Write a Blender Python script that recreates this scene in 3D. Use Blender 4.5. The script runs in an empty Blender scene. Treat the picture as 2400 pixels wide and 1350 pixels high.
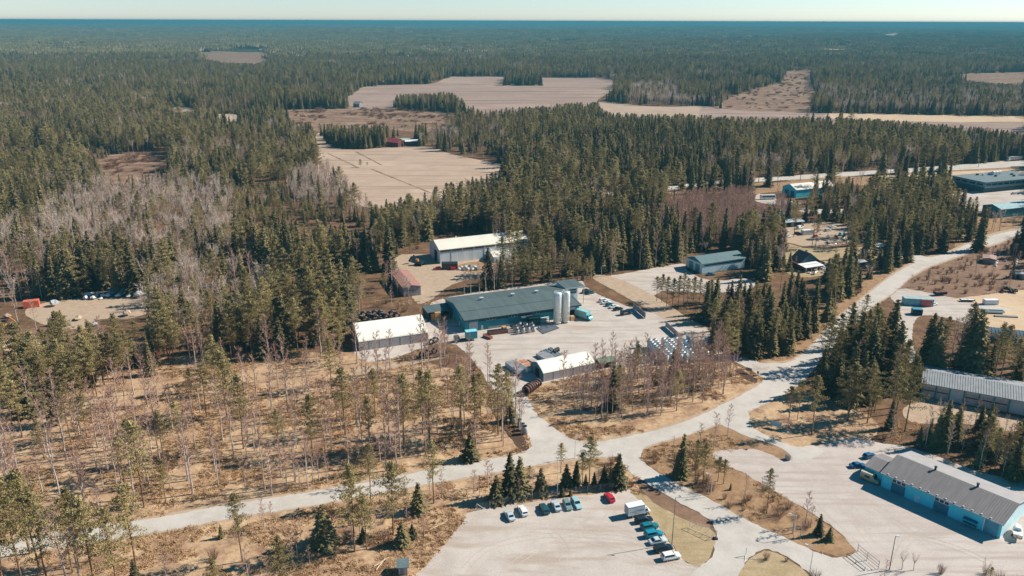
import bpy, bmesh, math, random
import numpy as np
from mathutils import Vector, Matrix
from mathutils.geometry import tessellate_polygon

# ------------------------------------------------------------------ camera, sky, sun, exposure
scene = bpy.context.scene
COL = scene.collection
R = math.radians
F, CAMH, CX, CY = 1850.0, 118.0, 1200.0, 675.0          # focal length in photo pixels, flying height in metres
PITCH = math.atan((CY - 49.0) / F)
cam_data = bpy.data.cameras.new("camera")
cam_data.sensor_width = 36.0
cam_data.lens = 36.0 * F / 2400.0
cam_data.clip_start = 1.0
cam_data.clip_end = 250000.0
cam = bpy.data.objects.new("camera", cam_data)
COL.objects.link(cam)
cam.location = (0, 0, CAMH)
cam.rotation_euler = (math.pi / 2 - PITCH, R(-0.16), 0)
scene.camera = cam

SUN_DIR = Vector((0.968, 0.25, 0)).normalized()
SUN_ELEV = R(38)
sun_vec = Vector((SUN_DIR.x * math.cos(SUN_ELEV), SUN_DIR.y * math.cos(SUN_ELEV), math.sin(SUN_ELEV)))
world = bpy.data.worlds.new("World")
scene.world = world
world.use_nodes = True
wn, wl = world.node_tree.nodes, world.node_tree.links
bg = wn["Background"]
sky = wn.new("ShaderNodeTexSky")
sky.sky_type = 'NISHITA'
sky.sun_disc = False
sky.sun_elevation = SUN_ELEV
sky.sun_rotation = math.atan2(SUN_DIR.x, SUN_DIR.y)
sky.altitude = 100
sky.air_density = 1.0
sky.dust_density = 0.25
sky.ozone_density = 1.5
tc = wn.new("ShaderNodeTexCoord")
sep = wn.new("ShaderNodeSeparateXYZ")
wl.new(tc.outputs["Generated"], sep.inputs[0])
ramp = wn.new("ShaderNodeValToRGB")                     # pale band of air at the horizon, deeper blue above
ramp.color_ramp.elements[0].position = 0.0
ramp.color_ramp.elements[0].color = (1.22, 1.41, 1.83, 1)
ramp.color_ramp.elements[1].position = 0.16
ramp.color_ramp.elements[1].color = (0.09, 0.80, 1.06, 1)
wl.new(sep.outputs["Z"], ramp.inputs[0])
mul = wn.new("ShaderNodeMix")
mul.data_type = 'RGBA'
mul.blend_type = 'MULTIPLY'
mul.inputs[0].default_value = 1.0
wl.new(sky.outputs[0], mul.inputs[6])
wl.new(ramp.outputs[0], mul.inputs[7])
wl.new(mul.outputs[2], bg.inputs["Color"])
bg.inputs["Strength"].default_value = 0.058
sun = bpy.data.lights.new("sun", 'SUN')
sun.energy = 4.9
sun.angle = R(0.55)
sun.color = (1.0, 0.935, 0.83)
sun_ob = bpy.data.objects.new("sun", sun)
COL.objects.link(sun_ob)
sun_ob.rotation_euler = (-sun_vec).to_track_quat('-Z', 'Y').to_euler()
vs = scene.view_settings
vs.view_transform = 'Standard'
vs.look = 'None'
vs.gamma = 1.0
vs.use_curve_mapping = False
vs.exposure = 0.7
try:
    scene.cycles.max_bounces = 6
    scene.cycles.diffuse_bounces = 3
    scene.cycles.glossy_bounces = 2
    scene.cycles.transmission_bounces = 3
    scene.cycles.volume_bounces = 1
    scene.cycles.transparent_max_bounces = 6
except Exception:
    pass

# ------------------------------------------------------------------ helpers
RNG = random.Random(7)
NP = np.random.default_rng(11)

def G(px, py, z=0.0):
    """photo pixel -> point on the plane at height z"""
    u = (px - CX) / F
    v = -(py - CY) / F
    dy = math.cos(PITCH) + v * math.sin(PITCH)
    dz = -math.sin(PITCH) + v * math.cos(PITCH)
    t = (z - CAMH) / dz
    return (u * t, dy * t)

def PX(x, y, z):
    """world (numpy) -> photo pixel"""
    zz = z - CAMH
    Z = y * math.cos(PITCH) - zz * math.sin(PITCH)
    Y = y * math.sin(PITCH) + zz * math.cos(PITCH)
    return CX + F * x / Z, CY - F * Y / Z

def height_of(bx, by, ty):
    x, y = G(bx, by)
    lo, hi = 0.0, 100.0
    for _ in range(40):
        m = (lo + hi) / 2
        if PX(x, y, m)[1] > ty:
            lo = m
        else:
            hi = m
    return lo

def inside(px, py, poly):
    px = np.asarray(px, float)
    py = np.asarray(py, float)
    r = np.zeros(px.shape, bool)
    n = len(poly)
    for i in range(n):
        x1, y1 = poly[i]
        x2, y2 = poly[(i + 1) % n]
        if y1 == y2:
            continue
        c = ((y1 > py) != (y2 > py)) & (px < (x2 - x1) * (py - y1) / (y2 - y1) + x1)
        r ^= c
    return r

def smooth(pts, n=4):
    """Catmull-Rom through a closed ring"""
    out = []
    m = len(pts)
    for i in range(m):
        p0, p1, p2, p3 = (Vector(pts[(i + k - 1) % m]) for k in range(4))
        for k in range(n):
            t = k / n
            out.append(0.5 * ((2 * p1) + (p2 - p0) * t + (2 * p0 - 5 * p1 + 4 * p2 - p3) * t * t + (3 * p1 - p0 - 3 * p2 + p3) * t ** 3))
    return out

def nodes_of(m):
    return m.node_tree.nodes, m.node_tree.links

MATS = {}
def mat(name, col, rough=0.8, var=0.12, scale=0.6, metal=0.0, spec=0.3, bump=0.0, col2=None, detail=4.0, stretch=None):
    """painted / mineral surface: base colour broken up by two noises, with a little roughness variation"""
    if name in MATS:
        return MATS[name]
    m = bpy.data.materials.new(name)
    m.use_nodes = True
    n, l = nodes_of(m)
    b = n["Principled BSDF"]
    b.inputs["Roughness"].default_value = rough
    b.inputs["Metallic"].default_value = metal
    b.inputs["Specular IOR Level"].default_value = spec
    t = n.new("ShaderNodeTexCoord")
    src = t.outputs["Object"]
    if stretch:
        mp = n.new("ShaderNodeMapping")
        mp.inputs["Scale"].default_value = stretch
        l.new(src, mp.inputs[0])
        src = mp.outputs[0]
    a = n.new("ShaderNodeTexNoise")
    a.inputs["Scale"].default_value = scale
    a.inputs["Detail"].default_value = detail
    a.inputs["Roughness"].default_value = 0.65
    l.new(src, a.inputs["Vector"])
    r = n.new("ShaderNodeValToRGB")
    c2 = col2 if col2 else tuple(max(0, c * (1 - 2.2 * var)) for c in col)
    r.color_ramp.elements[0].position = 0.32
    r.color_ramp.elements[0].color = (*c2, 1)
    r.color_ramp.elements[1].position = 0.68
    r.color_ramp.elements[1].color = (*(min(1, c * (1 + var)) for c in col), 1)
    l.new(a.outputs["Fac"], r.inputs[0])
    l.new(r.outputs[0], b.inputs["Base Color"])
    if bump:
        bp = n.new("ShaderNodeBump")
        bp.inputs["Strength"].default_value = bump
        l.new(a.outputs["Fac"], bp.inputs["Height"])
        l.new(bp.outputs[0], b.inputs["Normal"])
    MATS[name] = m
    return m

def ground_mat(name, cols, scales=(0.012, 0.09, 0.9), streak=None, bump=0.35, rough=0.95):
    """soil / grass / gravel: three colours mixed by noises of three sizes, optional stretched streaks"""
    m = bpy.data.materials.new(name)
    m.use_nodes = True
    n, l = nodes_of(m)
    b = n["Principled BSDF"]
    b.inputs["Roughness"].default_value = rough
    b.inputs["Specular IOR Level"].default_value = 0.1
    t = n.new("ShaderNodeTexCoord")
    ns = []
    for s in scales:
        a = n.new("ShaderNodeTexNoise")
        a.inputs["Scale"].default_value = s
        a.inputs["Detail"].default_value = 6.0
        a.inputs["Roughness"].default_value = 0.7
        l.new(t.outputs["Object"], a.inputs["Vector"])
        ns.append(a)
    def mix(fac, c1, c2, lo, hi):
        mr = n.new("ShaderNodeMapRange")
        mr.inputs["From Min"].default_value = lo
        mr.inputs["From Max"].default_value = hi
        l.new(fac, mr.inputs["Value"])
        x = n.new("ShaderNodeMix")
        x.data_type = 'RGBA'
        l.new(mr.outputs[0], x.inputs[0])
        for c, k in ((c1, 6), (c2, 7)):
            if isinstance(c, tuple):
                x.inputs[k].default_value = (*c, 1)
            else:
                l.new(c, x.inputs[k])
        return x.outputs[2]
    c = mix(ns[1].outputs["Fac"], cols[0], cols[1], 0.38, 0.62)
    c = mix(ns[0].outputs["Fac"], c, cols[2], 0.48, 0.68)
    if streak:
        mp = n.new("ShaderNodeMapping")
        mp.inputs["Rotation"].default_value = (0, 0, streak[0])
        mp.inputs["Scale"].default_value = (streak[1], streak[2], 1)
        l.new(t.outputs["Object"], mp.inputs[0])
        a = n.new("ShaderNodeTexNoise")
        a.inputs["Scale"].default_value = 1.0
        a.inputs["Detail"].default_value = 3.0
        l.new(mp.outputs[0], a.inputs["Vector"])
        c = mix(a.outputs["Fac"], c, streak[3], 0.50, 0.66)
    d = n.new("ShaderNodeMix")
    d.data_type = 'RGBA'
    d.blend_type = 'MULTIPLY'
    mr = n.new("ShaderNodeMapRange")
    mr.inputs["From Min"].default_value = 0.3
    mr.inputs["From Max"].default_value = 0.7
    mr.inputs["To Min"].default_value = 0.0
    mr.inputs["To Max"].default_value = bump
    l.new(ns[2].outputs["Fac"], mr.inputs["Value"])
    l.new(mr.outputs[0], d.inputs[0])
    l.new(c, d.inputs[6])
    d.inputs[7].default_value = (0.45, 0.42, 0.4, 1)
    l.new(d.outputs[2], b.inputs["Base Color"])
    bp = n.new("ShaderNodeBump")
    bp.inputs["Strength"].default_value = bump * 0.6
    bp.inputs["Distance"].default_value = 0.3
    l.new(ns[2].outputs["Fac"], bp.inputs["Height"])
    l.new(bp.outputs[0], b.inputs["Normal"])
    return m

def leaf_mat(name, dark, light, trans=0.25):
    """needles / twigs: colour differs from tree to tree and from spray to spray"""
    m = bpy.data.materials.new(name)
    m.use_nodes = True
    n, l = nodes_of(m)
    n.remove(n["Principled BSDF"])
    out = n["Material Output"]
    oi = n.new("ShaderNodeObjectInfo")
    t = n.new("ShaderNodeTexCoord")
    a = n.new("ShaderNodeTexNoise")
    a.inputs["Scale"].default_value = 0.55
    l.new(t.outputs["Object"], a.inputs["Vector"])
    add = n.new("ShaderNodeMath")
    add.operation = 'MULTIPLY_ADD'
    l.new(oi.outputs["Random"], add.inputs[0])
    add.inputs[1].default_value = 0.62
    l.new(a.outputs["Fac"], add.inputs[2])
    r = n.new("ShaderNodeMapRange")
    r.inputs["From Min"].default_value = 0.4
    r.inputs["From Max"].default_value = 1.2
    l.new(add.outputs[0], r.inputs["Value"])
    x = n.new("ShaderNodeMix")
    x.data_type = 'RGBA'
    l.new(r.outputs[0], x.inputs[0])
    x.inputs[6].default_value = (*dark, 1)
    x.inputs[7].default_value = (*light, 1)
    d = n.new("ShaderNodeBsdfDiffuse")
    l.new(x.outputs[2], d.inputs[0])
    tr = n.new("ShaderNodeBsdfTranslucent")
    l.new(x.outputs[2], tr.inputs[0])
    s = n.new("ShaderNodeMixShader")
    s.inputs[0].default_value = trans
    l.new(d.outputs[0], s.inputs[1])
    l.new(tr.outputs[0], s.inputs[2])
    l.new(s.outputs[0], out.inputs["Surface"])
    return m

class MB:
    """collects boxes, tubes, prisms into one mesh"""
    def __init__(s):
        s.v = []
        s.f = []
        s.sm = []
    def add(s, vs, fs, sm=False):
        o = len(s.v)
        s.v += [tuple(v) for v in vs]
        s.f += [tuple(i + o for i in f) for f in fs]
        s.sm += [sm] * len(fs)
        return s
    def box(s, x0, x1, y0, y1, z0, z1):
        vs = [(x0, y0, z0), (x1, y0, z0), (x1, y1, z0), (x0, y1, z0), (x0, y0, z1), (x1, y0, z1), (x1, y1, z1), (x0, y1, z1)]
        return s.add(vs, [(0, 3, 2, 1), (4, 5, 6, 7), (0, 1, 5, 4), (1, 2, 6, 5), (2, 3, 7, 6), (3, 0, 4, 7)])
    def prism(s, prof, a0, a1, axis='x', sm=False):
        """profile in the other two axes, extruded along axis"""
        def p(u, v, a):
            return {'x': (a, u, v), 'y': (u, a, v), 'z': (u, v, a)}[axis]
        n = len(prof)
        vs = [p(u, v, a0) for u, v in prof] + [p(u, v, a1) for u, v in prof]
        fs = [tuple(range(n))[::-1], tuple(range(n, 2 * n))]
        fs += [(i, (i + 1) % n, (i + 1) % n + n, i + n) for i in range(n)]
        o = len(s.f)
        s.add(vs, fs, sm)
        if sm:
            s.sm[o] = s.sm[o + 1] = False
        return s
    def tube(s, a, b, r0, r1=None, n=8, cap=True):
        a, b = Vector(a), Vector(b)
        r1 = r0 if r1 is None else r1
        d = (b - a)
        if d.length < 1e-6:
            return s
        q = d.to_track_quat('Z', 'Y')
        vs = []
        for c, r in ((a, r0), (b, r1)):
            for k in range(n):
                t = 2 * math.pi * k / n
                vs.append(c + q @ Vector((r * math.cos(t), r * math.sin(t), 0)))
        fs = [(i, (i + 1) % n, (i + 1) % n + n, i + n) for i in range(n)]
        s.add(vs, fs, n > 5)
        if cap:
            s.add(vs, [tuple(range(n))[::-1], tuple(range(n, 2 * n))])
        return s
    def lathe(s, prof, n=16, c=(0, 0, 0)):
        vs = []
        for r, z in prof:
            for k in range(n):
                t = 2 * math.pi * k / n
                vs.append((c[0] + r * math.cos(t), c[1] + r * math.sin(t), c[2] + z))
        fs = []
        for j in range(len(prof) - 1):
            for k in range(n):
                k2 = (k + 1) % n
                fs.append((j * n + k, j * n + k2, (j + 1) * n + k2, (j + 1) * n + k))
        return s.add(vs, fs, True)
    def torus(s, R0, r, n=24, m=8, c=(0, 0, 0), axis='y'):
        vs = []
        for i in range(n):
            a = 2 * math.pi * i / n
            for j in range(m):
                b = 2 * math.pi * j / m
                u, w, h = (R0 + r * math.cos(b)) * math.cos(a), (R0 + r * math.cos(b)) * math.sin(a), r * math.sin(b)
                p = {'y': (u, h, w), 'z': (u, w, h), 'x': (h, u, w)}[axis]
                vs.append((c[0] + p[0], c[1] + p[1], c[2] + p[2]))
        fs = [(i * m + j, ((i + 1) % n) * m + j, ((i + 1) % n) * m + (j + 1) % m, i * m + (j + 1) % m) for i in range(n) for j in range(m)]
        return s.add(vs, fs, True)
    def mesh(s, name, m=None):
        me = bpy.data.meshes.new(name)
        me.from_pydata(s.v, [], s.f)
        if m:
            me.materials.append(m)
        me.polygons.foreach_set("use_smooth", s.sm)
        me.update()
        return me
    def build(s, name, m, parent=None, loc=None):
        o = bpy.data.objects.new(name, s.mesh(name, m))
        COL.objects.link(o)
        if parent:
            o.parent = parent
        if loc:
            o.location = loc
        bm = bmesh.new()
        bm.from_mesh(o.data)
        bmesh.ops.recalc_face_normals(bm, faces=bm.faces)
        bm.to_mesh(o.data)
        bm.free()
        return o

def tag(o, label, cat, group=None):
    o["label"] = label
    o["category"] = cat
    if group:
        o["group"] = group
    return o

def thing(name, label, cat, loc=(0, 0, 0), rz=0.0, group=None):
    o = bpy.data.objects.new(name, None)
    o.empty_display_size = 0.2
    COL.objects.link(o)
    o.location = (loc[0], loc[1], loc[2] if len(loc) > 2 else 0.0)
    o.rotation_euler = (0, 0, rz)
    return tag(o, label, cat, group)

def dup(root, loc, rz, label=None, group=None, scale=None, colours=None):
    """copy of a thing with copies of its parts and sub-parts; colours: {part name: material}"""
    r = root.copy()
    COL.objects.link(r)
    r.location = (loc[0], loc[1], loc[2] if len(loc) > 2 else 0.0)
    r.rotation_euler = (0, 0, rz)
    if scale:
        r.scale = (scale, scale, scale) if not isinstance(scale, tuple) else scale
    if label:
        r["label"] = label
    if group:
        r["group"] = group
    for ch in list(root.children):
        c = ch.copy()
        COL.objects.link(c)
        c.parent = r
        if colours and ch.name.split('.')[0] in colours:
            c.data = c.data.copy()
            c.data.materials[0] = colours[ch.name.split('.')[0]]
        for g in list(ch.children):
            d = g.copy()
            COL.objects.link(d)
            d.parent = c
    return r

# ------------------------------------------------------------------ ground materials
M_FLOOR = ground_mat("forest_floor", [(0.27, 0.155, 0.085), (0.115, 0.068, 0.042), (0.20, 0.115, 0.062)], scales=(0.02, 0.16, 1.1), bump=0.8)
M_HEATH = ground_mat("dry_heath_grass", [(0.66, 0.46, 0.275), (0.31, 0.18, 0.112), (0.57, 0.385, 0.23)], scales=(0.03, 0.13, 0.9), bump=0.75)
M_VERGE = ground_mat("verge_grass", [(0.42, 0.27, 0.15), (0.26, 0.15, 0.085), (0.36, 0.22, 0.12)], scales=(0.05, 0.3, 1.4), bump=0.5)
M_GRAVEL = ground_mat("pale_gravel", [(0.545, 0.475, 0.415), (0.475, 0.405, 0.35), (0.59, 0.52, 0.455)], scales=(0.03, 0.16, 2.2), streak=(0.4, 0.05, 0.3, (0.435, 0.35, 0.29)), bump=0.35)
M_LOT = ground_mat("worn_lot", [(0.53, 0.455, 0.405), (0.455, 0.385, 0.34), (0.57, 0.50, 0.445)], scales=(0.03, 0.2, 2.2), streak=(-0.55, 0.04, 0.45, (0.445, 0.365, 0.315)), bump=0.32)
M_ASPHALT = ground_mat("bleached_asphalt", [(0.53, 0.48, 0.425), (0.455, 0.405, 0.355), (0.565, 0.51, 0.455)], scales=(0.03, 0.2, 2.5), bump=0.2, rough=0.85)
M_SHOULDER = ground_mat("sandy_shoulder", [(0.48, 0.36, 0.26), (0.39, 0.28, 0.19), (0.44, 0.33, 0.23)], scales=(0.05, 0.4, 2.0), bump=0.3)
M_SAND = ground_mat("pale_sand", [(0.58, 0.42, 0.27), (0.50, 0.35, 0.225), (0.60, 0.45, 0.30)], scales=(0.03, 0.15, 1.5), bump=0.2)
M_FIELD = ground_mat("stubble_field", [(0.48, 0.35, 0.26), (0.41, 0.295, 0.22), (0.53, 0.395, 0.285)], scales=(0.012, 0.05, 0.5), streak=(-0.15, 0.008, 0.14, (0.36, 0.255, 0.18)), bump=0.25)
M_PLOUGH = ground_mat("ploughed_field", [(0.37, 0.262, 0.205), (0.31, 0.215, 0.17), (0.41, 0.295, 0.23)], scales=(0.004, 0.03, 0.3), streak=(-0.1, 0.004, 0.06, (0.25, 0.165, 0.14)), bump=0.2)
M_CLEAR = ground_mat("felled_clearing", [(0.36, 0.225, 0.145), (0.18, 0.105, 0.07), (0.40, 0.27, 0.19)], scales=(0.02, 0.1, 0.5), streak=(0.1, 0.02, 0.14, (0.17, 0.10, 0.07)), bump=0.5)
M_LAWN = ground_mat("spring_lawn", [(0.45, 0.345, 0.195), (0.36, 0.265, 0.15), (0.50, 0.37, 0.235)], scales=(0.07, 0.3, 1.8), streak=(-0.5, 0.05, 0.5, (0.36, 0.27, 0.15)), bump=0.5)
M_DIRT = ground_mat("brown_dirt", [(0.28, 0.17, 0.11), (0.20, 0.12, 0.08), (0.34, 0.21, 0.14)], scales=(0.04, 0.2, 1.2), bump=0.5)

M_FARWOOD = ground_mat("far_wooded_land", [(0.045, 0.046, 0.026), (0.085, 0.075, 0.045), (0.030, 0.034, 0.022)], scales=(0.0006, 0.004, 0.03), bump=0.6)
M_DITCH = ground_mat("damp_ditch", [(0.11, 0.065, 0.045), (0.06, 0.04, 0.03), (0.15, 0.09, 0.06)], scales=(0.06, 0.3, 1.5), bump=0.5)
SHEETS = []
def sheet(name, pts, m, lvl, n=4, rag=0.28):
    """a patch of ground drawn as a ring of photo pixels, laid lvl metres above the ground"""
    ring = smooth([Vector((p[0], p[1])) for p in pts], n) if n > 1 else [Vector(p) for p in pts]
    w = [Vector((*G(p.x, min(p.y, 1900)), lvl)) for p in ring]
    if w[0].length > 3000:
        up = max(float(hill(v.x, v.y)) for v in w) + 1.0
        w = [Vector((*G(p.x, p.y, up), up)) for p in ring]
    if rag:                                     # ragged edge: extra points, pushed in and out a little
        rr = random.Random(len(SHEETS) + 100)
        ww = []
        for a, b in zip(w, w[1:] + w[:1]):
            L = (b - a).length
            k = max(1, min(40, int(L / 1.1)))
            d = (b - a) / k
            nrm = Vector((-d.y, d.x, 0)).normalized() if d.length > 0 else Vector()
            for q in range(k):
                ww.append(a + d * q + nrm * (rr.uniform(-rag, rag) if d.length > .2 else 0))
        w = ww
    tris = tessellate_polygon([w])
    me = bpy.data.meshes.new(name)
    me.from_pydata([tuple(v) for v in w], [], [tuple(t) for t in tris])
    me.materials.append(m)
    o = bpy.data.objects.new(name, me)
    COL.objects.link(o)
    bm = bmesh.new()
    bm.from_mesh(me)
    for f in bm.faces:
        if f.normal.z < 0:
            f.normal_flip()
    bm.to_mesh(me)
    bm.free()
    o["kind"] = "structure"
    SHEETS.append([(p.x, p.y) for p in ring])
    return o

# ------------------------------------------------------------------ ground and far land
def vnoise(x, y, sc, seed):
    """smooth value noise (numpy)"""
    g = np.random.default_rng(seed).random((64, 64))
    u, v = np.asarray(x, float) / sc + 1000, np.asarray(y, float) / sc + 1000
    i, j = np.floor(u).astype(int), np.floor(v).astype(int)
    fu, fv = u - i, v - j
    fu, fv = fu * fu * (3 - 2 * fu), fv * fv * (3 - 2 * fv)
    q = lambda a, b: g[a % 64, b % 64]
    return (q(i, j) * (1 - fu) + q(i + 1, j) * fu) * (1 - fv) + (q(i, j + 1) * (1 - fu) + q(i + 1, j + 1) * fu) * fv

def hill(x, y):
    """height of the gently rolling far land; flat within three kilometres"""
    r = np.hypot(x, y)
    k = np.clip((r - 3000) / 3000, 0, 1)
    return k * (38 * vnoise(x, y, 1300, 91) + 16 * vnoise(x, y, 480, 92) - 8) * (1 + .35 * np.clip((r - 9000) / 20000, 0, 1))

def ground_sheet():
    rs = [0, 60, 140, 260, 450, 800, 1500, 3000]
    while rs[-1] < 40000:
        rs.append(rs[-1] * 1.045)
    rs += [60000, 90000]
    n = 180
    vs, fs = [(0, 0, 0)], []
    for r in rs[1:]:
        x = r * np.cos(2 * np.pi * np.arange(n) / n)
        y = r * np.sin(2 * np.pi * np.arange(n) / n)
        z = hill(x, y) if 3000 < r < 45000 else 0 * x
        vs += list(zip(x.tolist(), y.tolist(), z.tolist()))
    fs += [(0, 1 + k, 1 + (k + 1) % n) for k in range(n)]
    for j in range(len(rs) - 2):
        a, b = 1 + j * n, 1 + (j + 1) * n
        fs += [(a + k, b + k, b + (k + 1) % n, a + (k + 1) % n) for k in range(n)]
    me = bpy.data.meshes.new("ground")
    me.from_pydata(vs, [], fs)
    me.materials.append(M_FLOOR)
    me.materials.append(M_FARWOOD)
    me.polygons.foreach_set("material_index", [0] * (n * 7) + [1] * (len(fs) - n * 7))
    o = bpy.data.objects.new("ground", me)
    COL.objects.link(o)
    o["kind"] = "structure"
ground_sheet()

def hill_ranges():
    """long low wooded ridges beyond seven kilometres"""
    rr = random.Random(3)
    for k in range(14):
        d = 20000 * (1.085 ** k) * rr.uniform(0.95, 1.05)
        L = d * rr.uniform(0.5, 1.1)
        cxx = d * rr.uniform(-0.65, 0.65)
        hh = min(95, 14 + d * rr.uniform(0.0006, 0.0024))
        wd = d * 0.07
        nx, ny = 60, 8
        vs = []
        ph = [rr.uniform(0, 6.28) for _ in range(5)]
        for i in range(nx + 1):
            u = i / nx
            env = math.sin(math.pi * u) ** 0.6
            q = 0.75 + 0.25 * math.sin(u * 7 + ph[0]) * math.sin(u * 17 + ph[1])
            q += 0.05 * math.sin(u * 60 + ph[2])
            for j in range(ny + 1):
                w = j / ny
                z = hh * env * q * math.sin(math.pi * w) - 1.0
                vs.append((cxx + (u - 0.5) * L, d + (w - 0.5) * wd + 0.02 * L * math.sin(u * 5 + ph[3]), z))
        fs = [(i * (ny + 1) + j, (i + 1) * (ny + 1) + j, (i + 1) * (ny + 1) + j + 1, i * (ny + 1) + j + 1) for i in range(nx) for j in range(ny)]
        me = bpy.data.meshes.new("hill")
        me.from_pydata(vs, [], fs)
        me.materials.append(M_FARWOOD)
        me.polygons.foreach_set("use_smooth", [True] * len(fs))
        o = bpy.data.objects.new("hill", me)
        COL.objects.link(o)
        o["kind"] = "structure"
hill_ranges()

# fields and clearings far out
FIELD_A = [(748, 312), (775, 343), (830, 352), (920, 346), (1010, 345), (1060, 362), (1165, 383), (1240, 400), (1130, 470), (1000, 480), (880, 490), (800, 460), (740, 400), (735, 345)]
FIELD_B = [(800, 240), (850, 205), (930, 200), (1010, 197), (1040, 186), (1060, 180), (1200, 180), (1270, 182), (1420, 182), (1445, 196), (1430, 215), (1400, 238), (1460, 244), (1430, 262), (1180, 285), (1100, 280), (1000, 262), (925, 255), (830, 256)]
STRIP_C = [(1390, 241), (1450, 240), (1500, 247), (1560, 249), (1650, 248), (1650, 270), (1600, 285), (1480, 275), (1380, 268)]
STRIP_D = [(1650, 248), (1700, 254), (1900, 262), (1960, 264), (1960, 300), (1800, 300), (1650, 280)]
STRIP_E = [(1950, 263), (2100, 265), (2420, 270), (2420, 287), (2250, 284), (2100, 283), (1950, 275)]
STRIP_F = [(2100, 283), (2250, 284), (2420, 287), (2420, 345), (2200, 330), (2050, 305)]
CLEAR_G = [(620, 268), (650, 261), (700, 258), (830, 256), (930, 255), (1060, 262), (1090, 290), (1000, 310), (900, 305), (800, 312), (760, 312), (690, 296), (640, 290)]
CLEAR_H = [(1675, 250), (1700, 235), (1740, 215), (1830, 192), (1845, 165), (1900, 162), (1905, 205), (1918, 232), (1895, 260), (1760, 258)]
CLEAR_I = [(205, 385), (290, 362), (395, 362), (405, 385), (400, 415), (300, 440), (220, 420)]
FIELD_J = [(445, 130), (500, 122), (560, 124), (630, 125), (637, 137), (600, 153), (540, 156), (480, 148)]
sheet("stubble_field", FIELD_A, M_FIELD, 0.05)
sheet("ploughed_field", FIELD_B, M_PLOUGH, 0.06)
sheet("stubble_field", STRIP_C, M_FIELD, 0.07)
sheet("ploughed_field", STRIP_D, M_PLOUGH, 0.09)
sheet("stubble_field", STRIP_E, M_SAND, 0.11, n=2)
sheet("ploughed_field", STRIP_F, M_PLOUGH, 0.13)
for _d in ([(832, 357), (838, 357), (898, 388), (893, 388)], [(868, 397), (874, 397), (1012, 452), (1005, 452)], [(766, 360), (770, 360), (845, 395), (838, 395)]):
    sheet("ditch", _d, M_CLEAR, 0.075, n=1)
sheet("felled_clearing", CLEAR_G, M_CLEAR, 0.08)
sheet("felled_clearing", CLEAR_H, M_CLEAR, 0.12)
sheet("felled_clearing", CLEAR_I, M_CLEAR, 0.08)
sheet("ploughed_field", FIELD_J, M_CLEAR, 0.1)
FAR_FIELDS = [[(1270, 97), (1340, 95), (1380, 99), (1330, 103), (1280, 103)], [(2060, 80), (2112, 75), (2115, 82), (2070, 86)],
              [(1930, 107), (2005, 104), (2000, 113), (1935, 115)], [(660, 138), (730, 139), (720, 146), (670, 144)],
              [(355, 248), (450, 254), (470, 264), (440, 276), (360, 268)], [(500, 270), (565, 271), (570, 282), (520, 288)],
              [(890, 131), (960, 135), (965, 148), (900, 143)], [(2230, 172), (2420, 165), (2420, 200), (2330, 196), (2250, 190)],
              [(1870, 130), (1905, 124), (1915, 128), (1880, 134)], [(1700, 88), (1830, 84), (1835, 88), (1710, 93)]]
for k, fp in enumerate(FAR_FIELDS):
    sheet("stubble_field", fp, M_FIELD if k in (1, 2, 4, 5, 9) else M_CLEAR, 0.15 + 0.02 * k)

# ------------------------------------------------------------------ near ground: heath, verges, yards, lawns, roads
HEATH_W = [(-200, 1000), (0, 940), (130, 930), (300, 860), (420, 835), (560, 835), (830, 825), (1000, 850), (1100, 880), (1150, 925), (1205, 985), (1250, 1040), (1225, 1066), (1033, 1100), (800, 1146), (560, 1184), (350, 1223), (73, 1267), (-200, 1320)]
HEATH_S = [(-200, 1362), (73, 1296), (350, 1252), (560, 1213), (800, 1174), (1033, 1129), (1233, 1094), (1400, 1071), (1455, 1070), (1480, 1105), (1500, 1150), (1240, 1180), (1113, 1202), (1060, 1270), (980, 1370), (900, 1500), (-300, 1500)]
HEATH_T = [(1235, 935), (1250, 905), (1290, 892), (1400, 868), (1500, 855), (1640, 830), (1690, 840), (1740, 860), (1778, 880), (1790, 892), (1760, 912), (1717, 937), (1667, 962), (1600, 991), (1533, 1011), (1400, 1038), (1345, 1034), (1283, 990)]
sheet("heath_ground", HEATH_W, M_HEATH, 0.02)
sheet("heath_ground", HEATH_S, M_HEATH, 0.024)
sheet("heath_ground", HEATH_T, M_HEATH, 0.028)
sheet("grass_verge", [(1500, 1070), (1520, 1040), (1600, 1018), (1700, 985), (1730, 1005), (1800, 1035), (1850, 1058), (1850, 1085), (1775, 1060), (1690, 1060), (1690, 1085), (1740, 1105), (1870, 1180), (1980, 1255), (2020, 1290), (1985, 1306), (1850, 1266), (1720, 1203), (1600, 1140)], M_VERGE, 0.024)
sheet("grass_verge", [(1745, 975), (1807, 938), (1850, 915), (1960, 930), (2060, 990), (2040, 1030), (1990, 1035), (1910, 1050), (1871, 1050), (1813, 1029), (1750, 1002)], M_HEATH, 0.02)
sheet("grass_verge", [(1700, 830), (1800, 800), (1900, 740), (2000, 660), (2090, 600), (2150, 612), (2067, 660), (1967, 742), (1897, 818), (1861, 845), (1814, 856), (1766, 844), (1710, 842)], M_VERGE, 0.02)
sheet("brushy_ground", [(2110, 672), (2180, 625), (2300, 578), (2420, 545), (2420, 700), (2330, 712), (2250, 698), (2180, 684)], M_DIRT, 0.02)
sheet("grass_verge", [(2300, 500), (2420, 490), (2420, 530), (2326, 552), (2268, 572), (2240, 570)], M_VERGE, 0.03)
sheet("grass_verge", [(1560, 445), (1800, 425), (2050, 405), (2420, 385), (2420, 400), (2240, 415), (2200, 450), (1990, 430), (1800, 450), (1600, 470)], M_VERGE, 0.03)
sheet("grass_verge", [(2060, 410), (2420, 392), (2420, 404), (2240, 412), (2150, 418)], M_SAND, 0.045)
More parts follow.
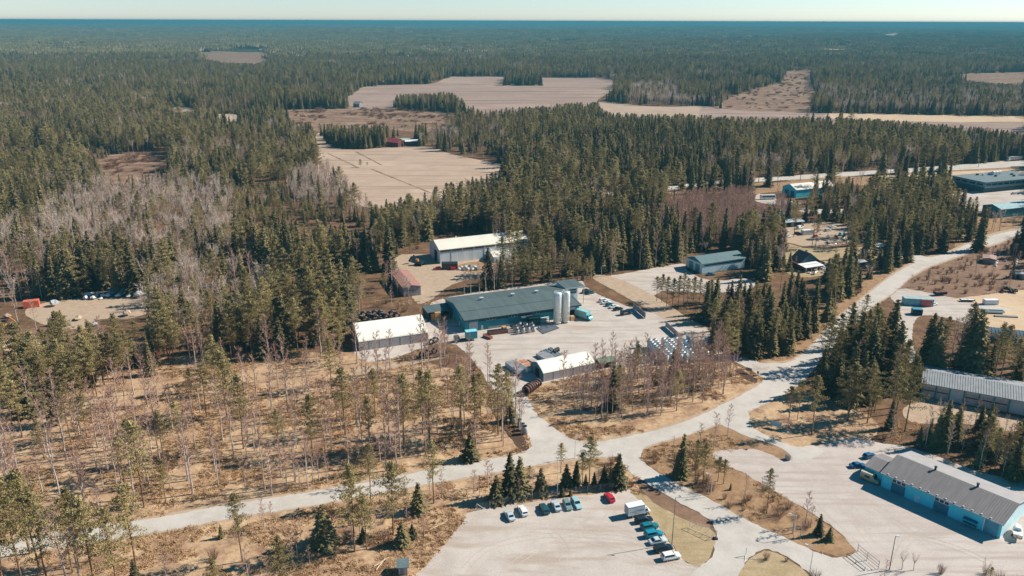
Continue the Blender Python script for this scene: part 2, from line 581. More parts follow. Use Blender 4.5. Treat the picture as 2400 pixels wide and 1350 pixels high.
sheet("access_lane", [(1150, 472), (1270, 460), (1290, 468), (1160, 484)], M_GRAVEL, 0.03)
YARD = [(905, 760), (1000, 735), (1040, 700), (1330, 655), (1375, 672), (1400, 688), (1460, 712), (1500, 725), (1590, 745), (1620, 752), (1665, 775), (1655, 830), (1600, 850), (1500, 858), (1440, 862), (1290, 896), (1248, 905), (1238, 935), (1207, 955), (1150, 905), (1130, 870), (1080, 815), (1030, 805), (930, 838), (850, 845), (830, 790)]
YARD2 = [(1392, 650), (1450, 643), (1520, 630), (1600, 617), (1612, 632), (1650, 652), (1700, 656), (1740, 650), (1775, 664), (1745, 680), (1640, 685), (1560, 682), (1525, 692), (1470, 670)]
YARD_W = [(905, 605), (1000, 597), (1035, 615), (1150, 600), (1250, 590), (1290, 605), (1160, 640), (1060, 668), (1010, 705), (975, 708), (950, 650)]
PARK = [(1113, 1197), (1240, 1177), (1380, 1160), (1468, 1147), (1490, 1157), (1517, 1195), (1550, 1240), (1580, 1280), (1605, 1312), (1640, 1328), (1700, 1345), (1650, 1420), (900, 1420), (985, 1345), (1020, 1305), (1055, 1262), (1090, 1222)]
LOT = [(1671, 1062), (1698, 1053), (1775, 1053), (1848, 1079), (1862, 1062), (1910, 1047), (2000, 1023), (2060, 1035), (2150, 1050), (2300, 1105), (2450, 1160), (2500, 1420), (2060, 1420), (2045, 1335), (2012, 1290), (1980, 1255), (1930, 1215), (1870, 1180), (1800, 1140), (1740, 1105), (1690, 1082)]
LEFTYARD = [(60, 735), (110, 712), (200, 700), (330, 692), (370, 700), (355, 730), (310, 748), (230, 752), (200, 775), (110, 765)]
EYARD = [(2088, 690), (2114, 674), (2180, 684), (2250, 698), (2330, 712), (2450, 738), (2450, 810), (2330, 795), (2290, 765), (2200, 738), (2150, 745), (2140, 790), (2150, 850), (2110, 870), (2095, 800), (2110, 730)]
JUNK = [(1800, 560), (1812, 538), (1850, 522), (1930, 516), (1992, 530), (1985, 548), (2015, 560), (1960, 573), (1900, 577), (1850, 567)]
OFFYARD = [(2190, 460), (2300, 444), (2450, 436), (2450, 492), (2330, 490), (2260, 490)]
GRAYYARD = [(2120, 960), (2165, 925), (2250, 945), (2420, 985), (2420, 1015), (2260, 990), (2150, 990)]
sheet("gravel_yard", YARD, M_GRAVEL, 0.034)
sheet("gravel_yard", YARD2, M_GRAVEL, 0.034)
sheet("gravel_yard", YARD_W, M_SHOULDER, 0.034)
sheet("parking_lot", PARK, M_GRAVEL, 0.04, n=3)
sheet("asphalt_lot", LOT, M_LOT, 0.04, n=3)
sheet("gravel_yard", LEFTYARD, M_SHOULDER, 0.034)
sheet("gravel_yard", EYARD, M_GRAVEL, 0.034)
sheet("sand_pit", [(2235, 700), (2300, 690), (2450, 675), (2450, 735), (2330, 712)], M_SAND, 0.042)
sheet("sand_pit", [(2280, 735), (2330, 722), (2450, 742), (2450, 800), (2330, 770)], M_SAND, 0.048)
sheet("gravel_yard", JUNK, M_SHOULDER, 0.034)
sheet("gravel_yard", OFFYARD, M_GRAVEL, 0.05)
sheet("gravel_yard", GRAYYARD, M_SHOULDER, 0.034)
sheet("gravel_yard", [(1780, 452), (1800, 462), (1860, 470), (1880, 478), (1810, 478), (1770, 468)], M_GRAVEL, 0.05)
sheet("dirt_patch", [(1060, 626), (1145, 610), (1152, 628), (1112, 640)], M_VERGE, 0.045, n=2)
sheet("lawn", [(1795, 575), (1850, 570), (1900, 580), (2050, 578), (2092, 600), (2085, 616), (2020, 622), (1900, 648), (1830, 630)], M_LAWN, 0.04)
sheet("lawn", [(1482, 1150), (1515, 1160), (1560, 1190), (1640, 1226), (1681, 1250), (1674, 1290), (1657, 1318), (1635, 1327), (1605, 1311), (1575, 1270), (1545, 1232), (1515, 1190)], M_LAWN, 0.046)
sheet("brushy_strip", [(1490, 1118), (1540, 1147), (1600, 1182), (1640, 1202), (1668, 1224), (1660, 1236), (1620, 1222), (1560, 1192), (1515, 1160)], M_DIRT, 0.05)
sheet("lawn", [(1700, 1420), (1752, 1320), (1786, 1293), (1815, 1292), (1858, 1314), (1925, 1370), (1960, 1420)], M_LAWN, 0.05)
sheet("felled_clearing", [(0, 790), (100, 770), (220, 770), (240, 800), (130, 815), (0, 808)], M_DIRT, 0.03)
sheet("sand_track", [(-100, 800), (0, 798), (110, 802), (112, 830), (60, 842), (0, 822), (-100, 830)], M_SAND, 0.04)
sheet("ditch", [(1142, 940), (1166, 942), (1198, 975), (1218, 1006), (1236, 1034), (1243, 1050), (1230, 1059), (1203, 1033), (1176, 998)], M_DITCH, 0.05)
sheet("ditch", [(1725, 868), (1740, 866), (1760, 878), (1779, 890), (1770, 897), (1745, 885)], M_DITCH, 0.05)
# roads
MAIN = [(-300, 1338), (73, 1263), (350, 1219), (560, 1181), (800, 1143), (1033, 1097), (1230, 1063), (1330, 1040), (1400, 1036), (1467, 1023), (1533, 1010), (1600, 990), (1667, 961), (1717, 937), (1757, 915), (1790, 894), (1796, 872), (1800, 852), (1835, 850), (1861, 843), (1897, 816), (1933, 777), (1967, 742), (1995, 738 - 18), (2047, 678), (2076, 656), (2104, 636), (2145, 614), (2183, 601), (2220, 592), (2268, 570), (2326, 549), (2374, 538), (2450, 520),
        (2450, 537), (2374, 553), (2345, 565), (2297, 580), (2259, 594), (2210, 611), (2168, 628), (2133, 650), (2114, 667), (2095, 684), (2052, 713), (2020, 742), (1985, 778), (1950, 815), (1920, 850), (1890, 885), (1860, 910), (1807, 940), (1767, 958), (1727, 978), (1667, 1000), (1600, 1022), (1550, 1035), (1515, 1047), (1450, 1068), (1400, 1072), (1333, 1077), (1233, 1095), (1133, 1113), (1033, 1130), (800, 1175), (560, 1214), (350, 1253), (73, 1297), (-300, 1378)]
def fat(poly_upper_n, ring, px):
    return ring
sheet("road_shoulder", [(p[0], p[1] - (5 if k < 34 else -4)) for k, p in enumerate(MAIN)], M_SHOULDER, 0.052)
sheet("road", MAIN, M_ASPHALT, 0.06)
sheet("side_road", [(1150, 890), (1195, 925), (1207, 955), (1217, 1000), (1237, 1023), (1248, 1043), (1238, 1064), (1310, 1066), (1400, 1050), (1352, 1031), (1317, 1013), (1283, 990), (1260, 967), (1240, 935), (1235, 905)], M_ASPHALT, 0.066)
sheet("side_road", [(1435, 1050), (1450, 1068), (1470, 1098), (1500, 1120), (1545, 1147), (1600, 1180), (1640, 1200), (1670, 1222), (1681, 1245), (1679, 1280), (1665, 1312), (1630, 1340), (1560, 1420), (1690, 1420), (1750, 1319), (1785, 1291), (1815, 1290), (1860, 1312), (1925, 1366), (1965, 1420), (2080, 1420), (2045, 1335), (2018, 1292), (1985, 1304), (1940, 1302), (1850, 1263), (1760, 1220), (1720, 1200), (1660, 1165), (1600, 1138), (1560, 1115), (1520, 1090), (1506, 1070), (1515, 1047), (1540, 1030), (1490, 1030)], M_ASPHALT, 0.072)
sheet("side_road", [(1690, 990), (1723, 1008), (1755, 1023), (1813, 1039), (1852, 1062), (1870, 1085), (1930, 1062), (1910, 1043), (1871, 1046), (1813, 1025), (1765, 1000), (1755, 965), (1720, 970)], M_ASPHALT, 0.072)
sheet("side_road", [(2147, 616), (2110, 600), (2080, 583), (2040, 572), (2050, 560), (2090, 574), (2130, 589), (2183, 601), (2210, 602), (2160, 622)], M_ASPHALT, 0.072)
sheet("side_road", [(1820, 862), (1792, 884), (1757, 863), (1725, 847), (1690, 838), (1640, 800), (1655, 795), (1700, 828), (1766, 842), (1788, 850), (1830, 850)], M_ASPHALT, 0.066)
sheet("side_road", [(1392, 652), (1430, 674), (1480, 702), (1540, 737), (1600, 762), (1660, 768), (1620, 748), (1570, 715), (1530, 690), (1470, 660), (1412, 643)], M_SHOULDER, 0.06)
sheet("side_road", [(1880, 495), (1960, 500), (2040, 492), (2060, 480), (2040, 478), (1960, 490), (1890, 486)], M_ASPHALT, 0.06)
HWY = [(900, 502), (1150, 480), (1300, 463), (1560, 436), (1700, 421), (1900, 407), (2050, 397), (2200, 387), (2420, 371), (2420, 385), (2200, 398), (2050, 407), (1900, 417), (1700, 430), (1560, 446), (1300, 472), (1150, 489), (900, 512)]
sheet("highway", HWY, M_ASPHALT, 0.08)
sheet("forest_track", [(-50, 1015), (60, 1000), (170, 955), (240, 935), (238, 945), (170, 968), (70, 1015), (-50, 1030)], M_SHOULDER, 0.04)
sheet("road_patch", [(1768, 852), (1790, 862), (1806, 856), (1796, 875), (1782, 880), (1766, 868)], mat("darker_patch", (0.42, 0.36, 0.31), .9, .1, .4), 0.07, n=2)
sheet("forest_track", [(840, 865), (950, 850), (1030, 838), (1035, 842), (950, 858), (845, 875)], M_SHOULDER, 0.045)

# worn wheel marks in the lots
M_TRACK = ground_mat("worn_wheel_mark", [(0.50, 0.42, 0.35), (0.465, 0.385, 0.32), (0.525, 0.44, 0.37)], scales=(0.05, 0.3, 2.0), bump=0.3)
def wheel_marks(pts, lvl, gauge=1.7, w=0.32, seed=0):
    g = [Vector(G(*p)) for p in pts]
    c = []
    for i in range(len(g) - 1):
        p0, p1, p2, p3 = g[max(0, i - 1)], g[i], g[i + 1], g[min(len(g) - 1, i + 2)]
        for k in range(10):
            t = k / 10
            c.append(0.5 * ((2 * p1) + (p2 - p0) * t + (2 * p0 - 5 * p1 + 4 * p2 - p3) * t * t + (3 * p1 - p0 - 3 * p2 + p3) * t ** 3))
    rr = random.Random(seed)
    vs, fs = [], []
    for side in (-1, 1):
        o = len(vs)
        for i, p in enumerate(c):
            d = (c[min(i + 1, len(c) - 1)] - c[max(i - 1, 0)]).normalized()
            n = Vector((-d.y, d.x))
            ww = w * rr.uniform(.35, 1.0) * min(1, i / 4, (len(c) - 1 - i) / 4)
            q = p + n * side * gauge / 2
            vs += [(q.x - n.x * ww / 2, q.y - n.y * ww / 2, lvl), (q.x + n.x * ww / 2, q.y + n.y * ww / 2, lvl)]
        fs += [(o + 2 * i, o + 2 * i + 2, o + 2 * i + 3, o + 2 * i + 1) for i in range(len(c) - 1)]
    me = bpy.data.meshes.new("wheel_marks")
    me.from_pydata(vs, [], fs)
    me.materials.append(M_TRACK)
    ob = bpy.data.objects.new("wheel_marks", me)
    COL.objects.link(ob)
    ob["kind"] = "structure"
for k, (pts, lv) in enumerate((([(1650, 1345), (1540, 1325), (1400, 1270), (1230, 1250)], .05), ([(1640, 1335), (1560, 1310), (1480, 1250), (1350, 1215)], .053), ([(1180, 1345), (1260, 1290), (1400, 1240), (1440, 1190)], .056), ([(1080, 1350), (1150, 1285), (1290, 1255), (1480, 1265), (1620, 1330)], .059),
        ([(1300, 1350), (1330, 1290), (1290, 1240)], .062), ([(1860, 1090), (1920, 1130), (1990, 1200), (2060, 1290)], .05), ([(1900, 1070), (1960, 1120), (2060, 1190), (2200, 1290)], .053), ([(1850, 1085), (1780, 1085), (1720, 1075)], .056), ([(1980, 1100), (1900, 1150), (1930, 1200), (2020, 1280)], .059), ([(2100, 1330), (2140, 1260), (2240, 1280), (2330, 1320)], .062),
        ([(1230, 940), (1170, 890), (1180, 830), (1300, 800), (1450, 790), (1620, 770)], .05), ([(1220, 930), (1150, 850), (1110, 810), (1080, 800)], .053), ([(1600, 780), (1480, 760), (1400, 740), (1360, 750)], .056), ([(1200, 870), (1260, 810), (1420, 770), (1500, 760)], .059))):
    wheel_marks(pts, lv, seed=k)
# ------------------------------------------------------------------ trees
M_PINE = leaf_mat("pine_needles", (0.19, 0.15, 0.066), (0.47, 0.375, 0.175), 0.28)
M_SPRUCE = leaf_mat("spruce_needles", (0.060, 0.058, 0.032), (0.30, 0.235, 0.11), 0.18)
M_BIRCH = leaf_mat("birch_twigs", (0.33, 0.19, 0.145), (0.56, 0.355, 0.27), 0.15)
M_ASPEN = leaf_mat("aspen_twigs", (0.54, 0.405, 0.325), (0.78, 0.62, 0.515), 0.15)
M_SHRUB = leaf_mat("bare_brush", (0.17, 0.095, 0.065), (0.33, 0.20, 0.13), 0.1)
M_GRASS = leaf_mat("dead_grass", (0.36, 0.21, 0.115), (0.66, 0.46, 0.26), 0.3)
M_BARK = mat("pine_bark", (0.30, 0.17, 0.10), 0.95, 0.25, 1.5, spec=0.05)
M_BARKS = mat("spruce_bark", (0.12, 0.085, 0.065), 0.95, 0.25, 1.5, spec=0.05)
M_BARKB = mat("birch_bark", (0.60, 0.50, 0.43), 0.85, 0.1, 1.2, spec=0.1, col2=(0.25, 0.2, 0.17))
M_BARKA = mat("aspen_bark", (0.42, 0.35, 0.28), 0.9, 0.2, 1.2, spec=0.1)

def rnd_dir(r):
    z = r.uniform(-1, 1)
    t = r.uniform(0, 2 * math.pi)
    s = math.sqrt(1 - z * z)
    return Vector((s * math.cos(t), s * math.sin(t), z))

def leaf(mb, p, size, r, flat=0.0, asp=0.7):
    n = rnd_dir(r)
    n.z = n.z * (1 - flat) + flat * (1 if n.z >= 0 else -1)
    n.normalize()
    a = n.orthogonal().normalized()
    a.rotate(Matrix.Rotation(r.uniform(0, 6.28), 3, n))
    b = n.cross(a)
    a = a * size * 0.5
    b = b * size * 0.5 * asp
    mb.add([p - a - b * 0.6, p + a * 0.2 - b, p + a + b * 0.3, p - a * 0.3 + b], [(0, 1, 2, 3)])

def sliver(mb, a, b, w, r):
    d = b - a
    s = d.cross(rnd_dir(r))
    if s.length < 1e-5:
        return
    s = s.normalized() * w
    mb.add([a - s, a + s, b], [(0, 1, 2)])

def make_pine(r, h=19.0, low=0.42, wide=2.5, dense=1.0):
    wide *= 1.05
    low *= 0.86
    dense *= 1.2
    tr, cr = MB(), MB()
    lean = Vector((r.uniform(-.02, .02), r.uniform(-.02, .02), 1))
    prev = Vector((0, 0, -0.3))
    segs = 5
    pts = [lean * (h * k / segs) + Vector((r.uniform(-.12, .12), r.uniform(-.12, .12), 0)) * (k > 0) for k in range(segs + 1)]
    pts[0] = prev
    rad = [0.21 * (1 - 0.85 * k / segs) for k in range(segs + 1)]
    for k in range(segs):
        tr.tube(pts[k], pts[k + 1], rad[k], rad[k + 1], 6, cap=False)
    def at(t):
        k = min(segs - 1, int(t * segs))
        return pts[k].lerp(pts[k + 1], t * segs - k)
    nb = int(30 * dense)
    ang = r.uniform(0, 6)
    for i in range(nb):
        t = low + (1 - low) * (i / nb) ** 0.85
        ang += 2.4 + r.uniform(-.5, .5)
        rel = (t - low) / (1 - low)
        reach = wide * (0.55 + 0.75 * math.sin(math.pi * min(1, rel * 0.66 + 0.34))) * (1.08 - .75 * rel ** 5) * r.uniform(.55, 1.15)
        if rel > 0.9:
            reach *= 0.5
        a = at(t)
        up = r.uniform(0.0, 0.45) * reach
        tip = a + Vector((math.cos(ang) * reach, math.sin(ang) * reach, up))
        tr.tube(a, tip, 0.05 * (1.2 - rel), 0.015, 3, cap=False)
        for c, rr_ in ((tip, 0.92), (a.lerp(tip, .62), 0.8), (a.lerp(tip, .25), 0.6)):
            rr_ *= r.uniform(.75, 1.25) * (1.15 - .45 * rel)
            for _ in range(int(34 * dense)):
                o = rnd_dir(r) * rr_ * r.random() ** .4
                o.z *= 0.55
                leaf(cr, c + o, r.uniform(.22, .42), r, .2, .5)
    for _ in range(26):
        o = rnd_dir(r) * 0.8
        leaf(cr, at(1.0) + Vector((o.x, o.y, o.z * 1.0 - .5)), .6, r)
    for _ in range(4):
        t = r.uniform(.2, low)
        a = at(t)
        g = r.uniform(0, 6.28)
        tr.tube(a, a + Vector((math.cos(g) * .9, math.sin(g) * .9, .1)), .03, .01, 3, cap=False)
    return tr, cr, h

def make_spruce(r, h=18.0, base=0.06, wide=2.4, ww=1.3):
    tr, cr = MB(), MB()
    tr.tube((0, 0, -0.3), (0, 0, h * .97), 0.2, 0.02, 6, cap=False)
    wide *= ww
    nw = int(24 + h * .4)
    ang = r.uniform(0, 6)
    for i in range(nw):
        t = base + (0.985 - base) * i / nw
        rel = (t - base) / (1 - base)
        z = h * t
        reach = wide * (1 - rel) ** 0.82 * r.uniform(.8, 1.12) + .16
        nb = max(4, int(9 * (1 - rel) + 4))
        for k in range(nb):
            ang += 2 * math.pi / nb + r.uniform(-.25, .25)
            L = reach * r.uniform(.62, 1.18)
            d = Vector((math.cos(ang), math.sin(ang), 0))
            s = Vector((-d.y, d.x, 0))
            w = (.24 + .16 * L) * r.uniform(.8, 1.2)
            z0 = z + r.uniform(-.25, .25)
            a = Vector((0, 0, z0 + .25))
            m = d * (L * .55) + Vector((0, 0, z0 - L * .16))
            e = d * L + Vector((0, 0, z0 - L * .34 + r.uniform(-.1, .15)))
            cr.add([a, m + s * w + Vector((0, 0, -.2)), e, m - s * w + Vector((0, 0, -.2)), m + Vector((0, 0, .1))], [(0, 1, 4), (0, 4, 3), (4, 1, 2), (4, 2, 3)])
            for _ in range(2):
                q = a.lerp(e, r.uniform(.45, 1.0)) + rnd_dir(r) * .28
                leaf(cr, q + Vector((0, 0, -.18)), r.uniform(.4, .75), r)
    return tr, cr, h

def make_birch(r, h=17.0, nl=12, twigs=12, low=.38, wide=1.3, fork=False, grey=False, tw=.044):
    tr, cr = MB(), MB()
    segs = 5
    pts = [Vector((r.uniform(-.2, .2) * k * .4, r.uniform(-.2, .2) * k * .4, h * k / segs)) for k in range(segs + 1)]
    pts[0] = Vector((0, 0, -.3))
    for k in range(segs):
        tr.tube(pts[k], pts[k + 1], .22 * (1 - .82 * k / segs), .22 * (1 - .82 * (k + 1) / segs), 5, cap=False)
    def at(t):
        k = min(segs - 1, int(t * segs))
        return pts[k].lerp(pts[k + 1], t * segs - k)
    ang = r.uniform(0, 6)
    for i in range(nl):
        t = low + (.97 - low) * i / nl
        rel = (t - low) / (1 - low)
        ang += 2.4 + r.uniform(-.6, .6)
        L = wide * (1.25 - .8 * rel) * r.uniform(.7, 1.3)
        a = at(t)
        tip = a + Vector((math.cos(ang) * L, math.sin(ang) * L, L * r.uniform(.9, 1.7)))
        tr.tube(a, tip, .03 * (1.1 - .6 * rel), .01, 3, cap=False)
        for _ in range(int(twigs * 1.6)):
            q = a.lerp(tip, r.uniform(.25, 1.0))
            d = (tip - a).normalized() * r.uniform(.3, .9) + rnd_dir(r) * .75
            if not grey:
                d.z -= .15
            sliver(cr, q, q + d * r.uniform(.6, 1.25) * (1.0 if not grey else 1.25), tw, r)
    for _ in range(twigs * 2):
        q = at(r.uniform(.8, 1))
        sliver(cr, q, q + rnd_dir(r) * .5 + Vector((0, 0, .6)), tw, r)
    return tr, cr, h

def make_aspen(r, h=16.0):
    tr, cr = MB(), MB()
    top = Vector((r.uniform(-.4, .4), r.uniform(-.4, .4), h * .45))
    tr.tube((0, 0, -.3), top, .2, .13, 6, cap=False)
    for i in range(9):
        g = 2.4 * i + r.uniform(-.4, .4)
        a = Vector((0, 0, 0)).lerp(top, r.uniform(.7, 1.0))
        sp = r.uniform(.8, 3.0)
        m = a + Vector((math.cos(g) * sp * .6, math.sin(g) * sp * .6, h * .25))
        e = a + Vector((math.cos(g) * sp, math.sin(g) * sp, h * r.uniform(.42, .58)))
        tr.tube(a, m, .075, .045, 4, cap=False)
        tr.tube(m, e, .045, .015, 3, cap=False)
        for k in range(26):
            q = (a.lerp(m, r.uniform(.4, 1)) if k % 3 == 0 else m.lerp(e, r.random()))
            d = rnd_dir(r) * .9 + Vector((math.cos(g) * .3, math.sin(g) * .3, .75))
            q2 = q + d * r.uniform(.7, 1.5)
            sliver(cr, q, q2, .035, r)
            q3 = q.lerp(q2, .5)
            sliver(cr, q3, q3 + rnd_dir(r) * .8 + Vector((0, 0, .4)), .028, r)
    return tr, cr, h

def make_shrub(r, h=2.4, n=90, spread=1.4, w=.022):
    cr = MB()
    for _ in range(n):
        g = r.uniform(0, 6.28)
        q = Vector((math.cos(g), math.sin(g), 0)) * r.uniform(0, spread * .4)
        e = q + Vector((math.cos(g) * r.uniform(0, spread), math.sin(g) * r.uniform(0, spread), h * r.uniform(.5, 1.05)))
        m = q.lerp(e, .5) + rnd_dir(r) * .15
        sliver(cr, q, e, w, r)
        for _ in range(2):
            sliver(cr, m, m.lerp(e, r.uniform(.6, 1)) + rnd_dir(r) * .4, w * .8, r)
    return MB(), cr, h

def make_tuft(r, h=.3, n=30, spread=.8):
    cr = MB()
    for _ in range(n):
        g = r.uniform(0, 6.28)
        q = Vector((math.cos(g), math.sin(g), 0)) * r.uniform(0, spread)
        e = q + Vector((r.uniform(-.6, .6), r.uniform(-.6, .6), h * r.uniform(.4, 1.1)))
        sliver(cr, q, e, r.uniform(.05, .14), r)
    return MB(), cr, h

rp = random.Random(21)
SHAPES = {
    'pine': [make_pine(rp, h, lo, w, dn) for h, lo, w, dn in ((19, .45, 2.4, 1), (20, .52, 2.2, .9), (18, .38, 2.6, 1.1), (21, .55, 2.7, .9), (16, .3, 2.5, 1.1), (19, .48, 2.0, .85), (20, .42, 2.8, 1.0))],
    'spruce': [make_spruce(rp, h, b, w) for h, b, w in ((18, .05, 2.5), (20, .08, 2.3), (16, .03, 2.6), (19, .12, 2.0), (17, .04, 2.9), (21, .1, 2.5))],
    'birch': [make_birch(rp, h, nl, tw, lo, w) for h, nl, tw, lo, w in ((17, 15, 20, .36, 1.4), (18, 17, 19, .32, 1.5), (16, 14, 20, .4, 1.3), (19, 16, 20, .38, 1.7), (15, 15, 19, .28, 1.3))],
    'aspen': [make_aspen(rp, h) for h in (16, 17, 15, 16)],
    'shrub': [make_shrub(rp, 2.6, 90, 1.4), make_shrub(rp, 2.1, 80, 1.6), make_shrub(rp, 3.2, 80, 1.1)],
    'tuft': [make_tuft(rp), make_tuft(rp, .22, 34, 1.0), make_tuft(rp, .5, 22, .6), make_tuft(rp, .2, 32, 1.2)],
}
TMATS = {'pine': (M_BARK, M_PINE), 'spruce': (M_BARKS, M_SPRUCE), 'birch': (M_BARKB, M_BIRCH), 'aspen': (M_BARKA, M_ASPEN), 'shrub': (M_SHRUB, M_SHRUB), 'tuft': (M_GRASS, M_GRASS)}
PARTS = {}      # species -> list of (trunk mesh, crown mesh, height)
WHOLE = {}      # species -> unlinked collection of whole-tree shapes for the masses
for sp, lst in SHAPES.items():
    bark, leafm = TMATS[sp]
    PARTS[sp] = []
    c = bpy.data.collections.new(sp + "_shapes")
    for k, (t, cr, h) in enumerate(lst):
        tm = t.mesh(sp + "_trunk", bark) if t.v else None
        cm = cr.mesh(sp + "_crown", leafm)
        PARTS[sp].append((tm, cm, h))
        whole = MB()
        whole.add(t.v, t.f)
        nt = len(t.f)
        whole.add(cr.v, cr.f)
        wm = whole.mesh(sp + "_whole", bark)
        wm.materials.append(leafm)
        wm.polygons.foreach_set("material_index", [0] * nt + [1] * len(cr.f))
        ob = bpy.data.objects.new("%s_shape_%d" % (sp, k), wm)
        c.objects.link(ob)
    WHOLE[sp] = c
# far shapes: a patch of closely standing simple trees (45 m square)
def make_patch(r, mix, half=24.0, n=85):
    mb = {'pine': MB(), 'spruce': MB(), 'aspen': MB()}
    for _ in range(n):
        x, y = r.uniform(-half, half), r.uniform(-half, half)
        k = r.random()
        sp = 'pine' if k < mix[0] else 'spruce' if k < mix[0] + mix[1] else 'aspen'
        h = r.uniform(13, 21) * (0.85 if sp == 'aspen' else 1)
        w = r.uniform(1.6, 2.6)
        n5 = 5
        z0 = h * (.1 if sp == 'spruce' else .35)
        ring = lambda z, q: [Vector((x + math.cos(6.283 * i / n5 + z) * q * r.uniform(.75, 1.25), y + math.sin(6.283 * i / n5 + z) * q * r.uniform(.75, 1.25), z)) for i in range(n5)]
        a = ring(z0, w * (.9 if sp == 'spruce' else .6))
        b = ring(h * .68, w * (.5 if sp == 'spruce' else 1.0))
        vs = a + b + [Vector((x, y, h))]
        fs = [(i, (i + 1) % n5, n5 + (i + 1) % n5, n5 + i) for i in range(n5)] + [(n5 + i, n5 + (i + 1) % n5, 2 * n5) for i in range(n5)]
        mb[sp].add(vs, fs)
    return mb
PATCH = bpy.data.collections.new("patch_shapes")
for k, mix in enumerate([(.5, .42), (.35, .6), (.65, .25), (.4, .5), (.3, .3), (.55, .4)]):
    d = make_patch(rp, mix)
    whole = MB()
    idx = []
    for j, sp in enumerate(('pine', 'spruce', 'aspen')):
        whole.add(d[sp].v, d[sp].f)
        idx += [j] * len(d[sp].f)
    wm = whole.mesh("patch", M_PINE)
    wm.materials.append(M_SPRUCE)
    wm.materials.append(M_ASPEN)
    wm.polygons.foreach_set("material_index", idx)
    PATCH.objects.link(bpy.data.objects.new("patch_shape_%d" % k, wm))

def scatter(name, coll, P, idx, scl, rot, label, cat, n_shapes):
    """one object that grows many plants on its points (a mass nobody could count)"""
    n = len(P)
    if n == 0:
        return None
    me = bpy.data.meshes.new(name)
    me.vertices.add(n)
    me.vertices.foreach_set("co", np.asarray(P, np.float32).ravel())
    a = me.attributes.new("shape", 'INT', 'POINT')
    a.data.foreach_set("value", np.asarray(idx, np.int32) % n_shapes)
    a = me.attributes.new("size", 'FLOAT_VECTOR', 'POINT')
    a.data.foreach_set("vector", np.asarray(scl, np.float32).ravel())
    a = me.attributes.new("turn", 'FLOAT_VECTOR', 'POINT')
    a.data.foreach_set("vector", np.asarray(rot, np.float32).ravel())
    o = bpy.data.objects.new(name, me)
    COL.objects.link(o)
    ng = bpy.data.node_groups.new(name + "_grow", 'GeometryNodeTree')
    ng.interface.new_socket("Geometry", in_out='INPUT', socket_type='NodeSocketGeometry')
    ng.interface.new_socket("Geometry", in_out='OUTPUT', socket_type='NodeSocketGeometry')
    N, L = ng.nodes, ng.links
    gi, go = N.new("NodeGroupInput"), N.new("NodeGroupOutput")
    ip = N.new("GeometryNodeInstanceOnPoints")
    ci = N.new("GeometryNodeCollectionInfo")
    ci.inputs["Collection"].default_value = coll
    ci.inputs["Separate Children"].default_value = True
    ci.inputs["Reset Children"].default_value = True
    def attr(nm, ty):
        q = N.new("GeometryNodeInputNamedAttribute")
        q.data_type = ty
        q.inputs["Name"].default_value = nm
        return q.outputs["Attribute"]
    L.new(gi.outputs[0], ip.inputs["Points"])
    L.new(ci.outputs[0], ip.inputs["Instance"])
    ip.inputs["Pick Instance"].default_value = True
    L.new(attr("shape", 'INT'), ip.inputs["Instance Index"])
    e2r = N.new("FunctionNodeEulerToRotation")
    L.new(attr("turn", 'FLOAT_VECTOR'), e2r.inputs[0])
    L.new(e2r.outputs[0], ip.inputs["Rotation"])
    L.new(attr("size", 'FLOAT_VECTOR'), ip.inputs["Scale"])
    L.new(ip.outputs[0], go.inputs[0])
    md = o.modifiers.new("grow", 'NODES')
    md.node_group = ng
    o["kind"] = "stuff"
    o["label"] = label
    o["category"] = cat
    return o

# ---- where trees stand: rings of photo pixels; (name, ring, trees per 100 m2, shares pine/spruce/birch/aspen/shrub, height factor)
Z = []
def zone(ring, dens, mix, hs, label):
    Z.append((ring, dens, mix, hs, label))
zone([(345, 690), (480, 640), (600, 650), (640, 720), (600, 790), (480, 800), (350, 780)], 3.2, (.12, .08, .14, .66, 0), .95, "in the pale bare grove among the pines left of the tents")
zone([(180, 985), (90, 1020), (0, 1035), (-150, 1040), (-150, 870), (0, 860), (60, 880), (120, 860), (160, 790), (260, 760), (330, 800), (345, 740), (480, 690), (760, 690), (860, 720), (832, 800), (835, 830), (560, 845), (420, 850), (320, 880), (240, 945)], 3.7, (.72, .13, .09, .03, .03), 1.0, "in the dense pine stand left of the white storage tents")
zone([(60, 530), (200, 470), (420, 440), (560, 480), (560, 590), (420, 640), (300, 620), (60, 640)], 2.2, (.1, .06, .1, .74, 0), 1.0, "in the big pale bare grove behind the left yard")
zone([(60, 640), (300, 622), (420, 640), (560, 600), (560, 660), (480, 690), (330, 692), (100, 712), (60, 700)], 4.0, (.12, .62, .12, .14, 0), 1.0, "in the dark spruce edge behind the left yard")
zone([(-150, 600), (60, 600), (60, 735), (-150, 740)], 2.5, (.05, .05, .6, .3, 0), .8, "in the reddish birches at the left yard")
zone(HEATH_W, 1.4, (.09, .01, .90, 0, 0), .95, "on the thinned heath above the lower road")
zone([(830, 850), (900, 850), (1080, 822), (1140, 880), (1190, 940), (1100, 890), (1000, 870), (850, 880)], 4.5, (.03, 0, .80, .02, .15), .75, "in the thin reddish birches in front of the left tent")
zone([(1265, 905), (1390, 890), (1400, 900), (1325, 935), (1330, 960), (1280, 940)], 2.0, (.02, .01, .92, .02, .03), .8, "in front of the smaller tent inside the road bend")
zone([(1325, 935), (1400, 905), (1430, 878), (1500, 866), (1600, 855), (1660, 845), (1700, 860), (1752, 890), (1700, 922), (1600, 965), (1480, 985), (1400, 988), (1330, 965)], 10, (.015, .012, .92, .02, .033), .8, "in the leafless birch triangle inside the road bend")
zone([(1640, 830), (1660, 790), (1690, 780), (1712, 830), (1700, 850)], 3.0, (.4, .3, .3, 0, 0), .75, "at the tip of the birch triangle")
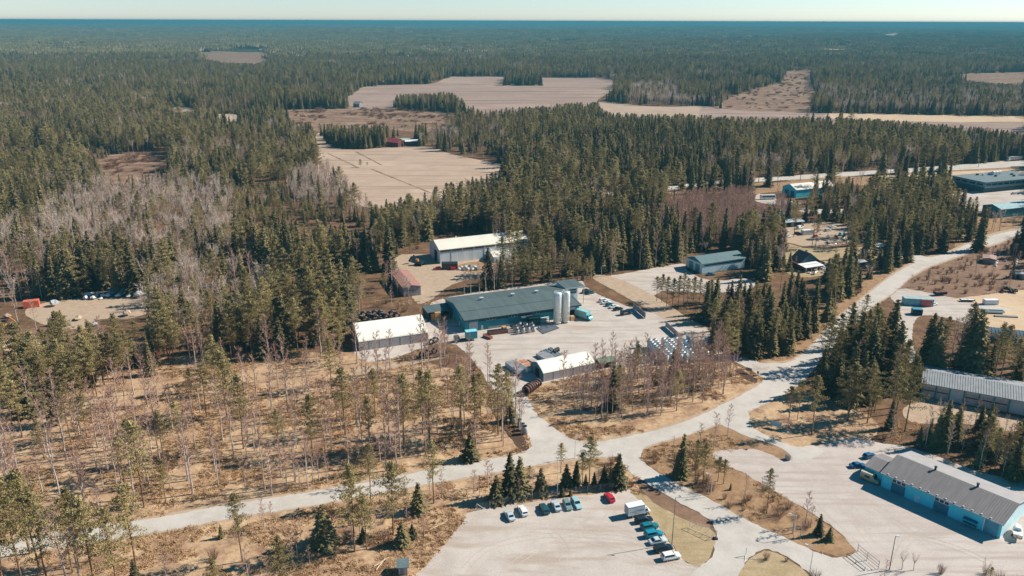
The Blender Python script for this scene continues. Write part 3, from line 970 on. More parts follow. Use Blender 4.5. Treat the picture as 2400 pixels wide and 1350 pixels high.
zone([(1630, 745), (1680, 700), (1720, 690), (1760, 720), (1830, 730), (1880, 700), (1940, 660), (1985, 650), (2010, 660), (1960, 730), (1890, 800), (1850, 835), (1780, 838), (1710, 825), (1670, 780)], 3.6, (.3, .66, .04, 0, 0), .85, "in the dark stand between the yard and the curving road")
zone([(1960, 640), (2040, 610), (2080, 620), (2075, 640), (2000, 700), (1960, 735)], 4, (.2, .3, .1, .1, .3), .42, "along the hedge by the curving road")
zone([(1900, 905), (1935, 850), (1975, 800), (2010, 775), (2060, 745), (2095, 760), (2110, 800), (2125, 860), (2130, 940), (2145, 985), (2060, 985), (1985, 955), (1900, 925)], 3.0, (.36, .6, .04, 0, 0), 1.0, "in the tall dark stand beside the road bend")
zone([(1520, 1088), (1560, 1112), (1640, 1152), (1720, 1197), (1850, 1260), (1985, 1302), (2012, 1290), (1930, 1220), (1800, 1143), (1690, 1086), (1660, 1050), (1690, 1012), (1600, 1026), (1530, 1050)], 4.2, (.01, .005, .1, .005, .88), .4, "on the brushy strip beside the side road")
zone([(1490, 1120), (1540, 1147), (1600, 1182), (1640, 1202), (1668, 1224), (1655, 1234), (1620, 1220), (1560, 1190), (1515, 1158), (1470, 1142)], 4.5, (0, .01, .05, 0, .94), .35, "on the brown strip above the lawn")
zone([(1800, 1296), (1860, 1318), (1950, 1380), (1940, 1430), (1850, 1360), (1790, 1310)], 4.5, (0, .01, .05, 0, .94), .35, "on the brown island at the bottom edge")
zone([(2055, 1345), (2100, 1322), (2200, 1340), (2420, 1325), (2500, 1330), (2500, 1440), (2060, 1440)], 3.5, (.03, .05, .3, .1, .52), .35, "in the scrub fringe at the lower right corner")
zone([(2040, 1025), (2090, 985), (2160, 992), (2260, 1000), (2350, 1008), (2500, 1020), (2500, 1172), (2400, 1138), (2280, 1092), (2150, 1045), (2090, 1032)], 6.5, (.14, .42, .32, .06, .06), .68, "in the dark strip behind the turquoise hall")
zone([(2140, 800), (2200, 830), (2300, 850), (2500, 900), (2500, 870), (2350, 835), (2250, 815), (2150, 800), (2120, 820)], 3.6, (.45, .35, .05, .15, 0), .82, "in the row behind the grey ribbed roof")
zone([(2118, 675), (2170, 634), (2215, 614), (2300, 585), (2450, 548), (2450, 670), (2330, 690), (2250, 685)], 3.4, (0, .004, .2, 0, .796), .42, "in the bare scrub right of the road")
zone([(1010, 640), (900, 640), (905, 720), (960, 735), (1030, 700)], 3.4, (.15, .05, .35, .2, .25), .7, "beside the brown shed")
zone([(1070, 700), (1080, 675), (1180, 655), (1250, 640), (1300, 630), (1390, 635), (1392, 662), (1330, 656), (1200, 680), (1050, 705)], 4.0, (.42, .1, .3, .08, .1), .75, "in the strip between the teal hall and the cream warehouse")
zone([(1160, 618), (1260, 605), (1360, 612), (1380, 640), (1300, 640), (1180, 645)], 2.6, (.85, .1, .05, 0, 0), .95, "in the pines in front of the cream warehouse")
zone([(1230, 600), (1400, 560), (1550, 545), (1610, 578), (1770, 572), (1765, 598), (1700, 592), (1600, 610), (1460, 640), (1410, 640), (1330, 600)], 4.6, (.18, .7, .1, .02, 0), 1.0, "in the dark wood beside the pale blue hall")
zone([(1560, 545), (1555, 470), (1700, 455), (1780, 462), (1830, 470), (1850, 500), (1800, 535), (1740, 565), (1620, 575)], 20, (.005, .01, .9, 0, .085), .5, "in the reddish young birch thicket")
zone([(1850, 500), (1840, 470), (1900, 455), (2000, 440), (2200, 440), (2230, 480), (2290, 500), (2330, 520), (2300, 560), (2200, 590), (2130, 585), (2060, 555), (2000, 505), (1900, 500)], 3.0, (.4, .48, .1, .02, 0), .95, "in the wood between upper road and junk yard")
zone([(2000, 575), (2100, 590), (2050, 615), (1980, 620), (1850, 640), (1790, 650), (1750, 620), (1760, 575), (1800, 560), (1800, 640), (1880, 640), (1980, 615)], 1.2, (.4, .4, .2, 0, 0), .8, "round the house with the dark gable")
zone([(870, 490), (1000, 478), (1180, 452), (1300, 465), (1250, 545), (1100, 548), (1000, 565), (930, 590), (880, 600), (870, 540)], 4.2, (.52, .38, .08, .02, 0), 1.0, "in the wood between the tan field and the cream warehouse")
zone([(690, 430), (760, 420), (870, 470), (880, 520), (700, 500), (670, 470)], 4.5, (.06, .06, .22, .66, 0), .9, "in the pale grove at the field corner")
zone([(775, 350), (770, 325), (1000, 325), (1000, 345), (900, 346), (830, 353)], 5.0, (.1, .85, .05, 0, 0), .95, "in the spruces by the farm")
zone([(1040, 350), (1170, 340), (1190, 395), (1060, 365)], 1.5, (.45, .2, .3, .05, 0), .8, "right of the farm field")
zone([(920, 262), (935, 222), (1060, 216), (1090, 250), (1090, 266), (1000, 264)], 4.0, (.25, .6, .1, .05, 0), 1.0, "in the wooded islet in the ploughed field")
zone([(1178, 203), (1182, 186), (1265, 186), (1270, 201)], 3.5, (.2, .65, .15, 0, 0), 1.0, "in the round islet in the ploughed field")
zone([(1170, 285), (1400, 262), (1600, 285), (2000, 300), (2420, 345), (2420, 370), (2200, 384), (1900, 404), (1560, 432), (1300, 458), (1180, 450), (1200, 390), (1120, 320)], 4.0, (-1, 0, 0, 0, 0), 1.0, "in the wood behind the highway")
zone([(1950, 264), (1990, 235), (2150, 225), (2420, 225), (2420, 272), (2100, 266)], 3.4, (.1, .35, .1, .45, 0), 1.0, "in the grey fringe behind the right hand field strip")
zone([(1350, 630), (1400, 560), (1560, 540), (1680, 560), (1600, 600), (1460, 640)], 3.6, (.1, .42, .42, .06, 0), 1.0, "in the mixed wood behind the yard access road")
zone([(1475, 248), (1480, 210), (1570, 205), (1600, 250)], 3.2, (.05, .1, .25, .6, 0), 1.0, "in the pale grove at the field edge")
zone([(560, 1235), (700, 1215), (900, 1190), (1060, 1165), (1080, 1195), (1010, 1300), (900, 1330), (560, 1400)], 2.6, (.02, .05, .68, 0, .25), .45, "on the sapling bank below the lower road")
zone(HEATH_S, .7, (.05, .1, .5, 0, .35), .42, "on the brushy verge below the lower road")
zone([(-250, 1340), (60, 1330), (180, 1320), (330, 1310), (360, 1500), (-300, 1500)], .55, (.45, .05, .25, .25, 0), .85, "in the stand at the lower left corner")

OPEN = [FIELD_A, FIELD_B, STRIP_C, STRIP_D, STRIP_E, CLEAR_G, CLEAR_H, CLEAR_I, FIELD_J] + FAR_FIELDS
VIS = [  # open ground that is seen: nothing may stand in front of it either
    [(757, 322), (775, 343), (830, 352), (920, 346), (1010, 345), (1060, 362), (1165, 383), (1165, 395), (1060, 425), (985, 448), (900, 466), (880, 464), (835, 432), (800, 392), (770, 372)],
    [(815, 238), (850, 210), (930, 202), (1010, 199), (1060, 182), (1175, 182), (1175, 201), (1275, 201), (1275, 184), (1420, 184), (1440, 196), (1425, 215), (1395, 236), (1200, 250), (1130, 255), (1100, 240), (1060, 214), (930, 220), (920, 240), (830, 250)],
    [(1400, 240), (1450, 240), (1500, 247), (1650, 249), (1700, 254), (1900, 262), (2100, 265), (2420, 271), (2420, 304), (2300, 292), (2200, 286), (2100, 277), (2000, 272), (1900, 269), (1800, 272), (1700, 268), (1600, 264), (1500, 264), (1420, 258)],
    [(650, 268), (700, 262), (930, 258), (1050, 265), (1040, 285), (900, 290), (800, 290), (700, 283)],
    [(1720, 245), (1745, 215), (1830, 195), (1850, 172), (1895, 172), (1895, 210), (1905, 232), (1880, 250)],
    [(225, 380), (290, 364), (390, 364), (395, 380), (350, 398), (300, 408), (240, 393)],
    [(460, 129), (500, 123), (630, 127), (630, 136), (600, 150), (520, 146)],
    [(1560, 436), (1700, 421), (1900, 407), (2050, 397), (2200, 387), (2420, 371), (2420, 384), (2200, 397), (2050, 406), (1900, 416), (1700, 429), (1560, 445)],
    [(2060, 80), (2112, 77), (2110, 81)], [(2240, 178), (2400, 170), (2400, 190), (2330, 190)],
    [(2147, 622), (2200, 602), (2268, 573), (2374, 541), (2420, 530), (2420, 540), (2374, 552), (2260, 592), (2170, 628)], [(380, 251), (450, 256), (460, 263), (420, 262)], [(510, 273), (560, 273), (560, 280), (520, 281)],
    [(120, 718), (200, 703), (330, 696), (350, 705), (330, 725), (220, 745), (150, 752)],
    [(2240, 400), (2420, 392), (2420, 440), (2320, 442), (2240, 435)], [(2270, 462), (2420, 446), (2420, 480), (2330, 478)],
    [(935, 600), (1010, 590), (1010, 562), (1020, 553), (1140, 547), (1140, 600), (1130, 635), (1060, 648), (990, 670), (950, 640)],
    [(1605, 600), (1735, 584), (1752, 605), (1750, 630), (1650, 645), (1610, 632)],
    [(1835, 440), (1850, 424), (1905, 420), (1905, 440), (1870, 462)], [(1400, 652), (1520, 632), (1600, 622), (1620, 640), (1530, 690), (1470, 672)],
    [(1875, 632), (1880, 605), (1905, 582), (1935, 582), (1950, 615), (1945, 640)], [(1840, 572), (1840, 535), (1900, 525), (1990, 540), (1990, 572), (1910, 575)],
    [(2120, 690), (2185, 680), (2250, 700), (2400, 735), (2400, 748), (2300, 724), (2185, 712), (2130, 708)],
    [(2155, 880), (2160, 852), (2420, 905), (2420, 950), (2230, 922), (2160, 908)],
    [(1822, 470), (1822, 448), (1770, 448), (1775, 475)], [(905, 328), (975, 322), (980, 342), (915, 343)],
    [(2335, 758), (2420, 755), (2420, 770), (2340, 770)]]
BLOCK = [YARD, YARD2, YARD_W, PARK, LOT, LEFTYARD, EYARD, JUNK, OFFYARD, GRAYYARD, MAIN] + SHEETS[-14:]

def in_any(px, py, polys):
    r = np.zeros(px.shape, bool)
    for p in polys:
        r |= inside(px, py, p)
    return r

def noise2(x, y, s, seed):
    """smooth value noise"""
    g = np.random.default_rng(seed).random((64, 64))
    u, v = x / s + 1000, y / s + 1000
    i, j = np.floor(u).astype(int), np.floor(v).astype(int)
    fu, fv = u - i, v - j
    fu, fv = fu * fu * (3 - 2 * fu), fv * fv * (3 - 2 * fv)
    q = lambda a, b: g[a % 64, b % 64]
    return (q(i, j) * (1 - fu) + q(i + 1, j) * fu) * (1 - fv) + (q(i, j + 1) * (1 - fu) + q(i + 1, j + 1) * fu) * fv

def stands(x, y, cell, seed):
    """forest stands: nearest of jittered seeds, as an integer hash per stand"""
    g = np.random.default_rng(seed).random((64, 64, 3))
    i0, j0 = np.floor(x / cell).astype(int), np.floor(y / cell).astype(int)
    best = np.full(x.shape, 1e18)
    val = np.zeros(x.shape)
    for di in (-1, 0, 1):
        for dj in (-1, 0, 1):
            i, j = i0 + di, j0 + dj
            q = g[i % 64, j % 64]
            d = (x - (i + q[..., 0]) * cell) ** 2 + (y - (j + q[..., 1]) * cell) ** 2
            m = d < best
            best = np.where(m, d, best)
            val = np.where(m, q[..., 2], val)
    return val
STAND = [(.30, (.86, .06, .06, .02, 0), 1.0, 1.0), (.55, (.08, .87, .05, 0, 0), 1.25, 1.05), (.72, (.48, .42, .08, .02, 0), 1.0, 1.0), (.84, (.28, .12, .52, .08, 0), .95, .9), (.92, (.08, .12, .15, .65, 0), .85, 1.0), (.97, (.6, .3, .1, 0, 0), 1.3, .45), (1.01, (.2, .2, .3, 0, .3), .22, .5)]
SPN = ['pine', 'spruce', 'birch', 'aspen', 'shrub']
HMEAN = np.array([18.5, 18.0, 16.0, 15.5, 2.4])
T = {k: [] for k in ('x', 'y', 'h', 'sp', 'zone')}
def grow(y0, y1, step, keep):
    xs, ys = [], []
    yv = y0
    while yv < y1:
        half = yv * 0.70 + 55
        x = np.arange(-half, half, step)
        xs.append(x)
        ys.append(np.full(x.shape, yv))
        yv += step
    x, y = np.concatenate(xs), np.concatenate(ys)
    x = x + NP.uniform(-.5, .5, x.shape) * step
    y = y + NP.uniform(-.5, .5, y.shape) * step
    px, py = PX(x, y, 0.0)
    zi = np.full(x.shape, -1)
    dens = np.full(x.shape, 3.3) * (.55 + .9 * noise2(x, y, 38, 77))
    far = py < 640
    dens[~far] = 0.0
    n1 = noise2(x, y, 60, 5) * .7 + noise2(x, y, 22, 6) * .3
    n2 = noise2(x, y, 45, 9)
    mix = np.zeros((len(x), 5))
    right = np.clip((px - 700) / 900, 0, 1)
    mix[:, 0] = .62 - .25 * right - .4 * (n2 > .68)
    mix[:, 1] = .28 + .22 * right + .5 * (n2 > .68)
    mix[:, 2] = .07 + .6 * (n1 > .58)
    mix[:, 3] = .04 + 1.1 * (n1 > .66)
    hs = np.full(x.shape, 1.0)
    sv = stands(x + 14 * (n1 - .5), y + 25 * (n2 - .5), 95.0, 13)
    lo = 0.0
    for hi, mx, df, hf in STAND:
        m = (sv >= lo) & (sv < hi)
        mix[m] = mix[m] * .25 + np.array(mx) * .75
        dens[m] *= df
        hs[m] = hf
        lo = hi
    for k in range(len(Z) - 1, -1, -1):
        ring, d, mx, hf, _ = Z[k]
        m = inside(px, py, ring)
        zi[m] = k
        if mx[0] < 0:                   # keeps the mix of the stands
            dens[m] = np.maximum(dens[m], 2.2) * 1.15
            hs[m] = np.maximum(hs[m], .85)
            continue
        dens[m] = d
        mix[m] = mx
        hs[m] = hf
    ok = NP.random(x.shape) < dens * step * step / 100 * keep
    ok &= ~in_any(px, py, BLOCK) | np.isin(zi, [k for k, z in enumerate(Z) if 'scrub fringe' in z[4]])
    inz = zi >= 0
    ok &= inz | ~in_any(px, py, OPEN)
    ok &= ~((py > 360) & inside(px, py, HWY))
    mix = mix / mix.sum(1, keepdims=True)
    sp = (NP.random(x.shape)[:, None] > np.cumsum(mix, 1)).sum(1).clip(0, 4)
    h = HMEAN[sp] * hs * NP.normal(1, .19, x.shape).clip(.5, 1.5)
    small = NP.random(x.shape) < .12
    h[small] *= .6
    h[sp == 4] = NP.uniform(1.2, 3.4, (sp == 4).sum())
    tx, ty = PX(x, y, h)
    for q in (0, .2, .4, .6, .8, 1.0):
        ok &= ~in_any(*PX(x, y, h * q), VIS)
    for k, a in (('x', x), ('y', y), ('h', h), ('sp', sp), ('zone', zi)):
        T[k].append(a[ok])
grow(108, 700, 2.0, 1.0)
grow(700, 1300, 2.6, .92)
grow(1300, 2600, 3.6, .62)
for k in T:
    T[k] = np.concatenate(T[k])

# trees set one by one where the photograph shows them: species, foot x, foot y, top y
HAND = """b 47 1113 980|b 130 1123 947|b 143 1160 1010|b 160 1080 942|b 247 1153 1060|b 257 1110 973|b 280 1020 900|b 343 1133 1075|b 455 1160 960|b 402 1145 1068|b 515 1137 1000|b 520 1113 1040|b 580 1155 1060|b 624 1150 1000|b 662 1120 1025|b 695 1130 1010|b 767 1088 985|b 778 1053 960|b 585 1033 920|b 552 1076 916|b 640 975 890|b 453 970 890|b 407 973 900|b 690 1010 930|b 187 1055 960|b 905 1015 905|b 935 985 880|b 848 1000 900|b 870 1060 950|b 1020 1000 910|b 1066 998 915|b 880 1140 1040|b 820 1100 990
p 315 1115 985|p 388 1082 965|p 207 1030 925|p 107 1080 985|p 735 1072 928|p 658 1067 960|p 392 1180 1080|p 295 1132 1025|p 950 1058 878|p 993 1015 868|p 1010 1040 870|p 1085 1022 858|p 1117 1043 880|p 1170 1020 855|p 1190 985 870|p 327 1352 1140|p 100 1350 1105|p 75 1300 1110|p 190 1330 1150|p 217 1317 1165|p 572 1318 1158|p 670 1400 1258|p 515 1420 1310|p 835 1294 1093|p 873 1185 1042|p 925 1253 1086|p 863 1288 1160|p 1020 1180 1034|p 1383 1140 1022|p 1368 1142 1062|p 1800 1203 1098|p 1698 1133 1077|p 1685 1127 1070|p 1632 1125 1030|p 1650 1130 1035|p 1905 1017 880|p 1871 983 890|p 1852 980 905|p 2035 990 850|p 2090 1000 860|p 2123 1010 835|p 1990 985 850
s 1105 1077 1010|s 523 1263 1230|s 763 1278 1180|s 985 1200 1130|s 947 1277 1220|s 970 1262 1228|s 1167 1177 1112|s 1198 1165 1058|s 1222 1160 1068|s 1270 1158 1094|s 1330 1140 1085|s 1353 1138 1078|s 1418 1140 1088|s 1433 1140 1092|s 1452 1140 1060|s 1922 1252 1201|s 1947 1265 1232|s 1715 1147 1130|s 1600 1115 1012|s 1320 1163 1137|s 1340 1162 1145|s 2212 1042 930|s 2247 1000 945|s 1590 1118 1050|s 148 765 728|s 855 1270 1235|s 1395 1142 1105|s 1375 1142 1110
p 20 1400 1130|p 62 1400 1122|p 285 1400 1195|p 175 1345 1172|p 8 1330 1140|p 130 1430 1150|p 232 1410 1170|b 165 1390 1190|b 205 1420 1230|p 846 393 374|p 862 392 380
s 2170 875 725|s 2185 880 735|p 2200 872 760|b 2225 870 740|b 2240 880 745|b 2255 878 735|s 2262 880 715|s 2278 885 718|p 2330 895 755|p 2345 900 760|s 2318 890 790|p 2370 905 790|s 2385 905 800|s 2165 860 740|p 2300 890 800|p 2395 915 795
p 1862 553 468|p 1897 523 445|p 1912 580 500|p 2005 575 490|s 2030 612 490|s 2040 600 500|s 1795 655 560|s 1785 640 545|s 1770 560 500|s 1810 540 505|p 1985 570 480|s 1940 655 600|s 1960 650 590|p 1830 680 600|s 1975 660 600|s 2392 590 500|s 2410 600 510|s 2378 585 535|p 1193 1000 890|s 1201 988 935
b 1090 690 625|b 1105 688 622|b 1125 686 618|b 1140 683 615|b 1160 680 612|p 1180 675 610|p 1205 672 600|p 1230 670 605|p 1250 668 600|p 1275 664 598|p 1295 662 600|p 1315 660 595|p 1335 658 590|p 1355 660 600|p 1375 662 605|p 1385 655 598|p 1262 655 590|p 1322 645 580
p 1541 705 648|p 1552 708 642|p 1564 718 648|p 1577 720 652|p 1591 720 645|p 1603 718 640|p 1612 721 650|p 1626 716 648|p 1640 712 652|p 1655 712 660|p 1668 706 655
p 1195 645 540|p 1215 640 545|p 1180 640 556|p 1228 642 560|p 1285 640 560|s 1330 645 575|p 1345 648 585
b 830 1275 1170|b 1747 1178 1110|b 1675 1053 965|b 1707 1030 945|b 1890 1230 1150|b 1250 1170 1100|b 1220 1172 1120|b 1850 988 925|b 1988 980 880|b 88 775 705|b 45 760 690|b 1905 575 500|b 1938 503 460|b 1434 645 560|b 50 1180 1060"""
FRONT_POLE = []
for line in HAND.split("\n"):
    for e in line.split("|"):
        s_, bx, by, ty = e.split()
        bx, by, ty = float(bx), float(by), float(ty)
        x, y = G(bx, by)
        T['x'] = np.append(T['x'], x)
        T['y'] = np.append(T['y'], y)
        T['h'] = np.append(T['h'], height_of(bx, by, ty))
        T['sp'] = np.append(T['sp'], {'p': 0, 's': 1, 'b': 2}[s_])
        T['zone'] = np.append(T['zone'], 1000 + len(FRONT_POLE))
        FRONT_POLE.append((s_, bx, by, ty))

NAMES = {'pine': 'pine_tree', 'spruce': 'spruce_tree', 'birch': 'birch_tree', 'aspen': 'aspen_tree', 'shrub': 'bare_shrub'}
LOOK = {'pine': 'olive pine', 'spruce': 'dark cone-shaped spruce', 'birch': 'leafless white-stemmed birch', 'aspen': 'pale leafless aspen', 'shrub': 'low leafless shrub'}
HANDTEXT = {}
def near_text(px, py):
    """where a hand-set tree stands, in words"""
    if py > 1290 and px < 700: return "by the lower left picture corner below the road"
    if px < 1230 and py < 1175 and not (1130 < px and py > 1090): return "on the thinned heath above the lower road"
    if px < 1060 and py >= 1170: return "on the brushy bank below the lower road"
    if px > 2100 and 850 < py < 920: return "behind the grey ribbed garage row"
    if px > 2370 and py < 620: return "at the right edge above the brick ruin"
    if px > 1740 and py < 700: return "round the junk yard and gabled house"
    if px < 1480 and py > 1090: return "along the mesh fence above the car park"
    if px < 1720 and py > 1020: return "on the verge island at the side road mouth"
    if px < 2000 and py > 1090: return "between side road and turquoise hall lot"
    if py > 870: return "at the edge of the tall dark stand by the road bend"
    return "in the sparse pine row by the yard access road" if px > 1500 and py < 740 else "between the teal hall and the cream warehouse" if 1100 < px < 1400 and py < 700 else "in the sparse trees near the far fields and yards"

dist = np.hypot(T['x'], T['y'])
sizepx = T['h'] / dist
pxa, pya = PX(T['x'], T['y'], T['h'] * .5)
seen = (pxa > -60) & (pxa < 2460) & (pya < 1400)
single = np.zeros(len(dist), bool)
for k, cap in enumerate((300, 300, 300, 150, 300)):
    w = np.where((T['sp'] == k) & seen)[0]
    rank = sizepx[w] + 10.0 * (T['zone'][w] >= 1000)
    single[w[np.argsort(-rank)[:cap]]] = True
rt = random.Random(5)
for i in np.where(single)[0]:
    sp = SPN[int(T['sp'][i])]
    k = rt.randrange(len(PARTS[sp]))
    tm, cm, h0 = PARTS[sp][k]
    s = float(T['h'][i]) / h0
    zi = int(T['zone'][i])
    fx, fy = PX(T['x'][i], T['y'][i], 0.0)
    if zi >= 1000:
        place = near_text(*FRONT_POLE[zi - 1000][1:3])
    elif zi >= 0:
        place = Z[zi][4]
    else:
        place = "in the wide forest behind the yards"
    size = "tall" if T['h'][i] > 17 else "mid-sized" if T['h'][i] > 9 else "small"
    if sp == 'shrub':
        lab = LOOK[sp] + " " + place
    else:
        lab = size + " " + LOOK[sp] + " " + place
    loc = (float(T['x'][i]), float(T['y'][i]), 0.0)
    rz = rt.uniform(0, 6.28)
    grp = size + " " + sp + "s " + place if sp != 'shrub' else "shrubs " + place
    wf = rt.uniform(.88, 1.15) if sp != 'shrub' else 1
    if sp in ('pine',):
        wf *= 1.35 if s < .6 else 0.92 if zi >= 1000 else 1.0
    if sp == 'spruce':
        wf *= 1.5 if zi >= 1000 and s < .75 else 1.1
    if tm is None:
        o = bpy.data.objects.new(NAMES[sp], cm)
        COL.objects.link(o)
        o.location = loc
        o.rotation_euler = (0, 0, rz)
        o.scale = (s, s, s)
        tag(o, lab, "shrub", grp)
        continue
    root = thing(NAMES[sp], lab, "tree", loc, rz, grp)
    root.scale = (s * wf, s * wf, s)
    for nm, me in (("trunk", tm), ("crown", cm)):
        o = bpy.data.objects.new(nm, me)
        COL.objects.link(o)
        o.parent = root
MASS = {'pine': ('pine_woods', 'olive green pine woods spreading from the yards to the far fields'), 'spruce': ('spruce_woods', 'dark pointed spruce woods standing between and behind the pines'), 'birch': ('birch_woods', 'reddish leafless birch groves scattered through the evergreen woods'), 'aspen': ('aspen_woods', 'pale grey leafless aspen groves scattered through the evergreen woods'), 'shrub': ('scrub', 'brown leafless scrub growing along banks and among trees')}
for k, sp in enumerate(SPN):
    w = np.where((T['sp'] == k) & ~single)[0]
    n = len(w)
    idx = NP.integers(0, len(PARTS[sp]), n)
    h0 = np.array([p[2] for p in PARTS[sp]])[idx]
    s = T['h'][w] / h0
    wf = NP.uniform(.88, 1.18, n) * np.where(s < .6, 1.25, 1.0)
    P = np.stack([T['x'][w], T['y'][w], np.zeros(n)], 1)
    scatter(MASS[sp][0], WHOLE[sp], P, idx, np.stack([s * wf, s * wf, s], 1), np.stack([np.zeros(n), np.zeros(n), NP.uniform(0, 6.28, n)], 1), MASS[sp][1], "woods" if sp != 'shrub' else "scrub", len(PARTS[sp]))
    print(sp, 'single', int(((T['sp'] == k) & single).sum()), 'mass', n)

# far forest: patches of trees
def far_patches():
    xs, ys, sz = [], [], []
    yv = 2575.0
    while yv < 15500:
        st = 33 if yv < 5000 else 33 * (yv / 5000) ** 1.0
        half = yv * .70 + 100
        x = np.arange(-half, half, st)
        xs.append(x + NP.uniform(-.4, .4, x.shape) * st)
        ys.append(np.full(x.shape, yv) + NP.uniform(-.4, .4, x.shape) * st)
        sz.append(np.full(x.shape, st / 33))
        yv += st
    x, y, q = np.concatenate(xs), np.concatenate(ys), np.concatenate(sz)
    px, py = PX(x, y, hill(x, y))
    tx, ty = PX(x, y, 17.0 + hill(x, y))
    gap = noise2(x, y, 260, 31) * .55 + noise2(x, y, 110, 33) * .45
    ok = ~in_any(px, py, OPEN) & ~in_any(tx, ty, VIS) & (gap < .78)
    x, y, q = x[ok], y[ok], q[ok]
    n = len(x)
    sv = stands(x, y, 230.0, 17)
    kind = np.where((sv > .84) & (sv < .93), 4, NP.integers(0, 6, n))
    band = noise2(x, y, 420, 51) * .6 + noise2(x, y, 150, 52) * .4
    pick = NP.random(n) < .75
    kind = np.where(pick & (sv < .36) & (kind != 4), 2, kind)
    kind = np.where(pick & (sv > .5) & (sv < .78) & (kind != 4), 1, kind)
    zs = NP.uniform(.78, 1.15, n) * np.where(sv > .96, .4, 1.0)
    scatter("distant_forest", PATCH, np.stack([x, y, hill(x, y) - .5], 1), kind, np.stack([q, q, zs], 1), np.stack([np.zeros(n), np.zeros(n), NP.uniform(0, 6.28, n)], 1), "hazy blue green forest reaching to the horizon", "forest", 6)
    print('patches', n)
far_patches()

# dry tufts and low brush on the near banks
LAWNS = [[(1480, 1120), (1560, 1150), (1690, 1225), (1700, 1330), (1600, 1330)], [(1690, 1290), (1870, 1290), (1980, 1400), (1690, 1420)], [(1745, 960), (1850, 910), (2080, 960), (2080, 1050), (1850, 1060), (1740, 1005)]]
def undergrowth():
    x = NP.uniform(-135, 150, 60000)
    y = NP.uniform(135, 330, 60000)
    px, py = PX(x, y, 0.0)
    m = in_any(px, py, [HEATH_W, HEATH_S, HEATH_T, SHEETS[3 + 22 + 3] if False else HEATH_T])
    m |= (NP.random(x.shape) < .5) & ~m
    m &= ~in_any(px, py, BLOCK) & ~in_any(px, py, LAWNS) & (px > -150) & (px < 2550) & (py < 1450)
    cl = noise2(x, y, 9, 3) * .6 + noise2(x, y, 3.5, 4) * .4
    m &= cl > .5
    x, y = x[m], y[m]
    n = len(x)
    s = NP.uniform(.6, 1.5, n)
    scatter("dry_tufts", WHOLE['tuft'], np.stack([x, y, np.zeros(n)], 1), NP.integers(0, 4, n), np.stack([s, s, s * NP.uniform(.6, 1.3, n)], 1), np.stack([np.zeros(n), np.zeros(n), NP.uniform(0, 6.28, n)], 1), "tufts of dry yellow brown grass on heath and banks", "grass", 4)
    print('tufts', n)
undergrowth()

def debris():
    """twigs, stumps and young growth left on the felled ground"""
    P, S = [], []
    for ring, n in ((CLEAR_G, 420), (CLEAR_H, 900), (CLEAR_I, 110), (FIELD_J, 150)):
        g = np.array([G(*p) for p in ring])
        x = NP.uniform(g[:, 0].min(), g[:, 0].max(), n * 3)
        y = NP.uniform(g[:, 1].min(), g[:, 1].max(), n * 3)
        px, py = PX(x, y, 0.0)
        m = inside(px, py, ring) & (noise2(x, y, 26, 61) * .6 + noise2(x, y, 9, 62) * .4 > .56)
        P.append(np.stack([x[m], y[m], np.zeros(m.sum())], 1)[:n])
        S.append(np.repeat(NP.uniform(.9, 2.6, min(n, m.sum())), 1))
    P, S = np.concatenate(P), np.concatenate(S)
    n = len(P)
    scatter("felling_debris", WHOLE['shrub'], P, NP.integers(0, 3, n), np.stack([S * 1.7, S * 1.2, S * .55], 1), np.stack([np.zeros(n), np.zeros(n), NP.uniform(0, 6.28, n)], 1), "brown felling debris and brush on the clear-cut ground", "debris", 3)
debris()
# ------------------------------------------------------------------ buildings
M_TEALWALL = mat("teal_cladding", (0.03, 0.26, 0.31), 0.55, 0.1, 0.5, stretch=(1, 1, .15))
M_TEALDARK = mat("dark_teal_band", (0.012, 0.055, 0.075), 0.5, 0.1, 0.5)
M_TEALROOF = mat("grey_teal_sheet_roof", (0.095, 0.125, 0.122), 0.6, 0.10, 0.35, stretch=(1.6, .12, 1))
M_WHITEWALL = mat("white_cladding", (0.66, 0.70, 0.72), 0.6, 0.07, 0.4, stretch=(1.5, 1, .2))
M_CREAMROOF = mat("cream_sheet_roof", (0.70, 0.64, 0.53), 0.6, 0.06, 0.3, stretch=(.4, .08, 1))
M_TENTCLOTH = mat("white_tent_cloth", (0.80, 0.77, 0.66), 0.7, 0.04, 0.3)
M_TENTSIDE = mat("grey_tent_skirt", (0.35, 0.33, 0.34), 0.75, 0.06, 0.3)
M_GREYROOF = mat("dark_grey_felt_roof", (0.215, 0.195, 0.19), 0.85, 0.08, 0.5, stretch=(2.5, .2, 1))
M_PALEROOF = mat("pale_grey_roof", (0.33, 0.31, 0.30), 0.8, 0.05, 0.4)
M_CYANWALL = mat("sky_blue_cladding", (0.09, 0.66, 0.78), 0.55, 0.05, 0.4, stretch=(1.2, 1, .2))
M_CYANDOOR = mat("slate_blue_door", (0.035, 0.17, 0.24), 0.5, 0.06, 0.6)
M_GLASS = mat("dark_window_glass", (0.012, 0.03, 0.045), 0.12, 0.1, 0.5, spec=0.5)
M_WHITE = mat("white_trim", (0.74, 0.74, 0.72), 0.5, 0.04, 0.8)
M_LIGHTGREY = mat("light_grey_metal", (0.42, 0.45, 0.46), 0.5, 0.08, 0.8)
M_DARK = mat("black_void", (0.012, 0.016, 0.02), 0.7, 0.1, 0.8)
M_RIBROOF = mat("weathered_ribbed_roof", (0.30, 0.31, 0.315), 0.6, 0.08, 0.5)
M_BROWNROOF = mat("red_brown_sheet_roof", (0.34, 0.175, 0.135), 0.7, 0.08, 0.5)
M_WOODGREY = mat("weathered_board_wall", (0.30, 0.285, 0.29), 0.85, 0.15, 0.8, stretch=(3, 3, .2))
M_REDBROWN = mat("dark_red_boards", (0.13, 0.045, 0.035), 0.8, 0.12, 0.8)
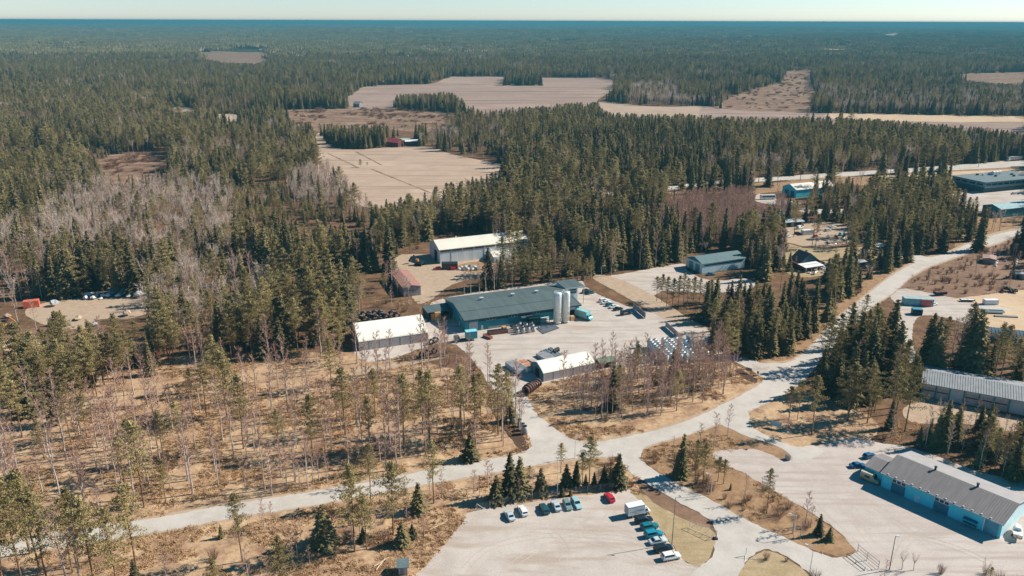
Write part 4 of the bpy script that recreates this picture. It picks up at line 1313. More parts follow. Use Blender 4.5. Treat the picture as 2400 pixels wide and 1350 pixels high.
M_ORANGE = mat("orange_paint", (0.62, 0.23, 0.06), 0.6, 0.1, 0.8)
M_CARTON = mat("pale_wood_crate", (0.62, 0.36, 0.17), 0.8, 0.1, 0.8)
M_STEEL = mat("galvanised_steel", (0.74, 0.77, 0.74), 0.45, 0.06, 0.5, metal=0.35)
M_RUST = mat("rusty_red_steel", (0.22, 0.075, 0.05), 0.8, 0.2, 0.8)

def gable(mb, L, D, h, H, x0=0.0, y0=0.0, rd=0.5):
    """solid with a pitched top; ridge along x at rd of the depth"""
    mb.prism([(y0, 0), (y0 + D, 0), (y0 + D, h), (y0 + D * rd, H), (y0, h)], x0, x0 + L, 'x')

def roof_slabs(mb, L, D, h, H, ox=.5, oy=.5, t=.16, x0=0.0, y0=0.0, rd=0.5):
    ym = y0 + D * rd
    s1 = (H - h) / (D * rd)
    s2 = (H - h) / (D * (1 - rd))
    g = .03
    a = (y0 - oy, h - s1 * oy + g)
    b = (ym, H + g)
    c = (y0 + D + oy, h - s2 * oy + g)
    mb.prism([a, b, c, (c[0], c[1] + t), (b[0], b[1] + t), (a[0], a[1] + t)], x0 - ox, x0 + L + ox, 'x')

def ribs(mb, L, D, h, H, step, ox=.5, oy=.5, t=.16, x0=0.0, rd=.5, w=.06, hgt=.05):
    n = int((L + 2 * ox) / step)
    ym = D * rd
    s1 = (H - h) / (D * rd)
    for k in range(n + 1):
        x = x0 - ox + k * step
        if x + w > x0 + L + ox:
            break
        for (ya, za, yb, zb) in ((-oy, h - s1 * oy + .03 + t, ym, H + .03 + t), (ym, H + .03 + t, D + oy, h - s1 * oy + .03 + t)):
            mb.add([(x, ya, za - .01), (x + w, ya, za - .01), (x + w, yb, zb - .01), (x, yb, zb - .01), (x, ya, za + hgt), (x + w, ya, za + hgt), (x + w, yb, zb + hgt), (x, yb, zb + hgt)],
                   [(4, 5, 6, 7), (0, 1, 5, 4), (2, 3, 7, 6), (1, 2, 6, 5), (3, 0, 4, 7)])

def front(root, nm, x0, x1, z0, z1, m, d=.06, y=0.0, frame=None):
    """panel set proud of the front wall, optionally with a frame of its own"""
    p = MB().box(x0, x1, y - d, y + .05, z0, z1).build(nm, m, root)
    if frame:
        f = MB()
        w = .12
        f.box(x0 - w, x0, y - d - .02, y + .04, z0 - w, z1 + w).box(x1, x1 + w, y - d - .02, y + .04, z0 - w, z1 + w)
        f.box(x0, x1, y - d - .02, y + .04, z1, z1 + w).box(x0, x1, y - d - .02, y + .04, z0 - w, z0)
        f.build("frame", frame, p)
    return p

def end(root, nm, y0, y1, z0, z1, m, x=0.0, d=.06, sgn=-1):
    a, b = (x + sgn * d, x - sgn * .05)
    return MB().box(min(a, b), max(a, b), y0, y1, z0, z1).build(nm, m, root)

# --- the long teal factory hall
hx, hy, ha = -18.6, 292.3, R(21.6)
hall = thing("factory_hall", "long dark teal factory hall with grey roof and two silos in front", "factory hall", (hx, hy), ha)
wb = MB()
gable(wb, 50.4, 27.2, 5.2, 7.5, x0=.7, y0=.9)
wb.build("wall", M_TEALWALL, hall)
rb = MB()
roof_slabs(rb, 50.4, 27.2, 5.2, 7.5, .7, .9, .22, x0=.7, y0=.9)
roof = rb.build("roof", M_TEALROOF, hall)
MB().box(0, 51.8, .0, .12, 4.75, 5.28).build("fascia", M_TEALDARK, roof)
seam = MB()
seam.box(0.05, 51.7, 7.0, 7.12, 6.38, 6.56)
seam.build("roof_seam", M_TEALDARK, roof)
for vx in (12.5, 26.5, 37.5):
    v = MB()
    v.box(vx - .5, vx + .5, 14.3, 15.3, 7.4, 8.5)
    v.box(vx - .8, vx + .8, 14.0, 15.6, 8.5, 8.68)
    v.build("roof_vent", M_LIGHTGREY, roof)
Y = .9
front(hall, "loading_door", 2.3, 5.9, .02, 3.9, M_LIGHTGREY, y=Y)
front(hall, "door", 7.4, 8.2, .02, 2.0, M_WHITE, y=Y)
front(hall, "window_band", 6.2, 46.0, 3.75, 4.7, M_TEALDARK, y=Y, d=.04)
for wx in (9.8, 11.1, 12.4, 19.4, 20.7, 22.0, 30.4, 31.7):
    front(hall, "window", wx, wx + 1.0, 3.85, 4.6, M_GLASS, y=Y, d=.07, frame=M_LIGHTGREY)
front(hall, "loading_door", 46.2, 49.0, .02, 3.2, M_DARK, y=Y)
front(hall, "door_panel", 45.8, 49.4, 3.3, 4.6, M_WHITEWALL, y=Y)
front(hall, "plinth", 10.5, 22.0, .02, 1.0, M_LIGHTGREY, y=Y, d=.05)
cano = MB()
cano.box(24.2, 29.3, -1.9, .85, 3.6, 3.78)
cano.tube((24.4, -1.7, 0), (24.4, -1.7, 3.6), .07).tube((29.1, -1.7, 0), (29.1, -1.7, 3.6), .07)
cano.build("canopy", M_TEALROOF, hall)
for ez in (8.0, 16.0, 21.5):
    end(hall, "door", ez, ez + 1.1, .02, 2.1, M_LIGHTGREY, x=.7)
for ez in (5.5, 7.3):
    end(hall, "window", ez, ez + .8, 3.4, 4.6, M_LIGHTGREY, x=.7)
annex = MB()
annex.box(51.12, 57.5, 15.6, 24.0, 0, 7.6)
annex.build("end_annex", M_WHITEWALL, hall)
ar = MB().box(51.0, 60.5, 14.4, 25.5, 7.65, 8.0).build("flat_roof", M_TEALROOF, hall)
MB().box(50.9, 60.6, 14.2, 14.4, 7.55, 8.05).build("fascia", M_LIGHTGREY, ar)
post = MB()
for px_ in ((60.1, 14.8), (60.1, 25.0)):
    post.tube((px_[0], px_[1], 0), (px_[0], px_[1], 7.65), .16)
post.build("post", M_LIGHTGREY, hall)
for z_ in (5.0, 6.2):
    front(hall, "window", 51.6, 56.8, z_, z_ + .75, M_GLASS, y=15.6, frame=M_LIGHTGREY)
MB().box(-10.2, .62, 17.5, 26.5, 3.7, 4.0).build("lean_to_roof", M_TEALROOF, hall)
lw = MB()
lw.box(-10.0, -9.7, 17.8, 26.2, 0, 3.68)
lw.box(-9.7, .6, 26.0, 26.2, 0, 3.68)
lw.tube((-5, 17.9, 0), (-5, 17.9, 3.7), .12).tube((-.3, 17.9, 0), (-.3, 17.9, 3.7), .12)
lw.build("lean_to_wall", M_TEALDARK, hall)
dmp = MB()
dmp.box(27.6, 32.0, -2.2, .6, .1, 2.3)
dmp.box(27.5, 32.1, -2.3, .7, 2.3, 2.42)

def local(x, y, base=(hx, hy, ha)):
    c, s = math.cos(base[2]), math.sin(base[2])
    return (base[0] + x * c - y * s, base[1] + x * s + y * c)

# silos
def silo(x, lab):
    t = thing("silo", lab, "silo", local(x, -3.6), ha)
    t.scale = (.93, .93, .89)
    b = MB()
    b.lathe([(0.0, 1.0), (1.75, 1.0), (1.75, 14.2), (1.55, 14.9), (.5, 15.3), (0, 15.3)], 28)
    b.build("tank", M_STEEL, t)
    k = MB()
    for z in (3.5, 6, 8.5, 11, 13.5):
        k.lathe([(1.755, z - .05), (1.80, z - .05), (1.80, z + .05), (1.755, z + .05)], 28)
    k.build("hoop", M_STEEL, t)
    f = MB()
    for q in range(6):
        a = q * math.pi / 3
        f.tube((1.5 * math.cos(a), 1.5 * math.sin(a), 0), (1.5 * math.cos(a), 1.5 * math.sin(a), 1.2), .12, n=6)
    f.lathe([(1.7, .6), (1.75, .6), (1.75, 1.02), (1.7, 1.02)], 24)
    f.build("skirt", M_STEEL, t)
    rl = MB()
    for q in range(12):
        a = q * math.pi / 6
        rl.tube((1.65 * math.cos(a), 1.65 * math.sin(a), 14.2), (1.65 * math.cos(a), 1.65 * math.sin(a), 15.6), .035, n=4)
    rl.torus(1.65, .04, 24, 5, (0, 0, 15.6), 'z').torus(1.65, .03, 24, 5, (0, 0, 15.0), 'z')
    rl.build("railing", M_STEEL, t)
    ld = MB()
    for s_ in (-.22, .22):
        ld.tube((s_, 1.9, .2), (s_, 1.9, 15.4), .03, n=4)
    for q in range(34):
        ld.tube((-.22, 1.9, .5 + q * .44), (.22, 1.9, .5 + q * .44), .02, n=4)
    ld.build("ladder", M_STEEL, t)
silo(39.0, "pale grey steel silo nearer the loading canopy, left of its twin")
silo(42.7, "pale grey steel silo nearer the delivery truck, right of its twin")
g = thing("skip_container", "dark green skip standing against the teal hall between canopy and silos", "skip", local(0, 0), ha)
dmp.build("body", mat("dark_green_paint", (0.02, 0.085, 0.07), .5), g)

# --- tent halls
def tent(nm, lab, x, y, a, L, D, h, H, door_end=False):
    t = thing(nm, lab, "tent hall", (x, y), a)
    n = 16
    prof = [(0, h)] + [(D / 2 - math.cos(math.pi * k / n) * D / 2, h + (.62 * (1 - abs(1 - (1 - math.cos(math.pi * k / n)))) + .38 * math.sin(math.pi * k / n)) * (H - h)) for k in range(1, n)] + [(D, h)]
    o = MB()
    t2 = .1
    outer = [(u, v) for u, v in prof]
    inner = [(D / 2 + (u - D / 2) * .985, v - t2) for u, v in prof]
    for (u0, v0), (u1, v1) in zip(outer[:-1], outer[1:]):
        pass
    m_ = len(prof)
    vs = [(-.15, u, v) for u, v in outer] + [(L + .15, u, v) for u, v in outer] + [(-.15, u, v) for u, v in inner] + [(L + .15, u, v) for u, v in inner]
    fs = []
    for i in range(m_ - 1):
        fs += [(i, i + 1, m_ + i + 1, m_ + i), (2 * m_ + i, 3 * m_ + i, 3 * m_ + i + 1, 2 * m_ + i + 1), (i, 2 * m_ + i, 2 * m_ + i + 1, i + 1), (m_ + i, m_ + i + 1, 3 * m_ + i + 1, 3 * m_ + i)]
    o.add(vs, fs, False)
    r_ = o.build("roof_cloth", M_TENTCLOTH, t)
    seams = MB()
    k = 0
    while k * 4.0 < L:
        xx = k * 4.0
        for i in range(m_ - 1):
            u0, v0 = outer[i]
            u1, v1 = outer[i + 1]
            seams.add([(xx, u0, v0 + .012), (xx + .1, u0, v0 + .012), (xx + .1, u1, v1 + .012), (xx, u1, v1 + .012)], [(0, 1, 2, 3)])
        k += 1
    seams.build("seam", mat("tent_seam", (0.66, 0.63, 0.54), .7), r_)
    s_ = MB()
    s_.box(.02, L - .02, .06, .2, 0, h - .02)
    s_.box(.02, L - .02, D - .2, D - .06, 0, h - .02)
    s_.build("side_skirt", M_TENTSIDE, t)
    e = MB()
    ep = [(.22, 0), (D - .22, 0), (D - .22, h - .1)] + [(D / 2 + (u - D / 2) * .96, v - .15) for u, v in prof[::-1]] + [(.22, h - .1)]
    e.prism(ep, .05, .2, 'x')
    e.prism(ep, L - .2, L - .05, 'x')
    e.build("end_wall", M_TENTSIDE if not door_end else mat("teal_tent_end", (0.10, 0.22, 0.25), .7), t)
    if door_end:
        MB().box(-.02, .04, D * .32, D * .62, .02, min(3.3, H - .8)).build("doorway", M_DARK, t)
    p = MB()
    k = 0
    while k * 4.0 <= L:
        p.box(min(L - .1, k * 4.0), min(L - .1, k * 4.0) + .12, -.02, .06, 0, h)
        k += 1
    p.build("post", M_LIGHTGREY, t)
    return t
tent("storage_tent", "larger white arched storage tent left of the teal hall", -57.1, 273.9, R(21.4), 26.7, 18.0, 3.7, 8.0)
tent("storage_tent", "smaller white arched storage tent at the yard entrance with an open end", 11.2, 247.7, R(25.9), 20.4, 10.0, 3.1, 5.6, True)

# --- cream warehouse
wx, wy, wa = -36.7, 386.4, R(23.2)
w = thing("warehouse", "tall white warehouse with cream roof behind the teal hall", "warehouse", (wx, wy), wa)
b = MB()
gable(b, 49.4, 17.4, 7.4, 10.4, x0=.4, y0=.3)
b.build("wall", M_WHITEWALL, w)
b = MB()
roof_slabs(b, 49.4, 17.4, 7.4, 10.4, .5, .4, .2, x0=.4, y0=.3)
rf = b.build("roof", M_CREAMROOF, w)
MB().box(12.0, 12.6, 9.0, 9.6, 10.2, 11.2).build("roof_vent", M_WHITE, rf)
for k in range(8):
    front(w, "window", .7 + k * 6.15, 6.2 + k * 6.15, 6.1, 6.95, mat("brown_strip_glazing", (0.16, 0.115, 0.10), .4), y=.3)
for xx in (6.4, 24.6, 36.9, 49.2):
    front(w, "downpipe", xx - .12, xx + .12, .02, 7.1, mat("steel_blue_trim", (0.16, 0.34, 0.42), .5), y=.3, d=.1)
end(w, "doorway", 4.6, 9.4, .02, 5.6, M_DARK, x=.4)
end(w, "sliding_door", 9.45, 13.6, .02, 5.8, M_WHITEWALL, x=.4, d=.12)
s_ = MB()
gable(s_, 9.5, 9.0, 3.0, 4.6, x0=26.5, y0=-8.8)
s_.build("porch_wall", M_WHITEWALL, w)
s_ = MB()
roof_slabs(s_, 9.5, 9.0, 3.0, 4.6, .4, .0, .15, x0=26.5, y0=-8.8)
s_.build("porch_roof", M_CREAMROOF, w)

# --- brown shed beside it
bx, by_ = G(948, 697)
sh = thing("shed", "grey board shed with red brown roof beside the cream warehouse yard", "shed", (bx, by_), R(21))
b = MB()
b.prism([(0, 0), (9.0, 0), (9.0, 4.6), (0, 5.0)], 0, 24.0, 'y') if False else b.prism([(0, 0), (8.0, 0), (8.0, 4.3), (4.0, 5.2), (0, 4.3)], 0, 25.0, 'y')
b.build("wall", M_WOODGREY, sh)
b = MB()
b.prism([(-.4, 4.24), (4.0, 5.23), (8.4, 4.24), (8.4, 4.4), (4.0, 5.4), (-.4, 4.4)], -.4, 25.4, 'y')
b.build("roof", M_BROWNROOF, sh)
front(sh, "door", 2.4, 5.6, .02, 3.2, mat("grey_plank_door", (0.24, 0.22, 0.22), .8))

# --- pale blue hall
h6 = thing("hall", "low white hall with slate green roof and two doors by the gravel pad", "hall", (93.8, 371.0), R(24.1))
b = MB()
gable(b, 26.3, 12.8, 5.0, 7.1, x0=.3, y0=.3)
b.build("wall", mat("pale_blue_white_cladding", (0.50, 0.68, 0.72), .6, .05), h6)
b = MB()
roof_slabs(b, 26.3, 12.8, 5.0, 7.1, .4, .4, .18, x0=.3, y0=.3)
b.build("roof", mat("slate_green_roof", (0.115, 0.175, 0.18), .6, .06), h6)
front(h6, "window_band", 1.6, 25.0, 3.7, 4.35, M_TEALDARK, y=.3)
end(h6, "garage_door", 2.2, 5.6, .02, 4.0, mat("green_grey_door", (0.14, 0.26, 0.27), .6), x=.3)
end(h6, "garage_door", 7.4, 10.8, .02, 4.0, mat("green_grey_door", (0.14, 0.26, 0.27), .6), x=.3)
gg = MB()
gg.prism([(.35, 5.0), (13.0, 5.0), (6.7, 7.0)], .18, .3, 'x')
gg.build("gable_panel", M_CYANDOOR, h6)

# --- turquoise hall on the right
rx, ry, ra = 98.7, 183.5, R(-50.3)
rh = thing("workshop_hall", "turquoise workshop hall with grey roof casting a long shadow on the lot", "workshop hall", (rx, ry), ra)
b = MB()
gable(b, 29.2, 16.6, 4.2, 6.2, x0=.35, y0=.35)
b.build("wall", M_CYANWALL, rh)
b = MB()
roof_slabs(b, 29.2, 16.6, 4.2, 6.2, .45, .5, .18, x0=.35, y0=.35)
ribs(b, 29.2, 16.6, 4.2, 6.2, .6, .45, .15, .18, x0=.35, w=.04, hgt=.03)
rf = b.build("roof", M_GREYROOF, rh)
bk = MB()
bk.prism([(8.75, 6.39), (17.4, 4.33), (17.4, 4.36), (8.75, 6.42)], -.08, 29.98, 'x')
bk.build("back_slope_sun_overlay", M_PALEROOF, rf)  # overlay on the far slope, paler grey to paint in extra sunlight
tr = MB()
tr.box(-.1, 30.0, -.22, -.12, 4.0, 4.3)
tr.build("gutter", M_LIGHTGREY, rf)
for k in range(13):
    MB().box(1.6 + k * 2.1, 1.95 + k * 2.1, .15, .35, 4.4, 4.62).build("snow_guard", M_WHITE, rf)
ec = MB()
ec.prism([(.4, .05), (16.9, .05), (16.9, 4.1), (8.65, 6.1), (.4, 4.1)], 29.56, 29.62, 'x')
ec.build("sunlit_end_panel", mat("sunlit_cyan_cladding", (0.55, 0.74, 0.77), .5, .05, .4), rh)  # same cladding as the front, sunlight on this end painted in as paler cyan
for vx in (9.9, 20.3):
    v = MB()
    v.tube((vx, 8.7, 6.1), (vx, 8.7, 7.3), .28).tube((vx, 8.7, 7.3), (vx, 8.7, 7.45), .42)
    v.build("roof_vent", M_TEALDARK, rf)
for (x0, x1) in ((3.0, 6.6), (13.9, 17.5)):
    d = front(rh, "garage_door", x0, x1, .02, 2.75, M_CYANDOOR, y=.35)
    for k in range(3):
        q = x0 + .1 + k * 1.2
        front(rh, "window", q, q + .95, 2.95, 3.75, M_GLASS, y=.35, frame=M_WHITE)
front(rh, "door", 9.1, 10.4, .02, 2.1, mat("pale_blue_door", (0.42, 0.72, 0.78), .5), y=.35)
front(rh, "wide_door", 25.9, 29.0, .02, 3.6, mat("blue_grey_door", (0.10, 0.33, 0.42), .5), y=.35)
MB().box(25.6, 25.8, .25, .34, 0, 4.0).build("downpipe", M_WHITE, rh)
cn = MB()
cn.box(21.3, 24.6, -.9, .3, 1.9, 2.02)
cn.tube((21.4, -.8, 0), (21.4, -.8, 1.9), .04).tube((24.5, -.8, 0), (24.5, -.8, 1.9), .04)
cn.box(21.4, 24.5, -.6, .2, .75, .85)
cn.build("porch", M_CYANDOOR, rh)
b = MB()
gable(b, 5.3, 9.4, 3.3, 4.35, x0=-5.0, y0=1.6)
b.build("annex_wall", M_CYANWALL, rh)
b = MB()
roof_slabs(b, 5.0, 9.4, 3.3, 4.35, .3, .35, .15, x0=-5.0, y0=1.6)
b.build("annex_roof", M_GREYROOF, rh)
front(rh, "window", -2.4, -1.5, 1.3, 2.3, M_GLASS, y=1.6, frame=M_WHITE)

# --- grey ribbed building
gy = thing("garage_row", "long garage row with ribbed grey roof and blue pillars behind the trees", "garage row", (135.9, 237.2), R(-27.4))
b = MB()
gable(b, 44, 15, 5.0, 6.6, x0=.4, y0=.6)
b.build("wall", mat("blue_white_panel", (0.46, 0.56, 0.60), .6, .06), gy)
b = MB()
roof_slabs(b, 44, 15, 5.0, 6.6, .5, .8, .2, x0=.4, y0=.6)
ribs(b, 44, 15.6, 5.0, 6.6, .75, .5, .4, .2, x0=.4, w=.06, hgt=.05)
b.build("roof", M_RIBROOF, gy)
for xx in (.6, 4.4, 8.4, 12.6, 16.8, 21.0, 25.2, 33.0, 37.2):
    front(gy, "pillar", xx - .22, xx + .22, .02, 4.8, M_CYANDOOR if False else mat("turquoise_pillar", (0.02, 0.27, 0.33), .5), y=.6, d=.25)
for x0, x1 in ((.9, 4.1), (4.7, 8.1), (12.9, 16.5), (17.1, 20.7), (21.3, 24.9), (33.3, 36.9), (37.5, 41.0)):
    d = front(gy, "garage_door", x0, x1, .02, 3.8, mat("pale_pink_grey_door", (0.42, 0.40, 0.41), .6), y=.6)
    MB().box(x0 + .05, x1 - .05, .6 - .1, .6 - .04, 2.3, 2.75).build("window_strip", mat("dark_red_glass", (0.09, 0.05, 0.055), .3), d)
MB().box(-.2, 44.6, .0, .1, 4.7, 5.1).build("fascia", M_LIGHTGREY, gy)

# --- dark quonset roof at the right edge
qx, qy = G(2318, 800)
q = thing("quonset_hut", "dark blue corrugated arched hut at the right edge by the sand pit", "hut", (qx, qy), R(-20))
b = MB()
n = 14
Lq, Dq, Hq = 26.0, 10.0, 4.6
k = 0
for i in range(int(Lq / .6)):
    off = .0 if i % 2 == 0 else .10
    prof = [(Dq / 2 - math.cos(math.pi * j / n) * (Dq / 2 - off), math.sin(math.pi * j / n) * (Hq - off)) for j in range(n + 1)]
    m_ = len(prof)
    b.add([(i * .6, u, v) for u, v in prof] + [(i * .6 + .6, u, v) for u, v in prof], [(j, j + 1, m_ + j + 1, m_ + j) for j in range(m_ - 1)])
b.build("arched_roof", mat("blue_black_corrugated_steel", (0.075, 0.12, 0.15), .45, .08), q)
b = MB()
b.prism([(Dq / 2 - math.cos(math.pi * j / n) * (Dq / 2 - .3), math.sin(math.pi * j / n) * (Hq - .3)) for j in range(n + 1)], .2, .4, 'x')
b.build("end_wall", M_TEALDARK, q)

# --- office building far right
of = thing("office_building", "large blue grey office building with white roof units by the highway", "office building", (343.9, 567.1), R(20.8))
MB().box(1.5, 60, 1.5, 27, 0, 4.2).build("ground_floor", mat("dark_blue_cladding", (0.03, 0.10, 0.15), .5), of)
MB().box(0, 60, 0, 28.1, 4.2, 7.6).build("upper_floor", mat("blue_grey_cladding", (0.10, 0.32, 0.38), .5), of)
ofr = MB().box(-.6, 60.6, -.6, 28.7, 7.62, 8.1).build("flat_roof", mat("office_felt_roof", (0.15, 0.19, 0.19), .8), of)
for k in range(9):
    front(of, "window", 1 + k * 6.0, 6 + k * 6.0, 5.2, 6.6, M_GLASS)
for k in range(4):
    end(of, "window", 1.5 + k * 6.5, 6.5 + k * 6.5, 5.2, 6.6, M_GLASS)
front(of, "sign_band", 2.0, 59, 3.2, 4.0, mat("pale_grey_band", (0.32, 0.34, 0.35), .6), y=1.5, d=.4)
for k, (ux, uy) in enumerate(((30, 18), (33, 18), (36, 18), (22, 20), (26, 13), (40, 9), (18, 22), (44, 14))):
    u = MB()
    if k < 3:
        u.prism([(uy, 8.1), (uy + 5, 8.1), (uy + 5, 9.0), (uy + 1, 11.0), (uy, 10.6)], ux, ux + 2.2, 'x')
    else:
        u.box(ux, ux + 1.5, uy, uy + 1.3, 8.05, 9.3)
    u.build("roof_unit", M_WHITE if k < 4 else M_TEALDARK, ofr)

def simple_hall(nm, lab, cat, foot, ang, L, D, h, H, wm, rm, feats=(), rd=.5):
    t = thing(nm, lab, cat, G(*foot), R(ang))
    b = MB()
    gable(b, L - .6, D - .6, h, H - .1, x0=.3, y0=.3, rd=rd)
    b.build("wall", wm, t)
    b = MB()
    roof_slabs(b, L - .6, D - .6, h, H - .1, .4, .4, .16, x0=.3, y0=.3, rd=rd)
    b.build("roof", rm, t)
    for f in feats:
        if f[0] == 'f':
            front(t, f[1], *f[2:6], f[6], y=.3)
        else:
            end(t, f[1], *f[2:6], f[6], x=.3)
    return t
M_BLUEWALL = mat("blue_sheet_wall", (0.05, 0.25, 0.32), .6, .06)
simple_hall("hall", "blue walled hall with pale sheet roof half hidden by spruces", "hall", (1866, 462), 22, 36, 15, 5.6, 8.6, M_CYANWALL, M_CREAMROOF, [('e', 'garage_door', 2, 6, .02, 4.2, M_CYANDOOR), ('e', 'garage_door', 8, 12, .02, 4.2, M_CYANDOOR)])
simple_hall("hall", "teal walled hall with pale roof cut by the right picture edge", "hall", (2345, 508), 20, 30, 14, 5.5, 7.5, M_BLUEWALL, mat("pale_teal_roof", (0.28, 0.42, 0.44), .6), [('f', 'door', 3, 4.2, .02, 2.2, M_DARK)])
simple_hall("shed", "low open shed with pale roof beside the upper road trees", "shed", (2015, 508), 12, 22, 10, 3.2, 4.4, M_LIGHTGREY, mat("pale_sheet_roof", (0.42, 0.46, 0.45), .6), [('f', 'doorway', 2, 8, .02, 2.6, M_DARK)])
simple_hall("barn", "long dark barn with grey roof beside the junk yard", "barn", (1758, 528), 14, 26, 9, 4.0, 5.8, M_REDBROWN, mat("dark_slate_roof", (0.14, 0.19, 0.20), .6), [('f', 'doorway', 4, 7, .02, 3, M_DARK), ('f', 'doorway', 14, 17, .02, 3, M_DARK)])
simple_hall("shed", "pale roofed lean-to packed with scrap in the junk yard", "shed", (1835, 532), 14, 15, 8, 3.0, 3.8, M_WOODGREY, mat("pale_sheet_roof", (0.42, 0.46, 0.45), .6), [('f', 'doorway', 1, 6, .02, 2.6, M_DARK), ('f', 'doorway', 8, 13, .02, 2.6, M_DARK)])
simple_hall("cabin", "small dark roofed shed on the brown bank at the bottom edge", "shed", (935, 1352), 8, 2.6, 3.2, 2.3, 3.0, mat("light_pink_boards", (0.55, 0.46, 0.44), .8), mat("dark_slate_roof", (0.14, 0.19, 0.20), .6), [('f', 'door', .7, 1.5, .05, 1.9, M_WOODGREY)])
simple_hall("shed", "small dark shed with pale roof in the garden behind the roadside hedge", "shed", (2000, 628), 20, 9, 6, 2.8, 3.3, mat("navy_boards", (0.03, 0.07, 0.1), .7), mat("pale_felt_roof", (0.36, 0.36, 0.35), .7), [('f', 'doorway', 1, 4, .02, 2.2, M_DARK)])
simple_hall("shed", "green roofed shelter at the right end of the smaller tent", "shed", (1408, 866), 24, 7, 4.5, 2.3, 3.0, M_DARK, mat("moss_green_roof", (0.15, 0.20, 0.13), .8), [('f', 'doorway', .6, 6.2, .02, 1.9, M_DARK)])
simple_hall("house", "dark brown house roof at the left edge among pines", "house", (-6, 886), -25, 9.5, 9, 3.2, 5.6, M_REDBROWN, mat("brown_black_roof", (0.085, 0.06, 0.065), .7), [('f', 'window', 2, 3.5, 1.2, 2.4, M_WHITE), ('f', 'window', 6, 7.5, 1.2, 2.4, M_WHITE)])
simple_hall("ruin", "roofless brick ruin in the scrub right of the road", "ruin", (2335, 618), 60, 9, 6, 2.6, 3.2, mat("pink_brick", (0.36, 0.22, 0.18), .9), mat("broken_brick_top", (0.38, 0.26, 0.22), .9))
simple_hall("shed", "grey concrete hut beside the brick ruin in the scrub", "shed", (2378, 650), -20, 6, 5, 2.6, 2.9, mat("grey_concrete", (0.34, 0.33, 0.32), .9), mat("pale_felt_roof", (0.36, 0.36, 0.35), .7), [('f', 'doorway', 1, 2.2, .02, 2, M_DARK)])
# house with the dark steep gable
ho = thing("house", "house with steep dark gable roof and white veranda roof", "house", G(1880, 634), R(24))
b = MB()
b.box(0, 15, 0, 9, 0, 3.0)
b.build("wall", M_REDBROWN, ho)
b = MB()
b.prism([(2.0, 3.0), (13.5, 3.0), (7.5, 7.4)], 3.2, 10.5, 'y')
b.build("gable_wall", mat("blue_dark_gable", (0.02, 0.08, 0.11), .6), ho)
b = MB()
b.prism([(1.4, 2.9), (7.5, 7.5), (14.1, 2.9), (14.3, 3.05), (7.5, 7.75), (1.2, 3.05)], 2.7, 11.0, 'y')
rf = b.build("roof", mat("charcoal_tile_roof", (0.075, 0.075, 0.08), .6, .1), ho)
MB().box(8.2, 9.0, 6.5, 7.3, 6.6, 8.4).build("chimney", mat("grey_concrete", (0.34, 0.33, 0.32), .9), rf)
b = MB()
b.prism([(-3.2, 2.55), (2.65, 3.05), (2.65, 3.2), (-3.2, 2.7)], -.5, 11.5, 'x')
b.build("veranda_roof", M_WHITE, ho)
b = MB()
for xx in (0, 3.6, 7.2, 10.8):
    b.tube((xx, -3.0, 0), (xx, -3.0, 2.6), .08)
b.build("veranda_post", M_WHITE, ho)
for xx in (2, 6, 11.5):
    front(ho, "window", xx, xx + 1.2, 1.0, 2.2, M_GLASS, frame=M_WHITE)
# farm by the tan field
fx, fy = G(912, 343)
simple_hall("farmhouse", "farmhouse with bright red roof at the edge of the tan field", "farmhouse", (903, 343), -32, 17, 9, 4.5, 8.0, M_REDBROWN, mat("bright_red_roof", (0.62, 0.13, 0.13), .6), [('f', 'window', 2, 3.5, 1, 2.4, M_WHITE)])
simple_hall("farm_shed", "low farm shed with pale green roof right of the red roof", "farm shed", (920, 338), 5, 18, 8, 3.5, 5.0, M_REDBROWN, mat("pale_green_roof", (0.38, 0.52, 0.48), .6))
simple_hall("farm_shed", "low farm shed with white roof furthest right at the farm", "farm shed", (950, 341), 5, 16, 8, 3.5, 5.0, M_REDBROWN, M_WHITE)
simple_hall("barn", "small grey barn alone beyond the felled clearing", "barn", (828, 252), -30, 12, 9, 5, 8, M_WOODGREY, M_PALEROOF)
# ------------------------------------------------------------------ vehicles
M_TYRE = mat("tyre_rubber", (0.02, 0.02, 0.022), 0.85, 0.1, 2)
M_RIM = mat("alloy_rim", (0.45, 0.46, 0.47), 0.35, 0.05, 2, metal=0.5)
M_LAMP = mat("lamp_glass", (0.75, 0.77, 0.75), 0.15, 0.03, 2, spec=.6)
M_TAIL = mat("tail_lamp_red", (0.35, 0.02, 0.02), 0.25, 0.05, 2)
def paint(name, c, r=.28):
    return mat(name, c, r, 0.03, 0.6, spec=0.5)
P_SILVER = paint("silver_paint", (0.46, 0.52, 0.54))
P_WHITE = paint("white_car_paint", (0.74, 0.74, 0.71))
P_DARKGREEN = paint("dark_teal_paint", (0.022, 0.075, 0.085))
P_GREY = paint("grey_green_paint", (0.16, 0.25, 0.25))
P_PALETEAL = paint("pale_teal_paint", (0.30, 0.48, 0.50))
P_RED = paint("red_car_paint", (0.55, 0.02, 0.035))
P_BLACK = paint("black_paint", (0.012, 0.022, 0.028))
P_TEAL = paint("deep_teal_paint", (0.01, 0.16, 0.20))
P_BLUETEAL = paint("blue_teal_paint", (0.01, 0.23, 0.32))
P_BLUE = paint("blue_paint", (0.02, 0.12, 0.24))

